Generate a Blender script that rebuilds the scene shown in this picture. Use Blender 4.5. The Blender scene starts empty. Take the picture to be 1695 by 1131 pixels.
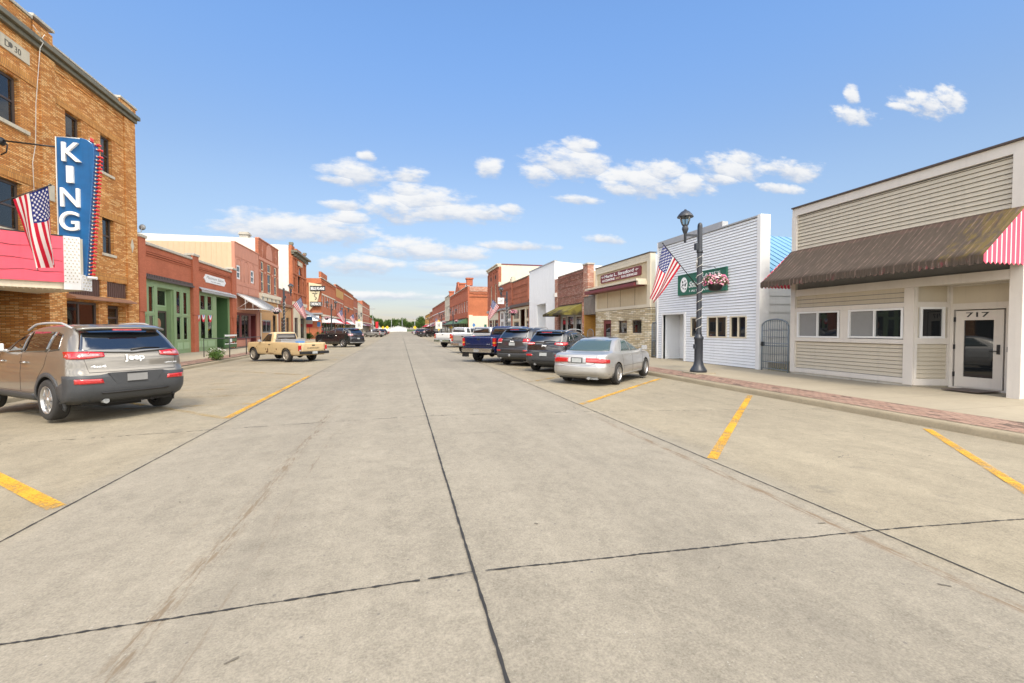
import bpy, bmesh, math, random
from math import sin, cos, pi, radians, sqrt, atan2
from mathutils import Vector, Matrix
D = bpy.data; SC = bpy.context.scene; COL = SC.collection
rnd = random.Random(7)

# ------------------------------------------------------------------ materials
class NT:
    """small node-tree builder"""
    def __init__(s, m):
        m.use_nodes = True; s.t = m.node_tree; s.t.nodes.clear()
        s.out = s.n('ShaderNodeOutputMaterial' if isinstance(m, bpy.types.Material) else 'ShaderNodeOutputWorld')
    def n(s, typ, **kw):
        nd = s.t.nodes.new(typ)
        for k, v in kw.items(): setattr(nd, k, v)
        return nd
    def put(s, sock, v):
        if isinstance(v, bpy.types.NodeSocket): s.t.links.new(v, sock)
        elif v is not None:
            if isinstance(v, (tuple, list)) and len(v) == 3 and sock.type == 'RGBA': v = (*v, 1)
            sock.default_value = v
    def math(s, op, a, b=None, c=None, clamp=False):
        nd = s.n('ShaderNodeMath', operation=op, use_clamp=clamp)
        s.put(nd.inputs[0], a)
        if b is not None: s.put(nd.inputs[1], b)
        if c is not None: s.put(nd.inputs[2], c)
        return nd.outputs[0]
    def mix(s, f, a, b, mode='MIX'):
        nd = s.n('ShaderNodeMix', data_type='RGBA', blend_type=mode)
        s.put(nd.inputs[0], f); s.put(nd.inputs[6], a); s.put(nd.inputs[7], b)
        return nd.outputs[2]
    def ramp(s, v, lo, hi):
        nd = s.n('ShaderNodeMapRange', clamp=True, interpolation_type='SMOOTHSTEP')
        s.put(nd.inputs[0], v); s.put(nd.inputs[1], lo); s.put(nd.inputs[2], hi)
        return nd.outputs[0]
    def pos(s, obj=False):
        return s.n('ShaderNodeTexCoord').outputs['Object'] if obj else s.n('ShaderNodeNewGeometry').outputs['Position']
    def sep(s, v):
        nd = s.n('ShaderNodeSeparateXYZ'); s.put(nd.inputs[0], v); return nd.outputs
    def comb(s, x=0., y=0., z=0.):
        nd = s.n('ShaderNodeCombineXYZ'); s.put(nd.inputs[0], x); s.put(nd.inputs[1], y); s.put(nd.inputs[2], z); return nd.outputs[0]
    def vmul(s, v, m):
        nd = s.n('ShaderNodeVectorMath', operation='MULTIPLY'); s.put(nd.inputs[0], v); nd.inputs[1].default_value = m; return nd.outputs[0]
    def vadd(s, v, m):
        nd = s.n('ShaderNodeVectorMath', operation='ADD'); s.put(nd.inputs[0], v); s.put(nd.inputs[1], m); return nd.outputs[0]
    def noise(s, v, scale, detail=4, rough=.55):
        nd = s.n('ShaderNodeTexNoise'); s.put(nd.inputs['Vector'], v)
        nd.inputs['Scale'].default_value = scale; nd.inputs['Detail'].default_value = detail; nd.inputs['Roughness'].default_value = rough
        return nd.outputs[0]
    def bump(s, h, strength, dist=.01):
        nd = s.n('ShaderNodeBump'); nd.inputs['Strength'].default_value = strength; nd.inputs['Distance'].default_value = dist
        s.put(nd.inputs['Height'], h); return nd.outputs[0]
    def bsdf(s, col, rough=.6, metal=0., spec=.5, normal=None, coat=0., **kw):
        b = s.n('ShaderNodeBsdfPrincipled')
        s.put(b.inputs['Base Color'], col); s.put(b.inputs['Roughness'], rough); s.put(b.inputs['Metallic'], metal)
        s.put(b.inputs['Specular IOR Level'], spec); s.put(b.inputs['Coat Weight'], coat)
        if coat: b.inputs['Coat Roughness'].default_value = .04
        for k, v in kw.items(): s.put(b.inputs[k], v)
        if normal is not None: s.t.links.new(normal, b.inputs['Normal'])
        return b.outputs[0]
    def done(s, sh): s.t.links.new(sh, s.out.inputs[0])

def newmat(name):
    m = D.materials.new(name); return m, NT(m)

def plain(name, col, rough=.6, metal=0., spec=.5, var=.12, vs=2.5, fine=.06, bump=0., bs=40, coat=0., obj=False, streak=0.):
    """paint / metal / plaster with two scales of tonal variation and optional rain streaks"""
    m, t = newmat(name)
    p = t.pos(obj)
    n1 = t.noise(p, vs, 5, .6); n2 = t.noise(p, vs*12, 3, .6)
    f = t.math('ADD', t.math('MULTIPLY', t.math('SUBTRACT', n1, .5), var*3.2), t.math('MULTIPLY', t.math('SUBTRACT', n2, .5), fine*3))
    if streak:
        n3 = t.noise(t.vmul(p, (6, 6, .35)), 1.4, 3, .6)
        f = t.math('SUBTRACT', f, t.math('MULTIPLY', t.ramp(n3, .5, .75), streak))
    v = t.math('ADD', 1., f)
    c = t.n('ShaderNodeVectorMath', operation='SCALE'); c.inputs[0].default_value = col; t.put(c.inputs['Scale'], v)
    nr = t.bump(t.noise(p, bs, 4, .6), bump) if bump else None
    t.done(t.bsdf(c.outputs[0], rough, metal, spec, nr, coat))
    return m

def brick(name, c1, c2, mortar, w=.215, h=.075, ms=.011, stain=.25, bump=.5, dark=None, soot=0.):
    m, t = newmat(name)
    p = t.pos(); x, y, z = t.sep(p)
    v = t.comb(t.math('ADD', x, y), z, 0.)
    b = t.n('ShaderNodeTexBrick', offset=.5)
    t.put(b.inputs['Vector'], v); t.put(b.inputs['Color1'], c1); t.put(b.inputs['Color2'], c2); t.put(b.inputs['Mortar'], mortar)
    b.inputs['Scale'].default_value = 1.; b.inputs['Mortar Size'].default_value = ms; b.inputs['Mortar Smooth'].default_value = .3
    b.inputs['Bias'].default_value = 0.; b.inputs['Brick Width'].default_value = w; b.inputs['Row Height'].default_value = h
    c = b.outputs['Color']
    if dark:
        # odd single bricks of another burn
        vo = t.n('ShaderNodeTexWhiteNoise', noise_dimensions='2D')
        row = t.math('FLOOR', t.math('DIVIDE', z, h))
        col = t.math('FLOOR', t.math('ADD', t.math('DIVIDE', t.math('ADD', x, y), w), t.math('MULTIPLY', t.math('MODULO', row, 2.), .5)))
        t.put(vo.inputs['Vector'], t.comb(col, row, 0.))
        k = t.math('GREATER_THAN', vo.outputs['Value'], .72)
        k = t.math('MULTIPLY', k, t.math('SUBTRACT', 1., b.outputs['Fac']))
        c = t.mix(t.math('MULTIPLY', k, .75), c, dark)
    n1 = t.noise(p, .7, 5, .65)
    sc = t.n('ShaderNodeVectorMath', operation='SCALE'); t.put(sc.inputs[0], c)
    vv = t.math('ADD', 1.-stain*.5, t.math('MULTIPLY', t.ramp(n1, .25, .75), stain))
    n3 = t.noise(t.vmul(p, (5, 5, .3)), 1., 3, .6)
    vv = t.math('MULTIPLY', vv, t.math('SUBTRACT', 1., t.math('MULTIPLY', t.ramp(n3, .55, .8), soot)))
    t.put(sc.inputs['Scale'], vv)
    nr = t.bump(t.math('ADD', t.math('SUBTRACT', 1., b.outputs['Fac']), t.math('MULTIPLY', t.noise(p, 60, 2), .25)), bump, .008)
    t.done(t.bsdf(sc.outputs[0], .88, 0, .25, nr))
    return m

def glass(name, base, mixin, ior=1.55, rough=.02, tint=(.8, .86, .84)):
    """mixin = share of light let through to what stands behind the pane"""
    m, t = newmat(name)
    p = t.pos(True)
    wav = t.bump(t.noise(p, .9, 2, .5), .06, .02)
    b = t.bsdf(base, rough, 0, .5, wav, IOR=ior)
    if mixin:
        tr = t.n('ShaderNodeBsdfTransparent'); t.put(tr.inputs[0], tint)
        fr = t.n('ShaderNodeFresnel'); fr.inputs[0].default_value = 1.42
        gl = t.n('ShaderNodeBsdfGlossy'); gl.inputs['Roughness'].default_value = rough; t.t.links.new(wav, gl.inputs['Normal'])
        a = t.n('ShaderNodeMixShader'); a.inputs[0].default_value = mixin; t.put(a.inputs[1], b); t.put(a.inputs[2], tr.outputs[0])
        c = t.n('ShaderNodeMixShader'); t.put(c.inputs[0], fr.outputs[0]); t.put(c.inputs[1], a.outputs[0]); t.put(c.inputs[2], gl.outputs[0])
        t.done(c.outputs[0])
    else: t.done(b)
    return m

MT = {}
MT['white'] = plain('white_paint', (.69, .69, .68), .5, var=.05, fine=.03, streak=.06)
MT['whitesiding'] = plain('white_siding', (.745, .76, .77), .45, var=.04, fine=.02, streak=.05)
MT['whitemetal'] = plain('white_ribbed_metal', (.72, .735, .745), .4, var=.05, fine=.02, streak=.08)
MT['cream'] = plain('cream_paint', (.62, .555, .425), .6, var=.06, streak=.1)
MT['whiteplaster'] = plain('white_plaster', (.62, .595, .53), .85, var=.12, fine=.12, bump=.25, bs=9, streak=.15)
MT['trimtan'] = plain('trim_greige', (.60, .56, .505), .55, var=.05, fine=.02, streak=.06)
MT['tansiding'] = plain('tan_siding', (.50, .445, .345), .55, var=.05, fine=.03, streak=.08)
MT['tanpanel'] = plain('tan_panel', (.52, .43, .28), .6, var=.06, fine=.03, streak=.1)
MT['tanmetal'] = plain('tan_metal_siding', (.55, .415, .265), .5, var=.05, fine=.02, streak=.1)
MT['pinkpaint'] = plain('salmon_paint', (.50, .225, .15), .75, var=.1, fine=.05, streak=.12)
MT['ochre'] = plain('ochre_paint', (.45, .26, .11), .7, var=.08, fine=.04, streak=.1)
MT['green'] = plain('sage_green_paint', (.20, .285, .145), .5, var=.07, fine=.03, streak=.08)
MT['greendark'] = plain('dark_green_paint', (.055, .12, .045), .5, var=.07)
MT['greenlight'] = plain('light_sage_paint', (.27, .38, .22), .5, var=.06)
MT['maroon'] = plain('maroon_paint', (.16, .028, .03), .5, var=.1)
MT['brownpaint'] = plain('brown_metal_panel', (.105, .058, .045), .5, var=.08)
MT['browndark'] = plain('dark_brown_frame', (.07, .05, .042), .5, var=.1)
MT['copper'] = plain('copper_brown_flashing', (.30, .15, .085), .5, var=.15)
MT['stone'] = plain('cut_limestone', (.50, .45, .35), .85, var=.12, fine=.12, bump=.3, bs=25, streak=.2)
MT['coping'] = plain('concrete_coping', (.43, .40, .34), .9, var=.18, fine=.12, bump=.3, bs=30, streak=.25)
MT['verdigris'] = plain('weathered_green_metal', (.15, .14, .10), .6, var=.2, fine=.1, streak=.25)
MT['blackiron'] = plain('black_iron', (.018, .019, .021), .45, var=.15, spec=.5)
MT['postpaint'] = plain('dark_slate_post_paint', (.028, .032, .040), .4, var=.12)
MT['gatepaint'] = plain('grey_gate_paint', (.17, .205, .235), .45, var=.1)
MT['alu'] = plain('bare_aluminium', (.38, .385, .39), .5, .25, var=.08)
MT['chrome'] = plain('chrome', (.70, .70, .70), .12, 1., var=.04)
MT['greymetal'] = plain('grey_metal', (.30, .31, .31), .5, .3, var=.1)
MT['greyroof'] = plain('grey_roof', (.20, .20, .20), .9, var=.15, bump=.3)
MT['dark'] = plain('dark_interior', (.018, .017, .016), .9, var=.2)
MT['interior'] = plain('interior_wall', (.22, .19, .15), .9, var=.15)
MT['curtain'] = plain('pale_curtain', (.66, .64, .58), .9, var=.08, vs=6)
MT['blindgrey'] = plain('grey_blind', (.22, .22, .215), .8, var=.06)
MT['wood'] = plain('weathered_board', (.20, .17, .14), .85, var=.25, fine=.2, streak=.3)
MT['goldwood'] = plain('gold_painted_board', (.46, .26, .07), .7, var=.12, streak=.15)
MT['lettergrey'] = plain('carved_letter', (.11, .10, .085), .9)
MT['letterblack'] = plain('black_letter', (.015, .015, .015), .5)
MT['letterwhite'] = plain('white_letter', (.82, .82, .80), .4, var=.03)
MT['letterred'] = plain('red_letter', (.55, .05, .05), .5)
MT['signcream'] = plain('cream_sign_face', (.60, .52, .335), .5, var=.05, streak=.08)
MT['signblue'] = plain('blue_sign_enamel', (.008, .098, .27), .3, var=.2, fine=.04, coat=.3, streak=.18)
MT['signpink'] = plain('pink_letter_board', (.80, .085, .135), .5, var=.06, fine=.02, streak=.08)
MT['signgreen'] = plain('green_sign_face', (.018, .12, .075), .45, var=.06)
MT['bulbred'] = plain('red_bulb', (.60, .02, .02), .2, coat=.4)
MT['bulbwhite'] = plain('frosted_bulb', (.50, .45, .34), .25, coat=.3)
MT['blueroof'] = plain('blue_metal_roof', (.17, .33, .47), .4, var=.05, streak=.06)
MT['red'] = plain('red_fabric', (.55, .02, .03), .7)
MT['yellowsign'] = plain('yellow_sign', (.80, .52, .02), .5)
MT['bluesign'] = plain('blue_sign', (.08, .24, .55), .5)
MT['lapshade'] = plain('grey_lap_shade', (.20, .20, .20), .9, var=.1)  # wall behind the clapboards: shade of the board gaps put into its grey
MT['thread'] = plain('white_cable', (.62, .60, .55), .6)

MT['b_theatre'] = brick('ochre_face_brick', (.66, .30, .085), (.46, .165, .04), (.20, .12, .06), .30, .066, .010, .3, .6, dark=(.80, .48, .20), soot=.15)
MT['b_soldier'] = brick('ochre_soldier_brick', (.58, .28, .08), (.44, .19, .05), (.24, .14, .07), .085, .30, .009, .25, .5)
MT['b_red'] = brick('red_brick', (.38, .12, .068), (.30, .09, .052), (.30, .15, .10), .215, .072, .008, .3, .4, soot=.2)
MT['b_redpaint'] = brick('red_painted_brick', (.42, .135, .072), (.37, .115, .062), (.28, .085, .048), .215, .072, .006, .22, .3, soot=.15)
MT['b_orange'] = brick('orange_brick', (.43, .145, .07), (.36, .118, .057), (.36, .13, .06), .215, .072, .007, .22, .3, soot=.12)
MT['b_dark'] = brick('dark_mixed_brick', (.29, .10, .065), (.20, .068, .052), (.25, .19, .15), .215, .075, .011, .4, .5, dark=(.34, .20, .15), soot=.2)
MT['b_brown'] = brick('brown_red_brick', (.42, .14, .072), (.34, .105, .055), (.25, .13, .09), .215, .072, .008, .35, .4, soot=.25)
MT['b_mott'] = brick('mottled_pier_brick', (.38, .12, .065), (.30, .09, .05), (.42, .32, .25), .215, .075, .013, .3, .5, dark=(.50, .36, .28))
MT['b_gold'] = brick('gold_brick', (.50, .27, .06), (.42, .22, .05), (.34, .2, .07), .215, .072, .008, .2, .3)
MT['b_stone'] = brick('stacked_ledge_stone', (.62, .53, .355), (.46, .37, .225), (.17, .135, .085), .55, .105, .012, .5, .9, dark=(.74, .68, .53), soot=.12)

MT['g_dark'] = glass('dark_window_glass', (.012, .014, .016), 0)
MT['g_clear'] = glass('clear_window_glass', (.015, .017, .018), .85)
MT['g_half'] = glass('smoky_window_glass', (.015, .017, .018), .45)
MT['g_car'] = glass('tinted_car_glass', (.006, .008, .010), 0, 2.3, .012)
MT['g_sedan'] = glass('pale_car_glass', (.02, .03, .03), .55, 1.55, .015, (.62, .74, .70))

# ------------------------------------------------------------------ objects
def tag(o, label=None, cat=None, group=None, kind=None):
    if label: o['label'] = label
    if cat: o['category'] = cat
    if group: o['group'] = group
    if kind: o['kind'] = kind
    return o

def thing(name, label, cat, loc=(0, 0, 0), rz=0., group=None):
    o = D.objects.new(name, None); COL.objects.link(o)
    o.empty_display_size = .3
    o.location = loc; o.rotation_euler = (0, 0, rz)
    return tag(o, label, cat, group)

def root_of(o):
    while o.parent: o = o.parent
    return o

class MB:
    """collects faces, then links them as ONE mesh object"""
    def __init__(s): s.v = []; s.f = []; s.uv = {}; s.smooth = set()
    def add(s, vs, fs, smooth=False):
        k = len(s.v); s.v += [tuple(v) for v in vs]
        for f in fs:
            if smooth: s.smooth.add(len(s.f))
            s.f.append(tuple(k+i for i in f))
        return s
    def box(s, x0, x1, y0, y1, z0, z1):
        if x0 > x1: x0, x1 = x1, x0
        if y0 > y1: y0, y1 = y1, y0
        if z0 > z1: z0, z1 = z1, z0
        vs = [(x, y, z) for z in (z0, z1) for y in (y0, y1) for x in (x0, x1)]
        return s.add(vs, [(0, 2, 3, 1), (4, 5, 7, 6), (0, 1, 5, 4), (2, 6, 7, 3), (0, 4, 6, 2), (1, 3, 7, 5)])
    def prism(s, pts, axis, a0, a1):
        """polygon pts in the two other axes, extruded along axis from a0 to a1"""
        n = len(pts)
        def mk(p, a):
            if axis == 'x': return (a, p[0], p[1])
            if axis == 'y': return (p[0], a, p[1])
            return (p[0], p[1], a)
        vs = [mk(p, a0) for p in pts]+[mk(p, a1) for p in pts]
        fs = [tuple(range(n)), tuple(range(2*n-1, n-1, -1))]+[(i, i+n, (i+1) % n+n, (i+1) % n) for i in range(n)]
        return s.add(vs, fs)
    def tube(s, pts, r, n=8, smooth=True, cap=True):
        pts = [Vector(p) for p in pts]; rr = r if isinstance(r, (list, tuple)) else [r]*len(pts)
        rings = []; up0 = None
        for i, p in enumerate(pts):
            d = (pts[min(i+1, len(pts)-1)]-pts[max(i-1, 0)]).normalized()
            if up0 is None:
                up0 = Vector((0, 0, 1)) if abs(d.z) < .9 else Vector((1, 0, 0))
            a = d.cross(up0)
            if a.length < 1e-4: a = d.cross(Vector((0, 1, 0)))
            a.normalize(); b = a.cross(d); b.normalize(); up0 = b
            rings.append([p+(a*cos(2*pi*k/n)+b*sin(2*pi*k/n))*rr[i] for k in range(n)])
        vs = [v for ring in rings for v in ring]
        fs = [(i*n+k, i*n+(k+1) % n, (i+1)*n+(k+1) % n, (i+1)*n+k) for i in range(len(pts)-1) for k in range(n)]
        s.add(vs, fs, smooth)
        if cap:
            k = len(s.v)-len(vs)
            s.f.append(tuple(range(k+n-1, k-1, -1))); m = k+(len(pts)-1)*n; s.f.append(tuple(range(m, m+n)))
        return s
    def lathe(s, prof, c=(0, 0, 0), n=16, axis='z', smooth=True, closed=False, cap=True):
        """prof: (radius, height) pairs"""
        vs = []
        for r, h in prof:
            for k in range(n):
                a = 2*pi*k/n; x, y = r*cos(a), r*sin(a)
                if axis == 'z': vs.append((c[0]+x, c[1]+y, c[2]+h))
                elif axis == 'y': vs.append((c[0]+x, c[1]+h, c[2]+y))
                else: vs.append((c[0]+h, c[1]+x, c[2]+y))
        m = len(prof)
        fs = [(i*n+k, i*n+(k+1) % n, ((i+1) % m)*n+(k+1) % n, ((i+1) % m)*n+k) for i in range(m if closed else m-1) for k in range(n)]
        s.add(vs, fs, smooth)
        if cap and not closed:
            k = len(s.v)-len(vs)
            if prof[0][0] > 1e-4: s.f.append(tuple(range(k, k+n)))
            if prof[-1][0] > 1e-4: s.f.append(tuple(range(k+(m-1)*n, k+m*n)))
        return s
    def grid(s, pt, nu, nv, thick=0., smooth=True, uv=False):
        """pt(u,v) in 0..1 -> point; thick>0 makes a closed slab along -normal"""
        base = len(s.v)
        P = [[Vector(pt(i/nu, j/nv)) for i in range(nu+1)] for j in range(nv+1)]
        vs = [P[j][i] for j in range(nv+1) for i in range(nu+1)]
        w = nu+1; fs = [(j*w+i, j*w+i+1, (j+1)*w+i+1, (j+1)*w+i) for j in range(nv) for i in range(nu)]
        if thick:
            def nor(i, j):
                a = P[j][min(i+1, nu)]-P[j][max(i-1, 0)]; b = P[min(j+1, nv)][i]-P[max(j-1, 0)][i]
                c = a.cross(b); return c.normalized() if c.length > 1e-9 else Vector((0, 0, 1))
            k = len(vs); vs = vs+[P[j][i]-nor(i, j)*thick for j in range(nv+1) for i in range(nu+1)]
            fs = fs+[tuple(reversed([q+k for q in f])) for f in list(fs)]
            rim = [i for i in range(nu)]+[]
            for i in range(nu):
                fs.append((i, i+k, i+1+k, i+1)); o = nv*w; fs.append((o+i+1, o+i+1+k, o+i+k, o+i))
            for j in range(nv):
                fs.append(((j+1)*w, (j+1)*w+k, j*w+k, j*w)); fs.append((j*w+nu, j*w+nu+k, (j+1)*w+nu+k, (j+1)*w+nu))
        s.add(vs, fs, smooth)
        if uv:
            m = (nu+1)*(nv+1)
            for q in range(len(vs)):
                r = q % m; s.uv[base+q] = ((r % w)/nu, (r//w)/nv)
        return s
    def build(s, name, mat, parent=None, world=True, bevel=0., recalc=True, ms=None):
        me = D.meshes.new(name)
        vs = s.v
        if parent is not None and world:
            ox = Vector(root_of(parent).location); vs = [(v[0]-ox.x, v[1]-ox.y, v[2]-ox.z) for v in vs]
        me.from_pydata(vs, [], s.f)
        for i in s.smooth: me.polygons[i].use_smooth = True
        if s.uv:
            ul = me.uv_layers.new(name='uv')
            for lp in me.loops: ul.data[lp.index].uv = s.uv.get(lp.vertex_index, (0, 0))
        if recalc:
            bm = bmesh.new(); bm.from_mesh(me); bmesh.ops.recalc_face_normals(bm, faces=bm.faces); bm.to_mesh(me); bm.free()
        me.materials.append(MT[mat] if isinstance(mat, str) else mat)
        o = D.objects.new(name, me); COL.objects.link(o)
        if parent is not None: o.parent = parent
        if bevel:
            b = o.modifiers.new('bevel', 'BEVEL'); b.width = bevel; b.segments = 2; b.limit_method = 'ANGLE'; b.angle_limit = radians(40)
        return o

def text_mesh(s, body, h, extrude=.012, bold=0., shear=0., w=None):
    """letters as mesh data in the XY plane, baseline-left at the origin, cap height h"""
    cu = D.curves.new('lettering', 'FONT'); cu.body = body; cu.size = 1; cu.extrude = .001
    cu.offset = bold; cu.shear = shear
    o = D.objects.new('lettering', cu); COL.objects.link(o)
    dg = bpy.context.evaluated_depsgraph_get(); me = D.meshes.new_from_object(o.evaluated_get(dg))
    D.objects.remove(o); D.curves.remove(cu)
    xs = [v.co.x for v in me.vertices]; ys = [v.co.y for v in me.vertices]
    x0, x1 = min(xs), max(xs); capy = .73
    k = h/capy; kx = (w/(x1-x0)) if w else k
    vs = [((v.co.x-x0)*kx, v.co.y*k, extrude if v.co.z > 0 else 0.) for v in me.vertices]
    fs = [tuple(p.vertices) for p in me.polygons]
    D.meshes.remove(me)
    return vs, fs, (x1-x0)*kx

def lettering(name, body, h, org, right, up, mat, parent, extrude=.012, w=None, center=False, bold=0., shear=0., mb=None):
    vs, fs, ww = text_mesh(None, body, h, extrude, bold, shear, w)
    org = Vector(org); r = Vector(right).normalized(); u = Vector(up).normalized(); n = r.cross(u)
    if center: org = org-r*(ww/2)
    m = mb or MB()
    m.add([org+r*v[0]+u*v[1]+n*v[2] for v in vs], fs)
    if mb is not None: return m
    return m.build(name, mat, parent, recalc=False)

def copy_tree(o, parent=None):
    c = o.copy(); COL.objects.link(c)
    if parent is not None: c.parent = parent
    for ch in list(o.children): copy_tree(ch, c)
    return c
# ------------------------------------------------------------------ camera, sun, sky
cam = D.cameras.new('camera'); camo = D.objects.new('camera', cam); COL.objects.link(camo)
cam.sensor_width = 36; cam.lens = 16.0; cam.clip_end = 6000; cam.clip_start = .05
camo.location = (0, 0, 1.6); camo.rotation_euler = (radians(90-1.56), 0, radians(-13.77))
SC.camera = camo
SUNV = Vector((-.06, -.64, .765)).normalized()
su = D.lights.new('sun', 'SUN'); su.energy = 1.9; su.angle = radians(11); su.color = (1, .88, .72)
suo = D.objects.new('sun', su); COL.objects.link(suo); suo.rotation_euler = SUNV.to_track_quat('Z', 'Y').to_euler()
SC.view_settings.view_transform = 'Standard'; SC.view_settings.look = 'None'
SC.view_settings.exposure = .72; SC.view_settings.gamma = 1

CLOUDS = [(0.048,0.274,0.091,0.0282),(-0.014,0.255,0.056,0.0253),(0.093,0.255,0.12,0.0208),(0.023,0.292,0.044,0.0179),(0.18,0.254,0.069,0.0133),(0.242,0.267,0.025,0.0121),(-0.086,0.322,0.06,0.0211),(-0.065,0.36,0.016,0.0112),(-0.122,0.307,0.041,0.0074),(0.021,0.327,0.032,0.0153),(-0.259,0.204,0.078,0.0191),(-0.192,0.205,0.069,0.017),(-0.123,0.205,0.059,0.0198),(-0.105,0.228,0.042,0.0149),(0.193,0.358,0.027,0.0199),(0.378,0.383,0.083,0.0303),(0.43,0.388,0.049,0.0251),(0.411,0.425,0.039,0.018),(0.312,0.351,0.041,0.0204),(0.563,0.356,0.099,0.0317),(0.62,0.38,0.067,0.0262),(0.696,0.359,0.066,0.0237),(0.516,0.338,0.056,0.02),(0.817,0.409,0.091,0.0303),(0.849,0.43,0.048,0.0198),(0.782,0.378,0.062,0.0151),(1.003,0.417,0.094,0.022),(0.965,0.368,0.067,0.011),(1.203,0.582,0.067,0.0211),(1.198,0.638,0.023,0.0242),(1.47,0.645,0.098,0.0306),(1.551,0.667,0.062,0.031),(1.38,0.625,0.049,0.01),(0.035,0.171,0.08,0.0154),(-0.009,0.163,0.05,0.0102),(0.132,0.166,0.057,0.0105),(-0.076,0.136,0.073,0.0125),(0.093,0.135,0.06,0.0092),(0.263,0.188,0.079,0.0068),(0.473,0.212,0.041,0.0071),(-0.111,0.255,0.036,0.0099),(0.405,0.301,0.052,0.0084),(-0.052,0.07,0.113,0.0063),(0.179,0.121,0.097,0.0067),]
w = D.worlds.new('World'); SC.world = w; t = NT(w)
sky = t.n('ShaderNodeTexSky', sky_type='NISHITA'); sky.sun_disc = False
sky.sun_elevation = math.asin(SUNV.z); sky.sun_rotation = atan2(SUNV.x, SUNV.y)
sky.altitude = 200; sky.air_density = 1.0; sky.dust_density = .7; sky.ozone_density = 3.5
dr = t.n('ShaderNodeTexCoord').outputs['Generated']; sx, sy, sz = t.sep(dr)
ys = t.math('MAXIMUM', sy, .02)
P2 = t.comb(t.math('DIVIDE', sx, ys), t.math('DIVIDE', sz, ys), 0.)
nz = t.n('ShaderNodeTexNoise'); t.put(nz.inputs['Vector'], t.vmul(P2, (14, 34, 1))); nz.inputs['Scale'].default_value = 1; nz.inputs['Detail'].default_value = 7; nz.inputs['Roughness'].default_value = .62
nz2 = t.n('ShaderNodeTexNoise'); t.put(nz2.inputs['Vector'], t.vmul(P2, (40, 70, 1))); nz2.inputs['Scale'].default_value = 1; nz2.inputs['Detail'].default_value = 4
mx = None; sh = None
for cx_, cz_, ra, rb in CLOUDS:
    Pi = P2
    if mx is not None:      # chained so that only one blob is evaluated at a time
        ch = t.n('ShaderNodeVectorMath', operation='MULTIPLY_ADD'); t.put(ch.inputs[0], mx); ch.inputs[1].default_value = (1e-7, 1e-7, 1e-7); t.put(ch.inputs[2], P2); Pi = ch.outputs[0]
    q = t.n('ShaderNodeVectorMath', operation='MULTIPLY_ADD'); t.put(q.inputs[0], Pi)
    ka, kb = (1.42, 1.55) if cz_ > .22 else (1.5, 2.0)
    q.inputs[1].default_value = (1/(ra*ka), 1/(rb*kb), 0); q.inputs[2].default_value = (-cx_/(ra*ka), -cz_/(rb*kb), 0)
    dd = t.n('ShaderNodeVectorMath', operation='DOT_PRODUCT'); t.put(dd.inputs[0], q.outputs[0]); t.put(dd.inputs[1], q.outputs[0])
    r = t.math('SUBTRACT', 1., dd.outputs['Value'])
    rel = t.sep(q.outputs[0])[1]
    if mx is None: mx, sh = r, rel
    else:
        k = t.math('GREATER_THAN', r, mx)
        sh = t.math('ADD', sh, t.math('MULTIPLY', k, t.math('SUBTRACT', rel, sh)))
        mx = t.math('MAXIMUM', r, mx)
den = t.math('ADD', t.math('MAXIMUM', mx, -1.5), t.math('MULTIPLY', t.math('SUBTRACT', nz.outputs[0], .5), 2.6))
den = t.math('ADD', den, t.math('MULTIPLY', t.math('SUBTRACT', nz2.outputs[0], .5), .8))
front = t.ramp(den, .05, 1.0)
front = t.math('MULTIPLY', front, t.math('GREATER_THAN', sy, .03))
# unseen sky behind and beside: broken fair-weather cloud, brightened to light the facades
zz = t.math('ADD', t.math('MAXIMUM', sz, .0), .18)
Q = t.comb(t.math('DIVIDE', sx, zz), t.math('DIVIDE', sy, zz), 0.)
nb = t.noise(Q, 1.5, 7, .58)
back = t.math('MULTIPLY', t.ramp(nb, .40, .56), t.ramp(sy, .32, .02))
# high thin veil along the horizon
veil = t.math('MULTIPLY', t.ramp(t.noise(t.vmul(P2, (5, 60, 1)), 1, 4, .5), .45, .75), t.math('MULTIPLY', t.ramp(sz, .20, .03), .55))
al = t.math('MAXIMUM', t.math('MAXIMUM', t.math('MULTIPLY', front, .97), back), veil, clamp=True)
lit = t.ramp(t.math('ADD', sh, t.math('MULTIPLY', t.math('SUBTRACT', nz.outputs[0], .5), 2.6)), -1.0, .55)
ccol = t.mix(lit, (.58, .65, .78), (.98, .985, .99))
b1 = t.n('ShaderNodeBackground'); b2 = t.n('ShaderNodeBackground')
tint = t.n('ShaderNodeMix', data_type='RGBA', blend_type='MULTIPLY'); tint.inputs[0].default_value = 1.
t.put(tint.inputs[6], sky.outputs[0]); t.put(tint.inputs[7], t.mix(t.ramp(sz, .22, .60), t.mix(t.ramp(sz, -.02, .30), (.57, .49, .48), (1.06, .945, .85)), (1.14, 1.30, 1.40)))
t.put(b1.inputs[0], tint.outputs[2]); b1.inputs[1].default_value = .13
t.put(b2.inputs[0], t.mix(back, ccol, (1.0, .95, .88))); t.put(b2.inputs[1], t.math('ADD', .59, t.math('MULTIPLY', back, 2.3)))
ms = t.n('ShaderNodeMixShader'); t.put(ms.inputs[0], al); t.put(ms.inputs[1], b1.outputs[0]); t.put(ms.inputs[2], b2.outputs[0])
t.done(ms.outputs[0])

# ------------------------------------------------------------------ ground, street, sidewalks
def gz(x):
    a = abs(x-.46); return -(.016*a+.0007*a*a)
CURB = 9.4; ZC = gz(CURB)+.14
def wz(x):
    "sidewalk height at |x|"
    return ZC+(abs(x)-CURB)*(-.0-ZC)/(14.2-CURB)

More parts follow.
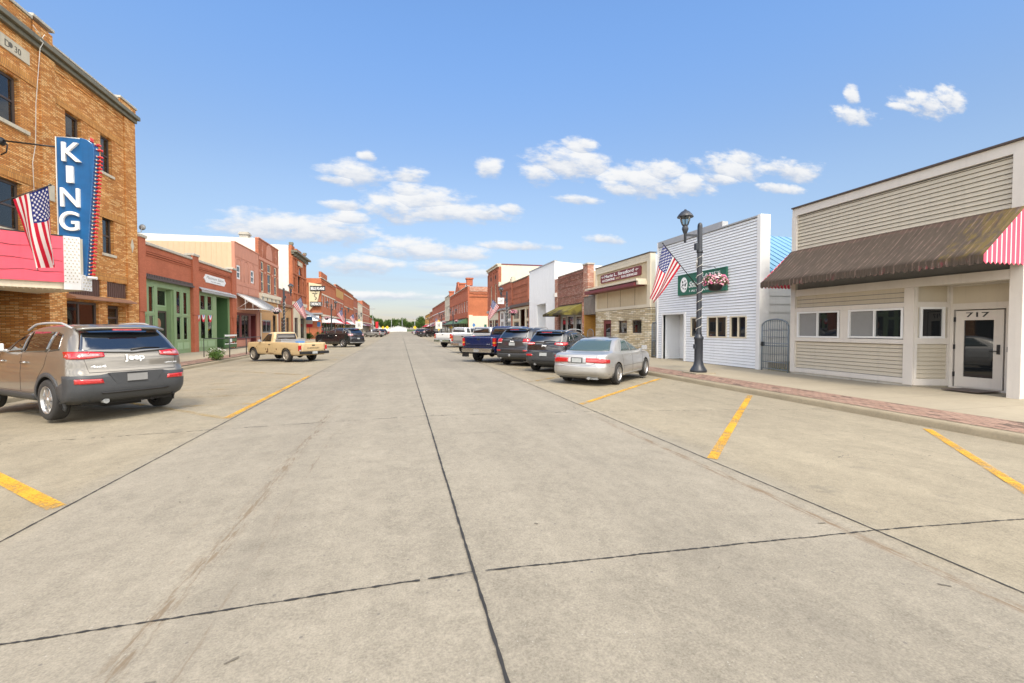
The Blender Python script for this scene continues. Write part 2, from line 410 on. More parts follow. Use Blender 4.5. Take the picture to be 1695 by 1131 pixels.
m, t = newmat('street_concrete'); MT['road'] = m
p = t.pos(); x, y, z = t.sep(p)
big = t.noise(p, .16, 5, .6); mid = t.noise(p, 1.1, 6, .65); fin = t.noise(p, 22, 4, .7); spk = t.noise(p, 78, 3, .7)
edge = t.math('ADD', x, t.math('MULTIPLY', t.math('SUBTRACT', t.noise(p, .6, 3), .5), .9))
park = t.math('ADD', t.ramp(edge, 3.55, 4.15), t.ramp(edge, -2.8, -3.4), clamp=True)
c = t.mix(park, (.247, .221, .172), (.266, .231, .165))
# each slab was poured apart and weathers its own way
slab = t.n('ShaderNodeTexWhiteNoise', noise_dimensions='2D')
t.put(slab.inputs['Vector'], t.comb(t.math('ADD', t.math('GREATER_THAN', x, .46), t.math('ADD', t.math('GREATER_THAN', x, 3.8), t.math('GREATER_THAN', x, -3.05))), t.math('FLOOR', t.math('DIVIDE', t.math('ADD', y, 2.45), 5.35)), 0.))
k = t.math('ADD', .94, t.math('MULTIPLY', slab.outputs['Value'], .09))
k = t.math('ADD', k, t.math('MULTIPLY', t.math('SUBTRACT', big, .5), .42))
k = t.math('ADD', k, t.math('MULTIPLY', t.math('SUBTRACT', mid, .5), .36))
k = t.math('ADD', k, t.math('MULTIPLY', t.math('SUBTRACT', fin, .5), .50))
k = t.math('ADD', k, t.math('MULTIPLY', t.math('SUBTRACT', spk, .5), 1.15))
mot = t.noise(t.vmul(p, (1, .8, 1)), 5.5, 6, .75)
k = t.math('ADD', k, t.math('MULTIPLY', t.math('SUBTRACT', mot, .5), .62))
blot = t.ramp(t.noise(p, .8, 5, .7), .55, .75)
k = t.math('SUBTRACT', k, t.math('MULTIPLY', blot, .10))
# faint long tyre polish in the wheel paths
trk = t.noise(t.vmul(p, (1.6, .05, 1)), 1., 4, .6)
k = t.math('ADD', k, t.math('MULTIPLY', t.math('SUBTRACT', trk, .5), .34))
sc = t.n('ShaderNodeVectorMath', operation='SCALE'); t.put(sc.inputs[0], c); t.put(sc.inputs['Scale'], k)
c = sc.outputs[0]
# light aggregate chips and dark pits
vo = t.n('ShaderNodeTexVoronoi', feature='F1'); t.put(vo.inputs['Vector'], p); vo.inputs['Scale'].default_value = 26
chips = t.math('MULTIPLY', t.math('LESS_THAN', vo.outputs['Distance'], .10), t.ramp(t.sep(vo.outputs['Color'])[0], .6, .9))
c = t.mix(t.math('MULTIPLY', chips, .5), c, (.46, .445, .41))
vp = t.n('ShaderNodeTexVoronoi', feature='F1'); t.put(vp.inputs['Vector'], p); vp.inputs['Scale'].default_value = 9
pits = t.math('MULTIPLY', t.math('LESS_THAN', vp.outputs['Distance'], .085), t.math('GREATER_THAN', t.sep(vp.outputs['Color'])[1], .72))
c = t.mix(t.math('MULTIPLY', pits, .7), c, (.12, .11, .10))
# rusty-brown scrape trails
def trail(xc, wdt, y0, y1, thr, wob):
    d = t.math('ABSOLUTE', t.math('SUBTRACT', t.math('ADD', x, t.math('MULTIPLY', t.math('SUBTRACT', t.noise(t.vmul(p, (0, 1, 0)), .55, 4), .5), wob)), xc))
    a = t.ramp(d, wdt, wdt*.15)
    g = t.ramp(t.noise(t.vmul(p, (26, 3.2, 1)), 1., 5, .7), thr, thr+.16)
    lim = t.math('MULTIPLY', t.ramp(y, y0, y0+.5), t.ramp(y, y1, y1-3.))
    return t.math('MULTIPLY', t.math('MULTIPLY', a, g), lim)
for tr_, cc, am in ((trail(-1.33, .10, 1.4, 11.5, .45, .26), (.150, .108, .066), .75), (trail(-1.02, .06, 1.0, 9, .50, .35), (.16, .12, .08), .6), (trail(-1.55, .35, 3., 12, .56, .5), (.20, .16, .11), .5),
                   (trail(3.56, .08, .8, 9., .42, .10), (.155, .10, .055), .75), (trail(3.1, .25, .5, 7., .60, .5), (.20, .155, .10), .45), (trail(.05, .3, .8, 3.6, .58, .6), (.17, .14, .11), .5)):
    c = t.mix(t.math('MULTIPLY', tr_, am), c, cc)
# oil drips in the parking bays
oil = t.math('MULTIPLY', t.ramp(t.noise(p, 1.7, 4, .6), .62, .74), park)
c = t.mix(t.math('MULTIPLY', oil, .35), c, (.10, .092, .078))
# oil darkening down the middle of each lane, and fine branching cracks
lane = t.math('MAXIMUM', t.ramp(t.math('ABSOLUTE', t.math('ADD', x, 1.2)), .8, .1), t.ramp(t.math('ABSOLUTE', t.math('SUBTRACT', x, 2.15)), .8, .1))
lane = t.math('MULTIPLY', lane, t.ramp(t.noise(t.vmul(p, (1.5, .22, 1)), 1., 5, .65), .40, .70))
c = t.mix(t.math('MULTIPLY', lane, .26), c, (.135, .122, .10))
vc = t.n('ShaderNodeTexVoronoi', feature='DISTANCE_TO_EDGE'); vc.inputs['Scale'].default_value = .55
wp = t.n('ShaderNodeTexNoise'); t.put(wp.inputs['Vector'], p); wp.inputs['Scale'].default_value = 1.7; wp.inputs['Detail'].default_value = 5
t.put(vc.inputs['Vector'], t.vadd(p, t.vmul(wp.outputs['Color'], (.9, .9, 0))))
ckl = t.math('MULTIPLY', t.math('LESS_THAN', vc.outputs['Distance'], .0016), t.ramp(t.noise(p, .35, 3), .56, .62))
c = t.mix(t.math('MULTIPLY', ckl, .6), c, (.06, .055, .045))
nr = t.bump(t.math('ADD', t.math('MULTIPLY', fin, .6), spk), .35, .006)
t.done(t.bsdf(c, .82, 0, .3, nr))

m, t = newmat('sidewalk_concrete'); MT['walk'] = m
p = t.pos(); x, y, z = t.sep(p)
k = t.math('ADD', .55, t.math('ADD', t.math('MULTIPLY', t.noise(p, .5, 5, .6), .5), t.math('ADD', t.math('MULTIPLY', t.noise(p, 7, 4, .6), .2), t.math('MULTIPLY', t.noise(p, 90, 2), .25))))
jo = t.math('LESS_THAN', t.math('ABSOLUTE', t.math('SUBTRACT', t.math('FRACT', t.math('DIVIDE', y, 1.52)), .5)), .006)
sc = t.n('ShaderNodeVectorMath', operation='SCALE'); sc.inputs[0].default_value = (.315, .273, .198); t.put(sc.inputs['Scale'], k)
c = t.mix(t.math('MULTIPLY', jo, .55), sc.outputs[0], (.12, .10, .07))
t.done(t.bsdf(c, .85, 0, .3, t.bump(t.noise(p, 60, 3), .3, .006)))

m, t = newmat('curb_concrete'); MT['curb'] = m
p = t.pos(); x, y, z = t.sep(p)
k = t.math('ADD', .5, t.math('ADD', t.math('MULTIPLY', t.noise(p, 1.4, 5, .65), .6), t.math('MULTIPLY', t.noise(p, 30, 3), .4)))
sc = t.n('ShaderNodeVectorMath', operation='SCALE'); sc.inputs[0].default_value = (.275, .233, .16); t.put(sc.inputs['Scale'], k)
t.done(t.bsdf(sc.outputs[0], .88, 0, .25, t.bump(t.noise(p, 40, 4), .5, .01)))

m, t = newmat('brick_pavers'); MT['paver'] = m
p = t.pos(); x, y, z = t.sep(p)
b = t.n('ShaderNodeTexBrick', offset=.5); t.put(b.inputs['Vector'], t.comb(y, x, 0.))
t.put(b.inputs['Color1'], (.33, .215, .16)); t.put(b.inputs['Color2'], (.25, .152, .11)); t.put(b.inputs['Mortar'], (.10, .075, .055))
b.inputs['Scale'].default_value = 1; b.inputs['Brick Width'].default_value = .21; b.inputs['Row Height'].default_value = .105; b.inputs['Mortar Size'].default_value = .007
drk = t.ramp(t.noise(t.vmul(p, (3, 1.1, 1)), 1.6, 4, .7), .54, .62)
c = t.mix(t.math('MULTIPLY', drk, .8), b.outputs['Color'], (.055, .04, .032))
c = t.mix(t.math('MULTIPLY', t.ramp(t.noise(p, .8, 4), .5, .8), .5), c, (.33, .25, .19))
t.done(t.bsdf(c, .85, 0, .3, t.bump(t.math('SUBTRACT', 1., b.outputs['Fac']), .5, .006)))

m, t = newmat('worn_yellow_paint'); MT['yellow'] = m
p = t.pos()
col = t.mix(t.noise(p, 3, 4), (.58, .285, .012), (.60, .35, .045))
bs_ = t.bsdf(col, .7, 0, .3); tr = t.n('ShaderNodeBsdfTransparent'); mi = t.n('ShaderNodeMixShader')
wear = t.ramp(t.math('ADD', t.math('MULTIPLY', t.noise(p, 1.3, 5, .7), .55), t.math('MULTIPLY', t.noise(p, 45, 4, .7), .45)), .42, .62)
t.put(mi.inputs[0], t.math('MULTIPLY', wear, .92)); t.put(mi.inputs[1], bs_); t.put(mi.inputs[2], tr.outputs[0]); t.done(mi.outputs[0])
m, t = newmat('faded_yellow_paint'); MT['yellowold'] = m
p = t.pos()
bs_ = t.bsdf((.47, .29, .05), .75, 0, .3); tr = t.n('ShaderNodeBsdfTransparent'); mi = t.n('ShaderNodeMixShader')
wear = t.ramp(t.math('ADD', t.math('MULTIPLY', t.noise(p, 1.1, 5, .7), .6), t.math('MULTIPLY', t.noise(p, 45, 4, .7), .4)), .32, .54)
t.put(mi.inputs[0], t.math('MULTIPLY', wear, .96)); t.put(mi.inputs[1], bs_); t.put(mi.inputs[2], tr.outputs[0]); t.done(mi.outputs[0])
MT['tar'] = plain('joint_tar', (.022, .021, .020), .8, var=.3)
MT['hair'] = plain('hairline_crack', (.13, .115, .09), .9, var=.3)
m, t = newmat('grass_ground'); MT['grassland'] = m
p = t.pos(); t.done(t.bsdf(t.mix(t.noise(p, .3, 6, .7), (.045, .075, .02), (.10, .12, .045)), .95, 0, .2))
MT['lotasphalt'] = plain('side_street_concrete', (.25, .228, .19), .85, var=.1, fine=.1)

def sheet(name, xs, ys, zf, mat, dz=0.):
    mb = MB(); nx = len(xs)
    mb.add([(x, y, zf(x)+dz) for y in ys for x in xs], [(j*nx+i, j*nx+i+1, (j+1)*nx+i+1, (j+1)*nx+i) for j in range(len(ys)-1) for i in range(nx-1)])
    return tag(mb.build(name, mat), kind='structure')
def rng(a, b, n): return [a+(b-a)*i/n for i in range(n+1)]

base = MB(); R_ = 3000
base.add([(-R_, -R_, -.6), (R_, -R_, -.6), (R_, R_, -.6), (-R_, R_, -.6)], [(0, 1, 2, 3)])
tag(base.build('ground', 'grassland'), kind='structure')
sheet('road', rng(-CURB-.02, CURB+.02, 24), rng(-14, 330, 40), gz, 'road')
# cross streets (left and right arms), between the two blocks
for s in (-1, 1):
    sheet('side_street', [s*v for v in (9.42, 30, 90)], [77.5, 89.5 if s < 0 else 94.0], lambda x: -.2, 'lotasphalt')

def curb_run(mb, s, pts):
    """kerb with a rounded nose: pts = plan polyline (|x|, y)"""
    prof = [(0., -.16), (.012, .09), (.03, .125), (.06, .14), (.17, .143), (.17, -.16)]
    rows = []
    for i, (px, py) in enumerate(pts):
        a = pts[max(i-1, 0)]; b = pts[min(i+1, len(pts)-1)]
        dx, dy = b[0]-a[0], b[1]-a[1]; L = sqrt(dx*dx+dy*dy); nx, ny = dy/L, -dx/L
        rows.append([(s*(px+nx*q[0]), py+ny*q[0], gz(s*CURB)*0+gz(s*px)+q[1]) for q in prof])
    n = len(prof)
    mb.add([v for r in rows for v in r], [(i*n+j, i*n+j+1, (i+1)*n+j+1, (i+1)*n+j) for i in range(len(rows)-1) for j in range(n-1)], True)
def arc(cx, cy, r, a0, a1, n=8): return [(cx+r*cos(radians(a0+(a1-a0)*i/n)), cy+r*sin(radians(a0+(a1-a0)*i/n))) for i in range(n+1)]
BUMP0 = {-1: 55.5, 1: 57.5}
BX = {-1: 5.0, 1: 5.1}
XIN = 20.
for s in (-1, 1):
    b0 = BUMP0[s]; bx = BX[s]
    line = [(CURB, -14)]+[(CURB, v) for v in rng(-8, b0-3.2, 14)]
    line += [(CURB-.3, b0-2.4), (CURB-1.6, b0-1.2), (bx+1.0, b0-.5)]+[(bx+.35, b0-.2), (bx, b0+.6), (bx, 70)]+arc(bx+4, 70, 4, 180, 90, 8)+[(30, 74.2)]
    cb = MB(); curb_run(cb, s, line)
    tag(cb.build('kerb', 'curb'), kind='structure')
    # walk slab: outer edge follows the kerb back edge
    edge_ = [(px+.16 if py < 70 else px, py-(.16 if py > 72 else 0)) for px, py in line]
    sb = MB(); vs = []; fs = []
    for i, (px, py) in enumerate(edge_):
        px = max(px, 0)
        vs += [(s*px, py, (ZC+.0 if px > 8 else gz(s*px)+.14)), (s*max(10.7, min(px+.01, 29)), py, wz(10.7)), (s*XIN, py, 0.)]
    for i in range(len(edge_)-1):
        a, b = 3*i, 3*(i+1); fs += [(a, a+1, b+1, b), (a+1, a+2, b+2, b+1)]
    sb.add(vs, fs); tag(sb.build('sidewalk', 'walk'), kind='structure')
    sheet('brick_paving', [s*9.6, s*10.62], rng(-14, b0-4, 14), lambda x: wz(x), 'paver', .006)
    # beyond the crossing
    y2 = 93.5 if s < 0 else 97
    line = arc(CURB+4, y2+4, 4, 270, 180, 8)+[(CURB, v) for v in rng(y2+5, 322, 10)]
    line = [(30, y2)]+line
    cb = MB(); curb_run(cb, s, [(a, b) for a, b in line]); tag(cb.build('kerb', 'curb'), kind='structure')
    sb = MB(); vs = []; fs = []
    for i, (px, py) in enumerate(line):
        vs += [(s*(px+.1), py+.1, ZC), (s*max(10.7, min(px+.2, 29)), py+.1, wz(10.7)), (s*XIN, py+.1, 0.)]
    for i in range(len(line)-1):
        a, b = 3*i, 3*(i+1); fs += [(a, a+1, b+1, b), (a+1, a+2, b+2, b+1)]
    sb.add(vs, fs); tag(sb.build('sidewalk', 'walk'), kind='structure')
sheet('road', [-200, 0, 200], [322, 331], lambda x: -.12, 'lotasphalt')

def strip(mb, pts, w, jit=.3, gap=0., step=.12, dz=.0045, wob=0.):
    """a ragged line on the pavement along plan points"""
    prev = None
    for (x0, y0), (x1, y1) in zip(pts[:-1], pts[1:]):
        L = sqrt((x1-x0)**2+(y1-y0)**2); n = max(1, int(L/step)); nx, ny = -(y1-y0)/L, (x1-x0)/L
        off = 0.; run = 0
        for i in range(n+1):
            f = i/n; off = off*.85+rnd.uniform(-1, 1)*wob
            hw = w*.5*(1+rnd.uniform(-jit, jit)); cx, cy = x0+(x1-x0)*f+nx*off, y0+(y1-y0)*f+ny*off
            cur = [(cx+nx*hw, cy+ny*hw), (cx-nx*hw, cy-ny*hw)]
            if run <= 0 and gap and rnd.random() < gap: run = rnd.randint(1, 3)
            if prev and run <= 0 and i:
                q = [prev[0], prev[1], cur[1], cur[0]]
                mb.add([(a, b, gz(a)+dz) for a, b in q], [(0, 1, 2, 3)])
            run -= 1; prev = cur
jm = MB()
def far_pts(x): return [(x, -2), (x, 30)]
strip(jm, far_pts(.46), .017, .35, 0, .05, wob=.0014); strip(jm, [(.46, 30), (.46, 320)], .022, .1, 0, 3)
for xx in (-3.05, 3.8):
    strip(jm, far_pts(xx), .015, .4, 0, .05, wob=.0014); strip(jm, [(xx, 30), (xx, 320)], .02, .1, 0, 3)
JY = [-2.5, 2.89, 8.45, 13.6, 19., 24.3, 29.6, 35, 40.3, 45.6, 51, 56.3, 61.6]
for i, jy in enumerate(JY):
    g = .012 if i == 1 else .22
    strip(jm, [(-9.3, jy-.10), (.46, jy+.04), (3.8, jy), (9.3, jy-.25)], .0125, .75, g, .025, wob=.0022)
tag(jm.build('road_joint', 'tar', recalc=False), kind='structure')
hm = MB()
strip(hm, [(7.35, -2), (7.3, 30)], .008, .5, .05, .1, wob=.004)
strip(hm, [(-6.7, 2), (-6.75, 30)], .008, .5, .08, .1, wob=.004)
for _ in range(110):
    px = rnd.uniform(-8.5, 8.8); py = rnd.uniform(1.2, 14); a = rnd.uniform(0, pi); L = rnd.uniform(.02, .07)
    strip(hm, [(px, py), (px+L*cos(a), py+L*sin(a))], rnd.uniform(.008, .016), .6, 0, .02, .005)
tag(hm.build('road_crack', 'hair', recalc=False), kind='structure')

ym = MB(); yo = MB()
def stripe(mb, x0, y0, x1, y1, w):
    L = sqrt((x1-x0)**2+(y1-y0)**2); nx, ny = -(y1-y0)/L*w/2, (x1-x0)/L*w/2; n = 12
    for i in range(n):
        f, g = i/n, (i+1)/n; q = []
        for h_, sgn in ((f, 1), (f, -1), (g, -1), (g, 1)):
            q.append((x0+(x1-x0)*h_+nx*sgn, y0+(y1-y0)*h_+ny*sgn))
        mb.add([(a, b, gz(a)+.0085) for a, b in q], [(0, 1, 2, 3)])
for y0 in (.75, 5.0): stripe(ym, 3.86, y0, 9.15, y0+5.35, .125)
for y0 in (9.35, ): stripe(ym, 3.86, y0, 9.1, y0+5.3, .125)
for y0 in (13.7, 17.9, 22, 26.2, 30.3, 34.5, 38.6, 42.8, 47): stripe(yo, 3.9, y0, 9.1, y0+5.2, .13)
stripe(ym, -3.12, 5.08, -9.1, 10.9, .14)
stripe(ym, -3.16, 9.45, -3.16, 17.6, .13)
stripe(yo, -3.2, 9.5, -9.1, 15.4, .13)
for k in range(5): stripe(yo, -3.2, 11.2+k*1.5, -8.8, 10.9+k*1.5+1.0, .10)
stripe(yo, -3.2, 17.6, -9.0, 23.2, .13)
for y0 in (26., 30.2, 34.4, 38.6, 42.8, 47): stripe(yo, -3.2, y0, -9.1, y0+5.6, .12)
tag(ym.build('parking_line', 'yellow', recalc=False), kind='structure')
tag(yo.build('faded_parking_line', 'yellowold', recalc=False), kind='structure')
# ------------------------------------------------------------------ building helpers
w.cycles.sampling_method = 'MANUAL'; w.cycles.sample_map_resolution = 256
class Fac:
    """street frontage: y along the street, z up, out towards the street"""
    def __init__(s, side, x0): s.s = side; s.x0 = x0
    def X(s, o): return s.s*(s.x0-o)
    def P(s, y, z, o=0.): return (s.X(o), y, z)
    def box(s, mb, y0, y1, z0, z1, o0, o1): return mb.box(s.X(o0), s.X(o1), y0, y1, z0, z1)
    def right(s): return (0, -s.s, 0)          # reading direction of writing on the front: seen from the street
FL = Fac(-1, 14.2); FR = Fac(1, 14.0)

def wall(mb, F, y0, y1, z0, z1, holes=(), o=0., t=.25):
    ys = sorted({y0, y1, *[v for h in holes for v in (h[0], h[1]) if y0 < v < y1]})
    zs = sorted({z0, z1, *[v for h in holes for v in (h[2], h[3]) if z0 < v < z1]})
    def solid(i, j):
        if i < 0 or j < 0 or i >= len(ys)-1 or j >= len(zs)-1: return False
        cy, cz = (ys[i]+ys[i+1])/2, (zs[j]+zs[j+1])/2
        return not any(h[0] < cy < h[1] and h[2] < cz < h[3] for h in holes)
    for i in range(len(ys)-1):
        for j in range(len(zs)-1):
            if not solid(i, j): continue
            a, b, c, d = ys[i], ys[i+1], zs[j], zs[j+1]
            P = F.P
            mb.add([P(a, c, o), P(b, c, o), P(b, d, o), P(a, d, o)], [(0, 1, 2, 3)])
            mb.add([P(a, c, o-t), P(b, c, o-t), P(b, d, o-t), P(a, d, o-t)], [(3, 2, 1, 0)])
            for di, dj, e in ((-1, 0, ((a, c), (a, d))), (1, 0, ((b, d), (b, c))), (0, -1, ((b, c), (a, c))), (0, 1, ((a, d), (b, d)))):
                if not solid(i+di, j+dj):
                    (p, q), (r, s_) = e
                    mb.add([P(p, q, o), P(p, q, o-t), P(r, s_, o-t), P(r, s_, o)], [(0, 1, 2, 3)])
    return mb

def clap(mb, F, y0, y1, z0, z1, step=.115, holes=(), o=0., lip=.016, gap=.13):
    """lapped boards"""
    n = int((z1-z0)/step)+1
    for k in range(n):
        a = z0+k*step; b = min(a+step, z1); a += step*gap
        if b-a < .01: continue
        cuts = sorted({a, b, *[v for h in holes for v in (h[2], h[3]) if a < v < b]})
        for c, d in zip(cuts[:-1], cuts[1:]):
            cz = (c+d)/2; seg = [(y0, y1)]
            for h in holes:
                if h[2] < cz < h[3]:
                    seg = [q for s_, e in seg for q in ((s_, min(e, h[0])), (max(s_, h[1]), e)) if q[1]-q[0] > .005]
            oc = o+lip*(1-(c-a)/step)+.004; od = o+lip*(1-(d-a)/step)+.004
            cut2 = []
            for s_, e in seg:      # boards butt at random lengths
                q = s_
                while q < e-.01:
                    n_ = min(e, q+rnd.uniform(1.7, 3.7))
                    if e-n_ < .4: n_ = e
                    cut2.append((q, n_-(.003 if n_ < e else 0))); q = n_
            oc0, od0 = oc, od
            for s_, e in cut2:
                jt = rnd.uniform(-.003, .003); oc, od = oc0+jt, od0+jt*.5
                P = F.P
                mb.add([P(s_, c, o-.05), P(e, c, o-.05), P(e, c, oc), P(s_, c, oc), P(s_, d, o-.05), P(e, d, o-.05), P(e, d, od), P(s_, d, od)],
                       [(0, 1, 2, 3), (7, 6, 5, 4), (3, 2, 6, 7), (1, 0, 4, 5), (0, 3, 7, 4), (2, 1, 5, 6)])
    return mb

def window(root, F, y0, y1, z0, z1, frame='white', pane='g_dark', rec=.12, fw=.06, rails=(), bars=(), blind=None, sill=None, name='window', o=0., dep=.06, lab=None, bt=1.):
    """frame as the part; pane, blind and sill under it"""
    mb = MB(); a, b = o-rec-dep, o-rec
    F.box(mb, y0, y0+fw, z0, z1, a, b); F.box(mb, y1-fw, y1, z0, z1, a, b)
    F.box(mb, y0+fw, y1-fw, z0, z0+fw, a, b); F.box(mb, y0+fw, y1-fw, z1-fw, z1, a, b)
    for r in rails:
        zz = z0+(z1-z0)*r; F.box(mb, y0+fw, y1-fw, zz-fw*.4, zz+fw*.4, a+.004, b-.004)
    for r in bars:
        yy = y0+(y1-y0)*r; F.box(mb, yy-fw*.4, yy+fw*.4, z0+fw, z1-fw, a+.002, b-.002)
    fr = mb.build(name, frame, root)
    if lab: fr['label'] = lab
    p = MB(); F.box(p, y0+fw*.5, y1-fw*.5, z0+fw*.5, z1-fw*.5, a+.018, a+.024); p.build('pane', pane, fr)
    if blind:
        q = MB(); F.box(q, y0+.03, y1-.03, z1-(z1-z0)*bt+.02, z1-.03, a-.07, a-.05); q.build('blind', blind, fr)
    if sill:
        q = MB(); F.box(q, y0-.1, y1+.1, z0-.13, z0-.003, o-rec-.02, o+.07); q.build('sill', sill, fr)
    return fr

def shell(root, F, y0, y1, z, depth, mat, roofmat='greyroof', t=.25, roofz=None, tnear=None, slope=0., ny=0.012):
    """side and back walls behind the front, and the roof"""
    mb = MB(); rz = roofz or z-.45
    def side(ya, yb):
        P = [(F.X(-t-.003), z), (F.X(-depth), z-slope), (F.X(-depth), -.3), (F.X(-t-.003), -.3)]
        mb.prism(P, 'y', ya, yb)
    side(y0+ny, y0+.2); side(y1-.2, y1-ny)
    F.box(mb, y0+.203, y1-.203, -.3, z-slope, -depth+.25, -depth)
    mb.build('side_wall', mat, root)
    r = MB(); P = [(F.X(-t-.004), rz), (F.X(-depth+.253), rz-slope), (F.X(-depth+.253), rz-slope-.15), (F.X(-t-.004), rz-.15)]
    r.prism(P, 'y', y0+.204, y1-.204); r.build('roof', roofmat, root)

def strip_box(root, F, y0, y1, z0, z1, o0, o1, name, mat, bevel=0.):
    mb = MB(); F.box(mb, y0, y1, z0, z1, o0, o1); return mb.build(name, mat, root, bevel=bevel)

def inside(root, F, y0, y1, z1, d=2.2, o=-.3, back='interior', z0=-.05):
    """shop interior: back wall, floor and ceiling seen through the panes"""
    mb = MB(); F.box(mb, y0, y1, z0, z1, o-d-.05, o-d); F.box(mb, y0, y1, z1+.003, z1+.05, o-d, o-.02); F.box(mb, y0, y1, z0-.06, z0-.01, o-d, o-.02)
    F.box(mb, y0-.05, y0-.003, z0, z1, o-d, o-.02); F.box(mb, y1+.003, y1+.05, z0, z1, o-d, o-.02)
    return mb.build('interior', back, root)

def bld(name, label, cat, F, y0, y1, group=None): return thing(name, label, cat, (F.X(0), (y0+y1)/2, 0), 0, group)
def arch_pts(cy, zb, hw, zs, n=10): return [(cy-hw, zb), (cy+hw, zb)]+[(cy+hw*cos(pi*i/n), zs+hw*sin(pi*i/n)) for i in range(n+1)]

m, t = newmat('grey_white_slats'); MT['stripecanvas'] = m
p = t.pos(); st = t.math('LESS_THAN', t.math('FRACT', t.math('DIVIDE', t.sep(p)[1], .20)), .45)
t.done(t.bsdf(t.mix(st, (.50, .50, .49), (.16, .165, .17)), .55, 0, .4))
# ================================================================== LEFT SIDE
# ---- three-storey cinema block
F = FL
y0, y1 = 9.9, 29.6
r = bld('cinema_building', 'three-storey ochre brick cinema block with brown sash windows and a red-and-blue blade sign', 'building', F, y0, y1)
holes = []
wins = []
for z0_, z1_ in ((9.35, 11.2), (5.35, 7.2)):
    wins += [(24.27, 25.28, z0_, z1_), (26.67, 27.58, z0_, z1_), (12.05, 12.95, z0_, z1_), (14.35, 15.3, z0_, z1_)]
    wins += [(17.8, 21.79, z0_, z1_)]
holes = wins+[(24.06, 26.23, .55, 2.87), (26.91, 28.46, .02, 2.81), (24.2, 26.44, 3.16, 3.98), (26.91, 28.63, 3.2, 3.98), (15.6, 23.05, -.3, 3.15)]
wm = wall(MB(), F, y0, y1, -.3, 13.3, holes, 0, .35)
for a, b in ((22.77, 23.6), (28.6, y1-.002), (16.0, 16.8)):
    F.box(wm, a, b, 3.3 if a < 28 else .05, 12.86, .002, .07)
# sunk frame lines round the upper panel, diaper patches
for zz in (12.55, 12.7): F.box(wm, 23.7, 28.5, zz, zz+.05, .003, .03)
wm.build('wall', 'b_theatre', r)
sm = MB()
for a, b, zz in ((23.62, 28.58, 11.2), (23.62, 28.58, 7.1), (16.82, 22.75, 11.28), (16.82, 22.75, 7.28), (23.9, 28.58, 4.0)):
    F.box(sm, a, b, zz+.01, zz+.34, .003, .035)
sm.build('lintel', 'b_soldier', r)
mb = MB(); F.box(mb, y0, y1+.05, 12.9, 13.08, .003, .16); F.box(mb, y0, y1+.1, 13.083, 13.28, .003, .30); mb.build('cornice', 'verdigris', r, bevel=.02)
pm = MB()
F.box(pm, 16.7, 22.3, 13.303, 13.86, -.33, .10); F.box(pm, 22.35, 23.4, 13.303, 13.84, -.36, .14); F.box(pm, 28.1, 29.55, 13.303, 13.60, -.36, .14); F.box(pm, 23.42, 28.08, 13.303, 13.46, -.3, .06); F.box(pm, y0, 16.68, 13.303, 13.46, -.3, .06)
pm.build('parapet', 'b_theatre', r)
cm = MB()
F.box(cm, 16.65, 22.33, 13.863, 13.98, -.36, .16); F.box(cm, 22.30, 23.45, 13.985, 14.1, -.4, .2); F.box(cm, 28.05, 29.6, 13.603, 13.72, -.4, .2); F.box(cm, 23.46, 28.04, 13.463, 13.55, -.34, .12); F.box(cm, y0, 16.6, 13.463, 13.55, -.34, .12)
cm.build('coping', 'coping', r, bevel=.015)
mb = MB(); F.box(mb, 17.35, 22.28, 12.0, 12.5, .003, .05); tb = mb.build('tablet', 'stone', r)
m_ = MB()
for k, ch in enumerate('BLD'): lettering('', ch, .26, F.P(20.38+k*.36, 12.11, .051), (0, 1, 0), (0, 0, 1), None, None, .008, mb=m_)
lettering('', '30', .24, F.P(21.55, 12.12, .051), (0, 1, 0), (0, 0, 1), None, None, .008, mb=m_)
m_.lathe([(.10, 0), (.10, .01)], F.P(21.36, 12.26, .05), 12, 'x')
m_.build('inscription', 'lettergrey', tb, recalc=False)
for (a, b, c, d) in wins:
    if b-a > 2:
        for i in range(3):
            q = (b-a)/3; window(r, F, a+i*q+.03, a+(i+1)*q-.03, c+.02, d-.02, 'browndark', 'g_half', .14, .09, rails=(.5,), blind='blindgrey', bt=.5 if c > 8 else .9)
    else: window(r, F, a+.015, b-.015, c+.015, d-.015, 'browndark', 'g_half', .14, .08, rails=(.5,), sill='stone', blind='blindgrey', bt=.5)
mb = MB(); 
for zz in (9.35, 5.35): F.box(mb, 17.6, 22.15, zz-.14, zz-.003, -.16, .09)
mb.build('sill', 'stone', r)
mb = MB()
for a, b, c, d in ((24.2, 26.44, 3.16, 3.98), (26.91, 28.63, 3.2, 3.98)):
    F.box(mb, a+.004, b-.004, c+.004, d-.004, -.14, -.06)
    for k in range(int((b-a)/.16)): F.box(mb, a+.06+k*.16, a+.10+k*.16, c+.03, d-.03, -.058, -.035)
mb.build('panel', 'brownpaint', r)
mb = MB(); mb.prism([(F.X(.003), 3.17), (F.X(.36), 3.02), (F.X(.36), 2.95), (F.X(.003), 2.97)], 'y', 24.05, 28.85); mb.build('ledge', 'copper', r)
sw = window(r, F, 24.08, 26.21, .57, 2.85, 'browndark', 'g_clear', .10, .10, bars=(.42,), name='shop_window')
dw = window(r, F, 26.93, 28.44, .03, 2.79, 'browndark', 'g_half', .35, .12, rails=(.78,), bars=(), name='door')
mb = MB(); mb.tube([F.P(27.1, 1.15, -.33), F.P(27.1, .95, -.33)], .018); mb.build('handle', 'chrome', dw)
inside(r, F, 24.0, 28.5, 3.0, 2.4, -.46)
em = MB()   # recessed lobby under the marquee
F.box(em, 15.5, 23.1, -.1, 3.3, -3.6, -3.4); F.box(em, 23.052, 23.3, -.1, 3.148, -3.4, -.352); F.box(em, 15.3, 15.59, -.1, 3.148, -3.4, -.352)
em.build('lobby_wall', 'b_theatre', r)
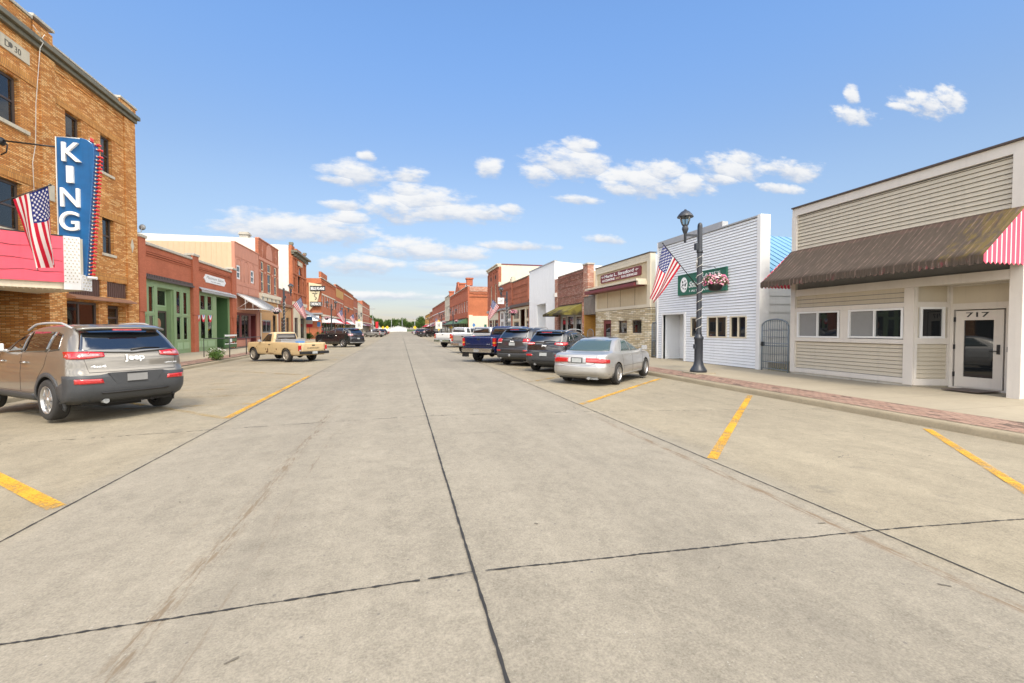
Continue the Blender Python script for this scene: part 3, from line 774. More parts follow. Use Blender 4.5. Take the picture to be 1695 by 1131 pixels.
mb = MB(); F.box(mb, 15.6, 23.05, 3.153, 3.25, -3.4, -.353); mb.build('lobby_ceiling', 'brownpaint', r)
mb = MB()
for a in (17.2, 18.5, 19.8, 21.1): F.box(mb, a, a+1.2, .0, 2.5, -3.398, -3.34)
dd = mb.build('lobby_door', 'browndark', r)
mb = MB()
for a in (17.2, 18.5, 19.8, 21.1): F.box(mb, a+.14, a+1.06, .3, 2.36, -3.339, -3.33)
mb.build('pane', 'g_dark', dd)
mb = MB(); mb.prism([(29.05, 5.75), (29.2, 6.12), (29.05, 6.5), (28.9, 6.12)], 'x', F.X(.003+.07), F.X(.1)); F.box(mb, 23.04, 23.35, 6.95, 7.62, .073, .11); mb.build('plaque', 'stone', r)
shell(r, F, y0, y1, 13.2, 26, 'b_brown', t=.35)

# blade sign and marquee hang on the cinema: each can be unbolted
mq = thing('marquee', 'pink and white V-shaped cinema marquee with rows of bulbs on its white nose', 'marquee', (-12.8, 19.9, 3.9))
plan = [(-14.19, 17.42), (-11.5, 19.4), (-11.18, 19.64), (-11.18, 20.16), (-11.5, 20.4), (-14.19, 22.38)]
def ringbox(pl, z0, z1, inset=0.):
    c = (-13., 19.9); pl = [(x+(c[0]-x)*inset, y+(c[1]-y)*inset) for x, y in pl]
    mb = MB(); mb.prism(pl, 'z', z0, z1); return mb
ringbox(plan, 3.22, 4.86, .004).build('marquee_body', 'cream', mq)
ringbox(plan, 3.02, 3.215, .03).build('soffit', 'cream', mq)
d_ = Vector((-11.5+14.19, 19.4-17.42, 0)).normalized(); n_ = Vector((d_.y, -d_.x, 0))
def panelbox(mb, p, d, n, a0, a1, z0, z1, t0, t1):
    vs = []
    for tt in (t0, t1):
        for a, z in ((a0, z0), (a1, z0), (a1, z1), (a0, z1)): q = Vector((p[0], p[1], 0))+d*a+n*tt; vs.append((q.x, q.y, z))
    mb.add(vs, [(0, 1, 2, 3), (7, 6, 5, 4), (0, 4, 5, 1), (1, 5, 6, 2), (2, 6, 7, 3), (3, 7, 4, 0)])
mb = MB(); panelbox(mb, plan[0], d_, n_, .02, 3.33, 3.25, 4.84, .003, .05); pk = mb.build('letter_board', 'signpink', mq)
mb = MB()
for zz in (4.42, 3.99, 3.58):
    pts = []
    for i in range(25):
        q = Vector((plan[0][0], plan[0][1], 0))+d_*(.05+3.25*i/24)+n_*(.058+.006*sin(i)); pts.append((q.x, q.y, zz+.02*sin(i*.9+zz*5)-(.03*sin(i*.26) if zz < 3.7 else 0)))
    mb.tube(pts, .0075, 5)
panelbox(mb, plan[0], d_, n_, .02, 3.33, 4.86, 4.89, -.05, .06)
mb.build('track_wire', 'blackiron', pk)
d2 = Vector((plan[2][0]-plan[1][0], plan[2][1]-plan[1][1], 0)).normalized(); n2 = Vector((d2.y, -d2.x, 0)); L2 = .40
mb = MB(); panelbox(mb, plan[1], d2, n2, -.02, L2+.02, 3.22, 4.88, .003, .04); panelbox(mb, (-11.18, 19.64), Vector((0, 1, 0)), Vector((1, 0, 0)), .0, .55, 3.0, 3.56, .003, .06)
panelbox(mb, plan[1], d2, n2, -.02, L2+.02, 3.0, 3.216, .003, .05)
mb.build('bulb_panel', 'white', mq)
bb = MB()
def bulb(mb, c, r=.03): mb.lathe([(r*sin(pi*i/5), -r*cos(pi*i/5)*1.2) for i in range(6)], c, 8)
for i in range(15):
    for k in range(4):
        q = Vector((plan[1][0], plan[1][1], 0))+d2*(.03+.10*k+(.05 if i % 2 else 0))+n2*.065; bulb(bb, (q.x, q.y, 3.28+i*.108), .02)
for i in range(5):
    for k in range(3): bulb(bb, (-11.18+.085, 19.7+.16*k+(.08 if i % 2 else 0), 3.06+i*.11), .02)
for k in range(22):
    q = Vector((plan[0][0], plan[0][1], 0))+d_*(.1+.15*k)-n_*.12; bulb(bb, (q.x, q.y, 3.0), .03)
tag(bb.build('bulb', 'bulbwhite', mq), kind='stuff')
mb = MB(); mb.tube([(-11.35, 19.9, 3.50), (-10.86, 19.97, 3.47)], .05, 12); mb.tube([(-10.86, 19.97, 3.47), (-10.84, 19.972, 3.468)], .058, 12); mb.build('flood_lamp', 'white', mq)

_mb0 = MB
sg = thing('blade_sign', 'tall blue blade sign reading KING with red bulbs down its tapering edge', 'sign', (-11.6, 20, 6))
out = [(-12.06, 8.46), (-12.06, 3.6), (-11.26, 3.5)]+[(-10.93, 7.9), (-10.93, 8.15), (-10.98, 8.33), (-11.1, 8.44), (-11.3, 8.5)]
mb = MB(); mb.prism(out, 'y', 19.85, 20.17); mb.build('sign_body', 'signblue', sg, bevel=.015)
mb = MB(); mb.tube([(-12.075, 19.86, 3.65), (-12.075, 19.86, 8.48), (-11.35, 19.86, 8.47)], .022, 6); mb.build('sign_edging', 'white', sg)
for ch, zb, h_, w_, xc in (('K', 7.62, .70, .58, -11.58), ('I', 6.86, .62, .20, -11.64), ('N', 6.0, .70, .58, -11.65), ('G', 5.16, .70, .58, -11.69)):
    # open channel letters: a broad letter, a return and an inner tray
    o1 = lettering('letter', ch, h_, (xc-w_/2, 19.848, zb), (1, 0, 0), (0, 0, 1), 'letterwhite', sg, .09, w=w_*.98, bold=.008)
    
br = MB(); bw = MB()
ep = [(-11.26, 3.6), (-10.93, 7.9), (-10.93, 8.15), (-10.98, 8.33), (-11.1, 8.44), (-11.3, 8.5)]
L = []
for (xa, za), (xb, zb) in zip(ep[:-1], ep[1:]):
    n = max(1, int(sqrt((xb-xa)**2+(zb-za)**2)/.135))
    for i in range(n): L.append((xa+(xb-xa)*i/n, za+(zb-za)*i/n))
for i, (x_, z_) in enumerate(L):
    for yy in (19.91, 20.01, 20.11):
        up_ = z_ > 8.35
        c_ = (x_+(0 if up_ else .05), yy, z_+(.05 if up_ else .0))
        if yy == 19.91: bulb(bw, c_, .026)
        else: br.tube([(x_, yy, z_), (x_+(.0 if up_ else .10), yy, z_+(.1 if up_ else .02))], .026, 6); bulb(br, (x_+(.0 if up_ else .11), yy, z_+(.11 if up_ else .02)), .036)
tag(br.build('red_bulb', 'bulbred', sg), kind='stuff'); tag(bw.build('white_bulb', 'bulbwhite', sg), kind='stuff')
mb = MB(); mb.tube([(-12.06, 20.0, 8.15), (-14.19, 20.55, 8.42)], .03, 6); mb.tube([(-12.06, 20.0, 4.6), (-14.19, 20.4, 4.6)], .03, 6)
mb.lathe([(.16, 0), (.14, .05), (.05, .1)], (-14.12, 20.55, 8.38), 10, 'x'); mb.tube([(-14.15, 20.56, 7.9), (-13.95, 20.5, 8.0), (-13.9, 20.48, 8.25), (-14.05, 20.5, 8.36)], .025, 6)
bk_ = mb.build('bracket', 'blackiron', sg)
sg.location.x += .16

mb = MB(); mb.tube([(-14.02, 22.25, 13.35), (-13.86, 22.55, 13.1), (-13.88, 22.4, 12.8), (-14.08, 22.42, 10.6), (-14.1, 22.38, 9.0), (-14.1, 22.2, 8.2), (-14.1, 22.25, 6.2)], .012, 5)
mb.tube([(-13.9, 22.1, 13.5), (-13.86, 22.5, 13.25), (-13.9, 22.7, 13.5)], .012, 5)
tag(mb.build('cable', 'thread'), 'loose white cable hanging down the ochre brick front of the cinema', 'cable')
dish = thing('satellite_dish', 'small grey satellite dish on the far corner of the ochre cinema', 'satellite dish', (-14.1, 29.75, 7.2))
mb = MB(); mb.lathe([(.02, 0), (.10, .02), (.17, .06)], (-14.0, 29.78, 7.3), 14, 'y'); mb.build('reflector', 'greymetal', dish)
mb = MB(); mb.tube([(-14.0, 29.78, 7.3), (-14.0, 29.7, 7.0), (-14.18, 29.62, 6.95)], .02, 6); mb.build('mast', 'greymetal', dish)

# ---- single-storey red brick pair with green shopfronts
y0, y1 = 29.63, 45.1
r = bld('brick_shop_building', 'low red brick building with two sage green shopfronts between slim pilasters', 'building', F, y0, y1)
wl = MB(); wall(wl, F, y0, y1, -.3, 6.45, [(30.35, 36.42, -.31, 4.70), (37.32, 44.0, -.31, 4.42)], 0, .3)
for a, b in ((29.64, 30.3), (36.4, 37.34), (44.05, 45.08)): F.box(wl, a, b, 2.6, 6.75, .002, .12)
for a, b in ((29.64, 29.95), (36.5, 37.2), (44.3, 45.0)):
    F.box(wl, a, b, -.1, 2.58, .002, .10)
for zz, oo in ((5.86, .05), (5.98, .08), (6.10, .05)):
    for a, b in ((30.31, 36.39), (37.35, 44.04)): F.box(wl, a, b, zz, zz+.06, .002, oo)
wl.build('wall', 'b_redpaint', r)
cm = MB()
for a, b in ((30.33, 36.37), (37.37, 44.02)): F.box(cm, a, b, 6.453, 6.62, -.35, .12)
for a, b in ((29.64, 30.34), (36.38, 37.36), (44.03, 45.09)): F.box(cm, a-.0, b, 6.753, 6.92, -.4, .2)
cm.build('coping', 'coping', r, bevel=.03)
# bay one
def front(root, F, y0, y1, z0, z1, holes, o, mat, t=.12):
    mb = wall(MB(), F, y0, y1, z0, z1, holes, o, t); return mb.build('shopfront', mat, root)
H1 = [(30.42, 30.78, 2.6, 4.17), (31.0, 31.6, 2.6, 4.17), (30.42, 30.78, .86, 2.45), (31.0, 31.6, .86, 2.45), (31.98, 34.05, .08, 4.15), (34.39, 35.07, 2.58, 4.15), (35.39, 36.07, 2.58, 4.15), (34.39, 35.07, .86, 2.45), (35.39, 36.07, .86, 2.45)]
front(r, F, 30.36, 36.41, -.05, 4.68, H1, -.1, 'green')
for h_ in H1:
    if h_[1]-h_[0] < 1: window(r, F, h_[0]+.005, h_[1]-.005, h_[2]+.005, h_[3]-.005, 'greenlight', 'g_clear', .03, .05, o=-.1, blind='curtain', bt=.97 if h_[2] > 2 else .55)
mb = MB()
for a, b in ((30.45, 30.85), (30.95, 31.7), (34.4, 35.1), (35.3, 36.1)): F.box(mb, a, b, .25, .70, -.099, -.075)
mb.build('panel', 'greenlight', r)
mb = MB(); F.box(mb, 31.98, 32.0, .08, 4.15, -.6, -.222); F.box(mb, 33.95, 34.05, .08, 4.15, -.6, -.222); F.box(mb, 32.0, 33.95, 2.76, 3.02, -.6, -.48); F.box(mb, 32.0, 33.95, 4.1, 4.15, -.6, -.222)
mb.build('door_surround', 'green', r)
d1 = window(r, F, 32.0, 33.95, .06, 2.75, 'browndark', 'g_dark', 0, .10, o=-.5, name='door')
mb = MB(); cen = F.P(32.95, 1.95, -.535); mb.lathe([(.34, 0), (.34, .012)], (cen[0], cen[1], cen[2]), 20, 'x'); em_ = mb.build('window_decal', 'copper', d1)
window(r, F, 32.0, 33.95, 3.03, 4.1, 'greenlight', 'g_clear', 0, .08, o=-.5, name='transom_window', blind='curtain')
inside(r, F, 30.4, 36.3, 4.5, 2.6, -1.2)
mb = MB(); F.box(mb, 30.3, 36.5, 4.50, 4.62, .003, .16)
for k in range(32): F.box(mb, 30.32+k*.193, 30.46+k*.193, 4.62, 4.80, .003, .10)
mb.build('rolled_awning', 'browndark', r)
# bay two
H2 = [(37.45, 37.95, 3.0, 4.17), (38.1, 39.1, 3.0, 4.17), (39.37, 40.35, 3.0, 4.17), (37.45, 37.95, .84, 2.72), (38.1, 39.1, .84, 2.72), (39.37, 40.35, .84, 2.72), (41.1, 43.9, .06, 4.2)]
front(r, F, 37.33, 43.99, -.05, 4.40, H2, -.1, 'green')
for h_ in H2[:6]: window(r, F, h_[0]+.005, h_[1]-.005, h_[2]+.005, h_[3]-.005, 'greenlight', 'g_clear', .03, .06, o=-.1, blind='curtain', bt=.98 if h_[2] > 2 else .25)
mb = MB()
for a, b in ((37.42, 38.0), (38.1, 39.1), (39.3, 40.6)): F.box(mb, a, b, .27, .72, -.099, -.075)
mb.build('panel', 'greenlight', r)
mb = MB(); F.box(mb, 41.1, 41.15, .06, 4.2, -1.6, -.222); F.box(mb, 43.85, 43.9, .06, 4.2, -1.6, -.222); F.box(mb, 41.15, 43.85, .06, 2.6, -1.6, -1.5); F.box(mb, 41.15, 43.85, 2.62, 4.2, -1.58, -1.5); F.box(mb, 41.1, 43.9, 4.203, 4.3, -1.6, -.222)
mb.build('recess_panel', 'greendark', r)
inside(r, F, 37.4, 41.0, 4.3, 2.6, -.3)
mb = MB(); mb.prism([(F.X(.003), 4.68), (F.X(.26), 4.50), (F.X(.26), 4.46), (F.X(.003), 4.62)], 'y', 37.4, 44.6)
for k in range(36):
    a = 37.41+k*.2; mb.prism([(a, 4.44), (a+.19, 4.44), (a+.17, 4.32), (a+.095, 4.27), (a+.02, 4.32)], 'x', F.X(.25), F.X(.258))
mb.build('scalloped_awning', 'stripecanvas', r)
shell(r, F, y0, y1, 6.4, 24, 'b_redpaint', t=.3)
pl = thing('shop_sign', 'white notched plaque with faint lettering on the low red brick front', 'sign', F.P(40.6, 5.4, .02))
pp = [(38.75, 5.12), (42.45, 5.12), (42.55, 5.25), (42.8, 5.42), (42.55, 5.6), (42.45, 5.73), (38.75, 5.73), (38.65, 5.6), (38.4, 5.42), (38.65, 5.25)]
mb = MB(); mb.prism(pp, 'x', F.X(.003), F.X(.05)); mb.build('board', 'white', pl, bevel=.01)
m_ = MB(); lettering('', 'Platinum Salon', .22, F.P(38.85, 5.42, .052), (0, 1, 0), (0, 0, 1), None, None, .004, w=3.4, shear=.3, mb=m_); lettering('', 'the hair stylists', .1, F.P(39.7, 5.22, .052), (0, 1, 0), (0, 0, 1), None, None, .004, w=1.9, mb=m_)
m_.build('lettering', 'blindgrey', pl, recalc=False)
for k, yy in enumerate((37.7, 38.6, 39.86)):
    b_ = thing('bunting', ('pleated flag bunting in the lower shop window next to the middle pilaster', 'pleated flag bunting in the middle lower window of the second green shopfront', 'pleated flag bunting in the lower window beside the dark green recess')[k], 'bunting', F.P(yy, 2.6, -.08), 0, 'bunting in the green shop windows')
    for nm, r0, r1, mt in (('blue_band', .0, .13, 'bluesign'), ('white_band', .13, .24, 'white'), ('red_band', .24, .36, 'red')):
        mb = MB(); n = 10; q = []
        for i in range(n+1):
            a = pi+pi*i/n; q.append((yy+r0*cos(a)*.95, 2.66+r0*sin(a)*1.5))
        q2 = [(yy+r1*cos(pi+pi*i/n)*.95, 2.66+r1*sin(pi+pi*i/n)*1.5) for i in range(n, -1, -1)]
        mb.prism(q+q2 if r0 else q2, 'x', F.X(-.108), F.X(-.102)); mb.build(nm, mt, b_)
bc = thing('barricade', 'green and white plank barricade with a paper notice across the dark green doorway', 'barricade', F.P(42.6, 0, .35))
mb = MB()
for yy in (41.35, 43.95): F.box(mb, yy-.04, yy+.04, -.02, 1.2, .30, .38)
mb.build('post', 'greendark', bc)
mb = MB(); F.box(mb, 41.3, 44.0, .55, .8, .383, .42); F.box(mb, 41.3, 44.0, .08, .34, .383, .42); mb.build('plank', 'greendark', bc)
mb = MB(); F.box(mb, 41.3, 44.0, 1.0, 1.14, .383, .42); F.box(mb, 41.3, 44.0, .36, .42, .383, .41); mb.build('white_plank', 'white', bc)
mb = MB(); F.box(mb, 42.2, 42.8, .5, .82, .423, .43); mb.build('notice', 'white', bc)

# ---- salmon two-storey with tan metal flank
y0, y1 = 45.13, 52.12
r = bld('salmon_building', 'salmon painted two-storey building with a tan metal flank and a corrugated awning', 'building', F, y0, y1)
hs = [(45.57, 46.5, 6.12, 7.38), (49.5, 50.5, 6.12, 7.38), (45.3, 51.2, -.31, 3.12)]
wl = wall(MB(), F, y0, y1, -.3, 9.3, hs, 0, .25)
F.box(wl, y0, y1, 9.303, 9.38, -.3, .06)
for zz in (8.1, 5.6, 4.9): F.box(wl, y0+.01, y1-.01, zz, zz+.06, .002, .03)
for a in (46.9, 48.7, 51.0): F.box(wl, a, a+.05, 3.3, 5.58, .002, .02)
wl.build('wall', 'pinkpaint', r)
mb = MB()
for cy in (46.03, 48.15, 50.0):
    pts = [(cy-.62, 5.95), (cy-.62, 7.65)]+[(cy-.62*cos(pi*i/8), 7.65+.32*sin(pi*i/8)) for i in range(1, 8)]+[(cy+.62, 7.65), (cy+.62, 5.95)]
    mb.tube([F.P(a, b, .0) for a, b in pts], .03, 4)
mb.build('blind_arch', 'pinkpaint', r)
window(r, F, 45.585, 46.485, 6.135, 7.365, 'white', 'g_dark', .02, .13, rails=(.5,)); window(r, F, 49.515, 50.485, 6.135, 7.365, 'white', 'g_dark', .02, .13, rails=(.5,))
H = [(45.45, 46.5, .76, 2.92), (46.9, 49.0, .76, 2.92), (49.6, 51.1, .03, 2.95)]
front(r, F, 45.32, 51.18, -.05, 3.1, H, -.08, 'maroon')
mb = MB(); F.box(mb, 45.4, 49.2, .02, .6, -.079, -.04); mb.build('stall_riser', 'pinkpaint', r)
for h_ in H[:2]: window(r, F, h_[0]+.01, h_[1]-.01, h_[2]+.01, h_[3]-.01, 'brownpaint', 'g_clear', .03, .07, o=-.08, bars=(.5,) if h_[1]-h_[0] > 1.5 else (), name='shop_window', blind='curtain', bt=.85)
mb = MB(); F.box(mb, 49.6, 51.1, .03, 2.95, -1.15, -1.05); F.box(mb, 49.55, 49.6, .03, 2.95, -1.15, -.21); F.box(mb, 51.1, 51.15, .03, 2.95, -1.15, -.21); mb.build('door', 'maroon', r)
inside(r, F, 45.4, 49.4, 3.05, 2.2, -.25)
shell(r, F, y0, y1, 9.28, 21, 'tanmetal', t=.25, slope=.5)
mb = MB()
for k in range(50): mb.box(F.X(-.6-k*.41), F.X(-.66-k*.41), y0-.012, y0+.011, 6.5, 9.25-(.6+k*.41)/21*.5)
mb.build('rib', 'tanmetal', r)
mb = MB(); mb.box(F.X(-5.9), F.X(-6.5), y0-.05, y0+.01, 7.6, 8.15); mb.build('vent', 'white', r)
mb = MB(); mb.box(F.X(.02), F.X(-21), y0-.03, y0+.2, 8.79, 8.8); 
def corr(u, v, F=F):
    yy = 45.3+6.7*u; return (F.X(.02+2.15*v), yy, 4.78-1.36*v+.035*sin(u*2*pi*34))
aw = MB(); aw.grid(corr, 272, 2, .01, True); ao = aw.build('awning', 'stripecanvas', r)
mb = MB()
for yy in (45.32, 51.98):
    a, b, c = F.P(yy, 4.72, .03), F.P(yy, 3.38, 2.15), F.P(yy, 3.38, .03)
    for p, q in ((a, b), (b, c), (c, a)): mb.tube([p, q], .022, 6)
    for f in (.33, .62): mb.tube([F.P(yy, 3.38, .03+2.12*f), F.P(yy, 4.72-1.34*f, .03+2.12*f)], .016, 5)
    mb.tube([F.P(yy, 3.4, .05), F.P(yy, 4.1, 1.0)], .014, 5)
mb.tube([F.P(45.32, 3.38, 2.15), F.P(51.98, 3.38, 2.15)], .03, 6); mb.build('awning_frame', 'white', ao)

# ---- orange-brown building with star ornaments
y0, y1 = 52.15, 60.05
r = bld('ornamented_building', 'brown brick two-storey building with star reliefs, tall pale windows and a white flank', 'building', F, y0, y1)
W = [(52.95, 53.95), (55.3, 56.75), (58.05, 59.2)]
hs = [(a, b, 7.85, 8.77) for a, b in W]+[(a, b, 5.55, 7.72) for a, b in W]+[(52.4, 59.8, -.31, 4.6)]
wall(MB(), F, y0, y1, -.3, 11.0, hs, 0, .3).build('wall', 'b_brown', r)
for a, b in W:
    for c, d, rr in ((7.86, 8.76, ()), (5.56, 7.71, (.5,))): window(r, F, a+.01, b-.01, c, d, 'cream', 'g_clear', .06, .1, rails=rr, blind='curtain', bt=.97)
mb = MB(); F.box(mb, y0, y1, 11.003, 11.1, -.33, .08); F.box(mb, 52.2, 60.0, 8.85, 9.15, .003, .04)
for a in (52.2, 54.1, 56.95, 59.35): F.box(mb, a, a+.55, 7.55, 7.8, .003, .04)
mb.prism(arch_pts(56.0, 9.3, 1.2, 9.75), 'x', F.X(.003), F.X(.04))
for cy in (53.4, 58.8):
    pts = []
    for i in range(8):
        a = pi/2+i*pi/4; rr = (.75 if i % 4 == 0 else .42) if i % 2 == 0 else .16; pts.append((cy+rr*cos(a)*.8, 9.95+rr*sin(a)))
    mb.prism(pts, 'x', F.X(.003), F.X(.045))
mb.build('relief', 'pinkpaint', r)
mb = MB(); F.box(mb, 52.1, 60.0, 4.62, 5.0, .003, .18); F.box(mb, 52.1, 60.0, 5.003, 5.4, .003, .30); mb.build('cornice', 'cream', r)
mb = MB()
for k in range(5): F.box(mb, 52.6+k*1.7, 52.85+k*1.7, 4.7, 4.98, .183, .26)
mb.build('bracket', 'greymetal', r)
H = [(53.3, 56.65, 1.2, 2.6), (57.4, 58.9, .03, 3.2)]
front(r, F, 52.42, 59.78, -.05, 4.58, H, -.04, 'ochre')
window(r, F, 53.31, 56.64, 1.21, 2.59, 'greymetal', 'g_dark', .03, .1, o=-.04, bars=(.5,), name='shop_window')
d1 = window(r, F, 57.41, 58.89, .04, 3.19, 'brownpaint', 'g_half', .3, .12, o=-.04, rails=(.72,), name='door')
mb = MB(); F.box(mb, 52.45, 52.75, .0, 3.3, -.039, .03); F.box(mb, 59.2, 59.5, .0, 4.5, -.039, .03); mb.build('pilaster', 'cream', r)
shell(r, F, y0, y1, 11.0, 22, 'whiteplaster', t=.3)
mb = MB(); mb.box(-17.6, -16.7, 57.5, 58.4, 10.5, 12.6); mb.box(-17.7, -16.6, 57.4, 58.5, 12.3, 12.45); mb.build('chimney', 'coping', r)

# ---- low red shop
y0, y1 = 60.08, 66.83
r = bld('low_red_shop', 'narrow single-storey red brick shop with an ochre front behind the lamp post', 'building', F, y0, y1)
wall(MB(), F, y0, y1, -.3, 6.45, [(60.4, 66.5, -.31, 4.35)], 0, .3).build('wall', 'b_red', r)
mb = MB(); F.box(mb, y0, y1, 6.453, 6.55, -.33, .06); mb.build('coping', 'coping', r)
mb = MB(); F.box(mb, y0+.1, y1-.1, 4.4, 4.75, .003, .3); mb.build('cornice', 'copper', r)
H = [(61.2, 63.0, .6, 3.0), (63.8, 65.4, .03, 3.1)]
front(r, F, 60.42, 66.48, -.05, 4.33, H, -.04, 'ochre')
for h_, nm in zip(H, ('shop_window', 'door')): window(r, F, h_[0]+.01, h_[1]-.01, h_[2]+.01, h_[3]-.01, 'browndark', 'g_dark', .1, .09, o=-.04, name=nm)
shell(r, F, y0, y1, 6.4, 20, 'b_red', t=.3)

# ---- Romanesque block at the corner
y0, y1 = 66.86, 76.2
r = bld('romanesque_building', 'tall dark orange brick corner block with round arch, bracketed cornice and pale flank', 'building', F, y0, y1)
ca = 71.6
hs = [(67.95, 68.9, 6.85, 8.75), (73.9, 74.9, 6.85, 8.75), (70.7, 72.5, 6.6, 9.3), (67.3, 75.8, -.31, 4.9)]
wl = wall(MB(), F, y0, y1, -.3, 12.5, hs, 0, .35)
for a, b in ((y0+.01, 67.5), (69.3, 69.9), (73.1, 73.6), (75.5, y1-.01)): F.box(wl, a, b, 5.6, 11.3, .002, .12)
for zz in (6.5, 9.15, 11.3): F.box(wl, y0, y1, zz, zz+.2, .002, .16)
pts = [(ca+1.25*cos(pi*i/12), 9.35+1.25*sin(pi*i/12)) for i in range(13)]
wl.tube([F.P(a, b, .06) for a, b in pts], .14, 5)
for a, b in ((y0, 68.6), (70.0, 73.2), (74.8, y1)): F.box(wl, a, b, 12.503, 12.95, -.3, .05)
wl.build('wall', 'b_orange', r)
mb = MB(); mb.prism([(ca+1.05*cos(pi*i/12), 9.352+1.05*sin(pi*i/12)) for i in range(13)], 'x', F.X(.004), F.X(.03)); mb.build('fanlight', 'g_dark', r)
for a, b, c, d in hs[:3]: window(r, F, a+.01, b-.01, c+.01, d-.01, 'browndark', 'g_dark', .2, .1, rails=(.5,))
mb = MB(); F.box(mb, y0-.1, y1+.3, 11.75, 12.0, .003, .35); F.box(mb, y0-.2, y1+.5, 12.003, 12.25, .003, .75)
for k in range(8): F.box(mb, y0+.4+k*1.2, y0+.65+k*1.2, 11.5, 11.74, .163, .5)
for a in (y0-.02, 75.7): F.box(mb, a, a+.5, 12.953, 13.3, -.3, .2)
mb.build('cornice', 'verdigris', r)
mb = MB(); F.box(mb, 70.0, 73.0, 10.65, 11.25, .13, .2); tb = mb.build('tablet', 'stone', r)
H = [(68.3, 70.6, .4, 3.2), (72.2, 74.9, .25, 3.2)]
front(r, F, 67.32, 75.78, -.05, 4.88, H, .0, 'cream', .2)
mb = MB(); F.box(mb, 67.0, 76.0, 4.9, 5.35, .003, .22); F.box(mb, 67.3, 67.6, .05, 4.85, .003, .1); F.box(mb, 71.2, 71.6, .05, 4.85, .003, .1); F.box(mb, 75.4, 75.75, .05, 4.85, .003, .1); mb.build('pilaster', 'cream', r)
for h_ in H: window(r, F, h_[0]+.01, h_[1]-.01, h_[2]+.01, h_[3]-.01, 'browndark', 'g_dark', .1, .1, bars=(.5,), name='shop_window')
shell(r, F, y0, y1, 12.9, 22, 'whiteplaster', t=.35)
mb = MB()
def gaw(u, v, F=F): return (F.X(.1+2.2*v), 71.0+5.0*u, 4.5-1.5*v)
mb.grid(gaw, 10, 4, .03); mb.build('awning', 'greymetal', r)
# ================================================================== RIGHT SIDE
F = FR
m, t = newmat('stained_awning_canvas'); MT['awn717'] = m
p = t.pos(); x, y, z = t.sep(p)
st = t.math('LESS_THAN', t.math('FRACT', t.math('DIVIDE', y, .15)), .22)
cl = t.mix(st, (.26, .045, .06), (.44, .33, .29))
grime = t.math('ADD', t.noise(t.vmul(p, (1.2, 1.2, 1.2)), 1., 5, .6), t.math('MULTIPLY', t.noise(t.vmul(p, (2, 9, 2)), 1.5, 4, .65), .5))
lim = t.math('ADD', t.ramp(z, 3.14, 3.36), 0.)
top = t.ramp(t.math('ADD', z, t.math('MULTIPLY', t.noise(t.vmul(p, (1, 7, 1)), 1, 3), .35)), 4.62, 4.45)
g = t.math('MULTIPLY', t.ramp(t.math('ADD', t.math('ADD', grime, t.math('MULTIPLY', t.math('SUBTRACT', lim, 1.), .06)), t.math('MULTIPLY', t.ramp(y, 10.5, 8.0), t.math('MULTIPLY', t.math('SUBTRACT', lim, 1.), .10))), .42, .62), t.math('ADD', .80, t.math('MULTIPLY', top, .20)))
g = t.math('ADD', g, t.math('MULTIPLY', t.math('SUBTRACT', 1., g), .10))
dk = t.mix(t.noise(t.vmul(p, (2, 14, 2)), 2, 4, .7), (.048, .036, .028), (.115, .090, .068))
moss = t.math('MULTIPLY', t.ramp(t.math('ADD', t.noise(t.vmul(p, (2, 5, 2)), 1.3, 5, .7), t.math('MULTIPLY', t.ramp(y, 9.4, 7.6), .26)), .66, .84), lim)
c = t.mix(t.math('MAXIMUM', g, t.math('MULTIPLY', lim, .93)), cl, dk); c = t.mix(t.math('MULTIPLY', moss, .6), c, (.17, .12, .03))
ln = t.math('MULTIPLY', t.math('LESS_THAN', t.math('FRACT', t.math('ADD', t.math('DIVIDE', y, .15), t.math('MULTIPLY', t.noise(p, 2, 2), .25))), .24), t.ramp(t.noise(t.vmul(p, (1.6, 5, 1.6)), 1.4, 5, .7), .40, .66))
c = t.mix(t.math('MULTIPLY', ln, .42), c, (.30, .20, .16))
ln2 = t.ramp(t.noise(t.vmul(p, (1.2, 38, 1.2)), 1, 3, .6), .52, .72)
c = t.mix(t.math('MULTIPLY', ln2, .35), c, (.022, .016, .013))
t.done(t.bsdf(c, .85, 0, .2, t.bump(t.noise(t.vmul(p, (2, 12, 2)), 2, 4), .3, .02)))
m, t = newmat('red_striped_canvas'); MT['awnend'] = m
p = t.pos(); x, y, z = t.sep(p)
st = t.math('LESS_THAN', t.math('FRACT', t.math('DIVIDE', x, .148)), .22)
t.done(t.bsdf(t.mix(st, (.66, .095, .155), (.70, .63, .60)), .8, 0, .2))
m, t = newmat('mossy_brown_canvas'); MT['awnmoss'] = m
p = t.pos()
t.done(t.bsdf(t.mix(t.ramp(t.math('ADD', t.noise(p, 1.2, 4), t.math('MULTIPLY', t.ramp(t.sep(p)[2], 2.9, 3.5), .2)), .45, .65), (.045, .036, .024), (.185, .16, .042)), .9, 0, .2))

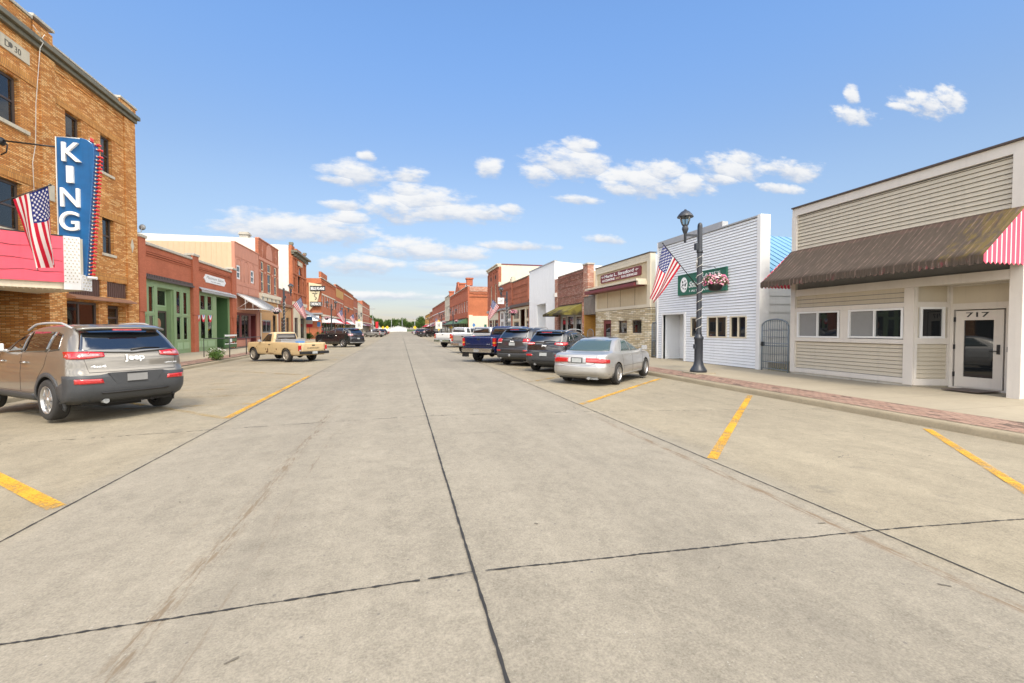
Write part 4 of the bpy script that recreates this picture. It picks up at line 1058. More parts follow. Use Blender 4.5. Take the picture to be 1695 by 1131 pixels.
# ---- 717: tan clapboard office with the stained awning
y0, y1 = 7.42, 13.86
r = bld('clapboard_office', 'tan clapboard office numbered 717 under a stained striped awning, glass door in a recess', 'building', F, y0, y1)
mb = MB()
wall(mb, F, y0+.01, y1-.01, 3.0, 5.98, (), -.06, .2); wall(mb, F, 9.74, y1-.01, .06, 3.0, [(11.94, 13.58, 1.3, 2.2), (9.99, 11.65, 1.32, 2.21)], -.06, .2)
mb.build('wall', 'lapshade', r)
for a in ((7.67, 13.66, 4.45, 5.66, .118, .034), (9.92, 13.72, .20, 1.17, .118, .034), (9.92, 13.72, 2.36, 2.78, .14, .012)):
    clap(MB(), F, *a[:5], (), -.06, a[5]).build('siding', 'tansiding', r)
mb = MB()
B = lambda a, b, c, d, o0=-.058, o1=.03: F.box(mb, a, b, c, d, o0, o1)
B(y0, 7.665, -.04, 5.70, -.2, .045); B(13.665, y1, .04, 5.70, -.058, .045); B(y0, y1, 5.703, 5.97, -.2, .03); B(7.668, 13.662, 2.78, 3.02, -.058, .028)
B(9.92, 13.662, 2.215, 2.36, -.058, .026); B(9.92, 13.662, 1.17, 1.30, -.058, .026); B(9.92, 13.662, .05, .20, -.058, .027)
B(11.66, 11.93, 1.302, 2.213, -.058, .022); B(13.59, 13.66, 1.302, 2.213, -.058, .022); B(9.72, 9.98, .02, 2.777, -.2, .035)
mb.build('trim', 'trimtan', r, bevel=.004)
mb = MB(); F.box(mb, y0, y1, 5.973, 6.02, -.25, .09); mb.build('coping', 'browndark', r)
mb = MB(); F.box(mb, 9.75, y1, -.25, .048, -.3, -.0); mb.build('foundation', 'coping', r)
for a, b, c, d in ((11.95, 13.57, 1.305, 2.21), (9.995, 11.64, 1.325, 2.21)):
    wnd = window(r, F, a, b, c, d, 'white', 'g_dark', 0., .055, o=.045, bars=(.5,), dep=.09)
    q = MB(); F.box(q, (a+b)/2+.05, b-.06, c+.06, d-.06, -.018, -.012); q.build('insect_screen', 'blindgrey', wnd)
# recess: slanted bay panel and the door wall
A = Vector((14.0, 9.72, 0)); Bv = Vector((14.88, 9.44, 0)); dA = (Bv-A).normalized(); nA = Vector((-dA.y*-1, 0, 0)); nA = Vector((dA.y, -dA.x, 0)); nA = nA if nA.y < 0 else -nA
LA = (Bv-A).length
def pb(mb, a0, a1, z0, z1, t0, t1): panelbox(mb, (A.x, A.y), dA, nA, a0, a1, z0, z1, t0, t1)
mb = MB(); pb(mb, .0, LA, -.1, 1.36, -.2, -.03); pb(mb, 0, LA, 2.2, 2.80, -.2, -.03); pb(mb, 0, .16, 1.36, 2.2, -.2, -.03); pb(mb, LA-.16, LA, 1.36, 2.2, -.2, -.03); mb.build('bay_panel', 'tansiding', r)
mb = MB()
n = 8
for k in range(n):
    z0_ = .235+k*.118; q0, q1 = A+dA*.08, A+dA*(LA-.06); 
    def pt(q, z, tt): v = q+nA*tt; return (v.x, v.y, z)
    mb.add([pt(q0, z0_, -.04), pt(q1, z0_, -.04), pt(q1, z0_, .0), pt(q0, z0_, .0), pt(q0, z0_+.103, -.04), pt(q1, z0_+.103, -.04), pt(q1, z0_+.103, -.022), pt(q0, z0_+.103, -.022)], [(0, 1, 2, 3), (7, 6, 5, 4), (3, 2, 6, 7), (1, 0, 4, 5), (0, 3, 7, 4), (2, 1, 5, 6)])
mb.build('bay_siding', 'tansiding', r)
mb = MB(); pb(mb, .0, LA, .02, .2, -.028, .02); pb(mb, 0, .075, .2, 2.8, -.028, .018); pb(mb, LA-.055, LA, .2, 2.8, -.028, .018); pb(mb, .076, LA-.056, 1.18, 1.36, -.028, .016); pb(mb, .076, LA-.056, 2.2, 2.36, -.028, .016)
mb.build('bay_trim', 'trimtan', r)
mb = MB(); pb(mb, .14, .20, 1.34, 2.22, -.06, .03); pb(mb, LA-.19, LA-.13, 1.34, 2.22, -.06, .03); pb(mb, .2, LA-.19, 1.34, 1.40, -.06, .03); pb(mb, .2, LA-.19, 2.16, 2.22, -.06, .03)
fr = mb.build('window', 'white', r); mb = MB(); pb(mb, .17, LA-.16, 1.37, 2.19, -.03, -.02); mb.build('pane', 'g_dark', fr)
FD = Fac(1, 14.88)
mb = MB(); wall(mb, FD, 7.66, 9.44, -.1, 2.80, [(8.22, 9.34, .02, 2.13)], 0, .12)
mb.box(14.2, 14.88, 7.5, 7.66, -.1, 2.8)
mb.build('recess_wall', 'trimtan', r)
mb = MB(); FD.box(mb, 7.75, 9.36, 2.3, 2.76, .003, .012); mb.build('transom_panel', 'tansiding', r)
mb = MB(); mb.box(14.2, 14.9, 7.62, 9.74, 2.803, 2.86); mb.build('recess_ceiling', 'trimtan', r)
fr = MB(); a, b = 8.26, 9.30
FD.box(fr, a, a+.17, .03, 2.10, -.06, -.01); FD.box(fr, b-.17, b, .03, 2.10, -.06, -.01); FD.box(fr, a+.17, b-.17, .03, .28, -.06, -.01); FD.box(fr, a+.17, b-.17, 1.87, 2.10, -.06, -.01)
door = fr.build('door', 'trimtan', r)
mb = MB(); FD.box(mb, a+.16, b-.16, .27, 1.88, -.045, -.035); mb.build('pane', 'g_dark', door)
mb = MB(); FD.box(mb, a+.17, a+.2, .28, 1.87, -.032, -.006); FD.box(mb, b-.2, b-.17, .28, 1.87, -.032, -.006); FD.box(mb, a+.2, b-.2, .28, .31, -.032, -.006); FD.box(mb, a+.2, b-.2, 1.84, 1.87, -.032, -.006); mb.build('bead', 'trimtan', door)
mb = MB(); FD.box(mb, a+.06, a+.12, .95, 1.2, -.008, .02); mb.tube([FD.P(a+.09, 1.03, .02), FD.P(a+.09, 1.03, .06), FD.P(a+.24, 1.03, .06)], .014, 6); FD.box(mb, 8.12, 8.17, 1.02, 1.15, .003, .03); mb.build('handle', 'blackiron', door)
mb = MB()
for zz in (.3, 1.05, 1.8): FD.box(mb, b-.01, b+.03, zz, zz+.13, -.008, .02)
mb.build('hinge', 'blackiron', door)
lettering('house_number', '717', .13, FD.P(9.06, 1.925, -.008), (0, -1, 0), (0, 0, 1), 'letterblack', door, .008, w=.5, bold=.01)
shell(r, FR, y0, y1, 5.9, 16, 'tansiding', t=.27)
aw = MB()
X0, X1, zt, zb, zv = 14.0-.045, 12.64, 4.44, 3.27, 3.06
def canv(u, v): 
    s_ = .02*sin(u*pi*9)*sin(v*pi); return (X0+(X1-X0)*v, y0-.02+(y1-y0+.04)*u, zt+(zb-zt)*v-.05*sin(v*pi)+s_)
aw.grid(canv, 54, 8, .012)
n = 42
for k in range(n):
    a = y0-.02+(y1-y0+.04)*k/n; q = (y1-y0+.04)/n
    dp = rnd.uniform(-.015, .015)
    aw.prism([(a, zb), (a+q*.995, zb), (a+q*.99, zv+.05), (a+q*.75, zv+.01+dp), (a+q*.5, zv+dp), (a+q*.25, zv+.01+dp), (a+q*.01, zv+.05)], 'x', X1-.006, X1+.003)
awo = aw.build('awning', 'awn717', r)
mb = MB()
for yy in (y0-.022, y1+.012):
    mb.prism([(X0, zt-.01), (X1+.005, zb), (X1+.005, zb-.0), (X0, zb)], 'y', yy-.004, yy+.004)
    for k in range(9):
        q = (X0-X1)/9; a = X1+k*q; mb.prism([(a, zb), (a+q, zb), (a+q, zv+.06), (a+q*.5, zv), (a, zv+.06)], 'y', yy-.004, yy+.004)
mb.build('awning_end', 'awnend', awo)
mb = MB()
for yy in (y0+.03, 9.5, 11.7, y1-.03): mb.tube([(X0, yy, zb-.02), (X1+.05, yy, zb-.02), (X0, yy, zt-.22)], .014, 5)
mb.tube([(X1+.05, y0, zb-.03), (X1+.05, y1, zb-.03)], .014, 5); mb.build('awning_frame', 'greymetal', awo)
mt = MB(); mt.box(13.95, 14.75, 8.2, 9.0, .004, .02); tag(mt.build('doormat', 'browndark'), 'worn brown doormat in front of the glass door numbered 717', 'doormat')
vp = MB(); vp.box(14.36, 14.5, 7.15, 7.41, -.1, 6.0); tag(vp.build('downpipe', 'white'), 'white downpipe on the near corner of the tan clapboard office', 'downpipe')

# ---- gap: arched gate, and the blue-roofed shed behind it
g = thing('arched_gate', 'grey arched metal gate closing the gap beside the tan clapboard office', 'gate', (14.05, 14.69, 0))
ga, gb = 14.0, 15.33
mb = MB()
for yy in (ga+.03, gb-.03): mb.tube([(14.05, yy, -.05), (14.05, yy, 1.72)], .03, 6)
pts = [(14.05, (ga+gb)/2+(gb-ga-.06)/2*cos(pi*i/14), 1.72+.26*sin(pi*i/14)) for i in range(15)]; mb.tube(pts, .03, 6)
for zz in (.05, .32, .95, 1.05): mb.tube([(14.05, ga+.03, zz), (14.05, gb-.03, zz)], .018, 6)
mb.build('frame', 'gatepaint', g)
mb = MB()
for k in range(1, 12):
    yy = ga+.03+(gb-ga-.06)*k/12; c_ = (k/12-.5)*2; mb.tube([(14.05, yy, .05), (14.05, yy, 1.72+.26*sqrt(max(0, 1-c_*c_)))], .011, 5)
for zz in (.62, 1.3, 1.55): mb.tube([(14.05, ga+.03, zz), (14.05, gb-.03, zz)], .010, 5)
mb.build('bar', 'gatepaint', g)
mb = MB(); mb.box(14.0, 14.1, gb-.13, gb-.03, .93, 1.1); mb.tube([(13.98, gb-.08, 1.0), (13.93, gb-.08, 1.0), (13.93, gb-.18, 1.0)], .012, 5); mb.build('latch', 'blackiron', g)
gr = MB()
for _ in range(260):
    a = rnd.uniform(14.1, 15.2); b = rnd.uniform(13.95, 15.3); h_ = rnd.uniform(.04, .14); d_2 = rnd.uniform(-.04, .04)
    gr.add([(a, b, -.03), (a+.02, b+.01, -.03), (a+d_2, b+d_2, h_)], [(0, 1, 2)])
MT['grass'] = plain('grass_blades', (.07, .14, .025), .8, var=.25)
tag(gr.build('grass', 'grass', recalc=False), kind='stuff')

# ---- white clapboard shop
y0, y1 = 15.38, 22.9
r = bld('white_clapboard_shop', 'white clapboard shop with a stepped false front, open porch and green sign', 'building', F, y0, y1)
hs = [(20.42, 22.32, -.31, 2.37), (19.36, 19.9, 1.2, 2.19), (17.3, 18.65, 1.21, 2.19), (16.12, 17.12, 1.21, 2.17)]
mb = wall(MB(), F, y0+.3, y1, -.05, 6.12, hs, -.06, .2); mb.build('wall', 'lapshade', r)
mb = MB(); clap(mb, F, y0+.19, y1-.05, -.02, 6.12, .125, hs, -.06, .046); mb.build('siding', 'whitesiding', r)
mb = MB(); F.box(mb, y0, y0+.19, -.05, 6.2, -.45, .02); F.box(mb, y1-.06, y1, -.05, 6.4, -.2, .03)
for a, b, c, d in ((20.30, 20.42, -.02, 2.47), (22.32, 22.44, -.02, 2.47), (20.425, 22.315, 2.37, 2.47)): F.box(mb, a, b, c, d, -.15, .02)
mb.build('trim', 'white', r, bevel=.006)
mb = MB(); F.box(mb, y0+.2, 17.6, 6.123, 6.18, -.3, .03); F.box(mb, 17.62, y1, 6.123, 6.42, -.28, .02); mb.build('coping', 'alu', r)
for a, b, c, d in hs[1:]: window(r, F, a+.0, b-.0, c, d, 'cream', 'g_dark', -.05, .06, o=-.06, bars=(.5,) if b-a > .8 else (), dep=.09)
FP = Fac(1, 15.05)
mb = MB(); clap(mb, FP, 20.43, 22.31, -.02, 2.4, .125, (), 0, .022); FP.box(mb, 20.4, 22.35, -.05, 2.42, -.2, -.045)
for yy, s_ in ((20.42, 1), (22.32, -1)):
    mb.box(F.X(-.262), 15.05, yy-.02 if s_ > 0 else yy, yy if s_ > 0 else yy+.02, -.05, 2.45)
n = 19
for k in range(n):   # boards of the far cheek, seen from the street
    z0_ = -.02+k*.125; mb.prism([(22.318, z0_), (22.29, z0_), (22.312, z0_+.125), (22.318, z0_+.125)], 'x', 14.15, 15.03)
mb.build('porch_wall', 'whitesiding', r)
mb = MB(); F.box(mb, 20.42, 22.32, 2.472, 2.52, -1.05, -.261); mb.build('porch_ceiling', 'white', r)
lettering('house_number', '719', .15, FP.P(21.75, 1.34, .03), (0, -1, 0), (0, 0, 1), 'letterblack', r, .008, w=.5, bold=.01)
mbx = thing('mailbox', 'white wall mailbox under the house number in the open porch', 'mailbox', FP.P(21.3, 1.05, .1))
mb = MB(); FP.box(mb, 21.0, 21.55, .92, 1.12, .024, .14); mb.build('box', 'white', mbx, bevel=.01); mb = MB(); FP.box(mb, 20.98, 21.57, 1.123, 1.15, .024, .16); mb.lathe([(.035, 0), (.035, .012)], FP.P(21.28, 1.02, .152), 12, 'x'); mb.build('lid', 'greymetal', mbx)
mb = MB()
n = 11
for k in range(n):   # wide boards of the near flank, seen through the arched gate
    z0_ = .25+k*.34; mb.prism([(y0+.30, z0_), (y0+.32, z0_+.34), (y0+.40, z0_+.34), (y0+.40, z0_)], 'x', 14.28, 30)
mb.box(14.28, 30, y0+.42, y0+.5, -.1, 3.99); mb.box(29.8, 30, y0+.5, y1-.1, -.1, 3.99); mb.box(14.28, 30, y1-.12, y1-.02, -.1, 3.99)
mb.build('side_wall', 'white', r)
mb = MB(); mb.box(14.28, 30, y0+.33, y0+.41, -.1, .245); mb.build('foundation', 'coping', r)
mb = MB(); yr = (y0+y1)/2; mb.prism([(y0+.1, 3.9), (yr, 6.15), (y1-.05, 3.9), (y1-.05, 3.97), (yr, 6.24), (y0+.1, 3.97)], 'x', 14.29, 30.2)
for k in range(38): xx = 14.35+k*.41; mb.prism([(y0+.1, 3.972), (yr, 6.242), (yr, 6.28), (y0+.1, 4.01)], 'x', xx, xx+.06)
mb.build('roof', 'blueroof', r)

sg = thing('green_sign', 'green rectangular shop sign with white oval and lettering on white clapboard', 'sign', F.P(19.04, 3.84, .05))
mb = MB(); F.box(mb, 17.27, 20.81, 3.34, 4.33, .0, .06); mb.build('board', 'signgreen', sg)
mb = MB()
for a, b, c, d in ((17.24, 20.84, 4.31, 4.36), (17.24, 20.84, 3.31, 3.36), (17.24, 17.30, 3.36, 4.31), (20.78, 20.84, 3.36, 4.31)): F.box(mb, a, b, c, d, .01, .085)
mb.build('border', 'signgreen', sg)
mb = MB(); mb.prism([(20.35+.29*cos(2*pi*i/24), 3.83+.38*sin(2*pi*i/24)) for i in range(24)], 'x', F.X(.061), F.X(.068)); mb.build('oval', 'letterwhite', sg)
mb = MB()
for a, b, w_, h_ in ((20.45, 3.98, .05, .07), (20.25, 4.02, .04, .05), (20.42, 3.83, .07, .05), (20.24, 3.8, .06, .09), (20.4, 3.66, .04, .05), (20.22, 3.62, .05, .04), (20.5, 3.75, .03, .05), (20.16, 3.9, .03, .06)):
    mb.prism([(a+w_*cos(2*pi*i/7)*rnd.uniform(.7, 1.2), b+h_*sin(2*pi*i/7)*rnd.uniform(.7, 1.2)) for i in range(7)], 'x', F.X(.069), F.X(.073))
mb.build('emblem', 'letterblack', sg)
m_ = MB()
lettering('', "KATIE'S", .17, F.P(19.0, 4.06, .061), (0, -1, 0), (0, 0, 1), None, None, .006, w=1.35, mb=m_)
lettering('', 'Stitch n Hutch', .30, F.P(19.95, 3.66, .061), (0, -1, .0), (0, 0, 1), None, None, .006, w=2.45, shear=.35, bold=.008, mb=m_)
lettering('', 'I ALTERATIONS I', .10, F.P(19.9, 3.44, .061), (0, -1, 0), (0, 0, 1), None, None, .006, w=2.2, mb=m_)
m_.build('lettering', 'letterwhite', sg, recalc=False)
gt = thing('narrow_gate', 'narrow grey barred gate between the stone office and the white clapboard shop', 'gate', (14.05, 23.25, 0))
def bar_gate(g, x, a, b, zt, mat, arch=.12, nb=6):
    mb = MB()
    for yy in (a, b): mb.tube([(x, yy, -.05), (x, yy, zt)], .025, 6)
    mb.tube([(x, (a+b)/2+(b-a)/2*cos(pi*i/8), zt+arch*sin(pi*i/8)) for i in range(9)], .025, 6)
    for zz in (.08, zt*.5): mb.tube([(x, a, zz), (x, b, zz)], .02, 5)
    mb.build('frame', mat, g); mb = MB()
    for k in range(1, nb): mb.tube([(x, a+(b-a)*k/nb, .08), (x, a+(b-a)*k/nb, zt+arch*.8)], .01, 5)
    mb.build('bar', mat, g)
bar_gate(gt, 14.05, 22.97, 23.5, 1.85, 'gatepaint')
bk = MB(); bk.box(17, 17.2, 22.9, 23.66, -.1, 5); tag(bk.build('alley_wall', 'greymetal'), 'grey wall closing the narrow alley beside the stone-fronted office', 'wall')

# ---- stone and tan accountants
y0, y1 = 23.6, 31.18
r = bld('stone_front_office', 'single-storey office with ledge stone base and tan false front above', 'building', F, y0, y1)
hs = [(28.65, 30.0, .03, 2.24), (26.4, 27.66, 1.33, 2.16), (24.6, 25.83, 1.34, 2.16)]
wall(MB(), F, y0-.03, y1, -.2, 2.86, hs, 0, .3).build('stone_wall', 'b_stone', r)
mb = MB(); F.box(mb, y0+.02, y1, 2.863, 5.9, -.3, -.05); mb.build('false_front', 'tanpanel', r)
mb = MB()
for k in range(3): F.box(mb, y0+1.9*(k+1)-.012, y0+1.9*(k+1)+.012, 3.0, 4.15, -.049, -.04)
mb.build('panel_seam', 'browndark', r)
mb = MB()
for a, b, c, d in ((y0, y0+.36, 2.87, 5.75), (y1-.22, y1, 2.87, 5.75), (y0, y1, 5.753, 6.0), (y0+.365, y1-.225, 5.55, 5.75), (y0+.365, y1-.225, 2.87, 3.05)): F.box(mb, a, b, c, d, -.3 if a == y0 else -.048, .04)
mb.build('trim', 'cream', r, bevel=.006)
mb = MB(); F.box(mb, y0-.03, y1+.03, 6.003, 6.05, -.35, .1); mb.build('coping', 'browndark', r)
mb = MB(); mb.prism([(F.X(.042), 4.42), (F.X(.75), 4.34), (F.X(.75), 4.14), (F.X(.042), 4.14)], 'y', 24.2, y1+.35); aw = mb.build('awning_case', 'maroon', r)
mb = MB(); F.box(mb, 24.0, y1+.4, 4.423, 4.55, .042, .70); F.box(mb, 23.95, 24.19, 4.2, 4.42, .042, .6); mb.build('hood', 'cream', aw)
d1 = window(r, F, 28.67, 29.98, .04, 2.23, 'maroon', 'g_dark', .1, .26, name='door')
mb = MB(); F.box(mb, 28.9, 29.7, .25, 1.0, -.115, -.09); mb.build('kick_panel', 'maroon', d1)
window(r, F, 26.41, 27.65, 1.34, 2.15, 'browndark', 'g_half', .1, .06, blind='curtain', bt=.35); window(r, F, 24.61, 25.82, 1.35, 2.15, 'browndark', 'g_half', .1, .06, blind='curtain', bt=.3)
shell(r, F, y0, y1, 5.9, 18, 'white', t=.3)
sg = thing('accounting_sign', 'maroon rounded sign in white lettering for accounting and tax services on tan panel', 'sign', F.P(27.5, 5.1, 0))
rr = .12; a, b, c, d = 24.7, 30.3, 4.84, 5.42
pp = [(a+rr+rr*cos(t_), c+rr+rr*sin(t_)) for t_ in [pi+pi/2*i/4 for i in range(5)]]+[(b-rr+rr*cos(t_), c+rr+rr*sin(t_)) for t_ in [1.5*pi+pi/2*i/4 for i in range(5)]]+[(b-rr+rr*cos(t_), d-rr+rr*sin(t_)) for t_ in [pi/2*i/4 for i in range(5)]]+[(a+rr+rr*cos(t_), d-rr+rr*sin(t_)) for t_ in [pi/2+pi/2*i/4 for i in range(5)]]
mb = MB(); mb.prism(pp, 'x', F.X(-.04), F.X(.03)); mb.build('board', 'maroon', sg)
m_ = MB(); lettering('', 'Marie L. Stratford', .21, F.P(29.65, 5.16, .031), (0, -1, 0), (0, 0, 1), None, None, .008, w=4.1, bold=.012, mb=m_)
lettering('', 'ACCOUNTING', .15, F.P(30.05, 4.92, .031), (0, -1, 0), (0, 0, 1), None, None, .008, w=1.95, bold=.012, mb=m_); lettering('', 'TAX SERVICES', .15, F.P(27.2, 4.92, .031), (0, -1, 0), (0, 0, 1), None, None, .008, w=2.1, bold=.012, mb=m_)
for cy, s_ in ((29.95, 1), (25.2, -1)):
    m_.tube([F.P(cy-.13*s_, 5.24, .034), F.P(cy+.1*s_, 5.24, .034), F.P(cy+.22*s_, 5.27, .034)], .016, 4); m_.tube([F.P(cy+.1*cos(2*pi*i/8), 5.24+.06*sin(2*pi*i/8), .034) for i in range(9)], .012, 4)
m_.build('lettering', 'letterwhite', sg, recalc=False)
lettering('script', 'and', .16, F.P(27.95, 4.93, .031), (0, -1, 0), (0, 0, 1), 'signcream', sg, .008, w=.6, shear=.4)

# ---- board infill
y0, y1 = 31.2, 33.38
r = bld('board_infill', 'narrow weathered board infill over a gold painted passage', 'building', F, y0, y1)
mb = MB()
for k in range(14): F.box(mb, y0+.01+k*.154, y0+.158+k*.154, 2.72, 4.08, -.3, .02+rnd.uniform(0, .012))
mb.build('boarding', 'wood', r)
mb = MB(); F.box(mb, y0+.01, y1-.01, -.1, 2.7, -1.4, -1.2); F.box(mb, y1-.12, y1-.01, -.1, 2.7, -1.197, -.0); mb.build('passage_wall', 'b_gold', r)
mb = MB(); F.box(mb, 31.35, 32.2, .02, 2.2, -1.197, -1.15); mb.build('door', 'browndark', r)
mb = MB(); F.box(mb, y0+.01, y1-.01, 4.09, 6.0, -4.2, -4.0); mb.build('rear_wall', 'tanmetal', r)
mb = MB(); F.box(mb, y0+.01, y1-.01, 4.083, 4.16, -4.0, .05); mb.build('roof', 'greyroof', r)
rg = thing('rail_gate', 'low arched tubular gate in front of the gold passage', 'gate', (13.9, 32, 0)); bar_gate(rg, 13.92, 31.4, 32.5, 1.35, 'greymetal', .25, 5)

# ---- mixed brick shop with brown awning
y0, y1 = 33.4, 40.35
r = bld('mixed_brick_shop', 'dark mixed brick shop with a tall corner pier and sloping moss-stained awning', 'building', F, y0-1.0, y1)
wl = wall(MB(), F, y0+.0, 39.5, -.2, 6.3, [(33.7, 39.2, -.21, 3.72)], 0, .3)
for k in range(18):
    F.box(wl, y0+.25+k*.32, y0+.40+k*.32, 5.65, 6.05, .002, .07)
F.box(wl, y0, 39.5, 6.06, 6.14, .002, .09)
for zz in (4.4, 5.2): F.box(wl, y0+.2, 39.2, zz, zz+.06, .002, .04)
wl.build('wall', 'b_dark', r)
mb = MB(); F.box(mb, y0-.95, y0-.02, 4.1, 6.55, -.4, .1); F.box(mb, y0-.003, y0+.22, -.1, 3.7, .002, .08); F.box(mb, 39.52, 40.3, -.1, 6.2, -.3, .02); mb.build('pier', 'b_mott', r)
mb = MB(); F.box(mb, y0-1.0, y0+.02, 6.553, 6.66, -.45, .16); F.box(mb, y0+.03, 39.5, 6.303, 6.37, -.33, .05); mb.build('coping', 'coping', r)
mb = MB(); F.box(mb, 33.72, 39.18, 3.3, 3.7, -.2, -.05); mb.build('fascia', 'browndark', r)
H = [(34.3, 35.6, .9, 2.7), (36.0, 37.6, .5, 2.75), (37.8, 38.9, .9, 2.7)]
front(r, F, 33.72, 39.18, -.05, 3.28, H, -.15, 'greymetal')
for h_ in H: window(r, F, h_[0]+.01, h_[1]-.01, h_[2], h_[3], 'white', 'g_half', .02, .08, o=-.15, name='shop_window', blind='curtain', bt=.4)
mb = MB()
def aw2(u, v): return (F.X(.02+1.5*v), 33.7+5.6*u, 3.62-.72*v)
mb.grid(aw2, 14, 4, .012)
for yy in (33.7, 39.3): mb.prism([(F.X(.02), 3.6), (F.X(1.52), 2.88), (F.X(1.52), 2.72), (F.X(.02), 2.72)], 'y', yy-.006, yy+.006)
n = 26
for k in range(n):
    q = 5.6/n; a = 33.7+k*q; mb.prism([(a, 2.9), (a+q, 2.9), (a+q, 2.76), (a+q*.5, 2.71), (a, 2.76)], 'x', F.X(1.515), F.X(1.525))
mb.build('awning', 'awnmoss', r)
shell(r, F, y0, 39.5, 6.2, 18, 'tanmetal', t=.3)
mb = MB(); F.box(mb, 39.6, 40.1, 4.55, 4.9, .03, .3); mb.build('flood_lamp', 'white', r)

# ---- white ribbed metal
y0, y1 = 40.4, 49.0
r = bld('white_metal_building', 'windowless white ribbed metal building with one tall doorway recess', 'building', F, y0, y1)
wl = wall(MB(), F, y0, y1, -.2, 7.9, [(43.1, 46.1, -.21, 4.16)], 0, .2)
for k in range(28):
    a = y0+.15+k*.31
    if 42.9 < a < 46.1: F.box(wl, a, a+.04, 4.2, 7.85, .002, .02)
    else: F.box(wl, a, a+.04, 0, 7.85, .002, .02)
wl.build('wall', 'whitemetal', r)
mb = MB(); F.box(mb, 43.1, 46.1, -.1, 4.2, -1.3, -1.1)
for k in range(9): F.box(mb, 43.2+k*.33, 43.25+k*.33, 0, 4.15, -1.098, -1.07)
mb.box(F.X(-.21), F.X(-1.1), 43.0, 43.09, -.1, 4.2); mb.box(F.X(-.21), F.X(-1.1), 46.11, 46.2, -.1, 4.2); F.box(mb, 43.1, 46.1, 4.203, 4.3, -1.1, -.21)
mb.build('recess', 'whitemetal', r)
mb = MB(); F.box(mb, y0-.02, y1, 7.903, 8.02, -.25, .05); mb.build('coping', 'alu', r)
shell(r, F, y0, y1, 7.9, 30, 'whitemetal', t=.2, slope=1.6, ny=.0)
mb = MB()
for k in range(70): xx = 14.3+k*.42; mb.box(xx, xx+.04, y0-.022, y0-.001, 4, 7.88-(xx-14.2)/30*1.6)
mb.build('rib', 'whitemetal', r)

# ---- two brick bays
y0, y1 = 49.05, 57.3
r = bld('brown_brick_shop', 'single-storey brown-red brick shop with tall timber-framed windows and a doorway', 'building', F, y0, y1)
wl = wall(MB(), F, y0, y1, -.2, 7.5, [(49.3, 57.0, -.21, 4.25)], 0, .3)
for zz, oo in ((6.6, .06), (6.75, .09), (5.4, .04), (5.95, .04)): F.box(wl, y0+.2, 56.8, zz, zz+.1, .002, oo)
for a in (y0+.003, 56.7): F.box(wl, a, a+.55, 4.9, 7.6, .002, .1)
wl.build('wall', 'b_brown', r)
mb = MB(); F.box(mb, y0, 56.65, 7.503, 7.62, -.33, .1); mb.build('coping', 'verdigris', r)
mb = MB(); F.box(mb, 56.6, 57.35, 7.603, 8.1, -.4, .2); F.box(mb, 56.7, 57.25, 8.103, 8.3, -.3, .1); mb.build('finial', 'stone', r)
mb = MB(); F.box(mb, y0, y1, 4.3, 4.62, .003, .3); mb.build('cornice', 'browndark', r)
H = [(49.5, 50.6, .7, 2.6), (49.5, 50.6, 2.8, 4.0), (51.1, 53.3, .05, 3.95), (53.8, 56.6, .7, 2.6), (53.8, 56.6, 2.8, 4.0)]
front(r, F, 49.32, 56.98, -.05, 4.23, H, -.05, 'cream')
for h_ in H: window(r, F, h_[0]+.01, h_[1]-.01, h_[2], h_[3], 'tanpanel', 'g_dark', .05 if h_[2] > .1 else .6, .1, o=-.05, rails=(.55,) if h_[2] < .1 else (), name='door' if h_[2] < .1 else 'shop_window')
shell(r, F, y0, y1, 7.4, 24, 'b_brown', t=.3)
y0, y1 = 57.35, 65.05
r = bld('red_brick_shop', 'single-storey red brick shop with white-framed windows beside the tall brick hall', 'building', F, y0, y1)
wl = wall(MB(), F, y0, y1, -.2, 7.75, [(57.7, 64.7, -.21, 4.2)], 0, .3)
for zz, oo in ((6.8, .06), (6.95, .09), (5.6, .04)): F.box(wl, y0+.2, y1-.2, zz, zz+.1, .002, oo)
wl.build('wall', 'b_red', r)
mb = MB(); F.box(mb, y0, y1-.7, 7.753, 7.86, -.33, .1); mb.build('coping', 'coping', r)
mb = MB(); F.box(mb, 64.3, 65.0, 7.753, 8.4, -.33, .15); mb.build('finial', 'stone', r)
mb = MB(); F.box(mb, y0, y1, 4.23, 4.5, .003, .3); mb.build('cornice', 'greymetal', r)
H = [(58.1, 60.5, .6, 2.7), (58.1, 60.5, 2.9, 3.95), (61.0, 62.0, .05, 3.95), (62.4, 64.3, .6, 2.7), (62.4, 64.3, 2.9, 3.95)]
front(r, F, 57.72, 64.68, -.05, 4.18, H, -.05, 'white')
for h_ in H: window(r, F, h_[0]+.01, h_[1]-.01, h_[2], h_[3], 'white', 'g_dark', .05, .09, o=-.05, bars=(.5,) if h_[1]-h_[0] > 1.2 else (), name='shop_window' if h_[2] > .1 else 'door')
shell(r, F, y0, y1, 7.6, 22, 'b_red', t=.3)

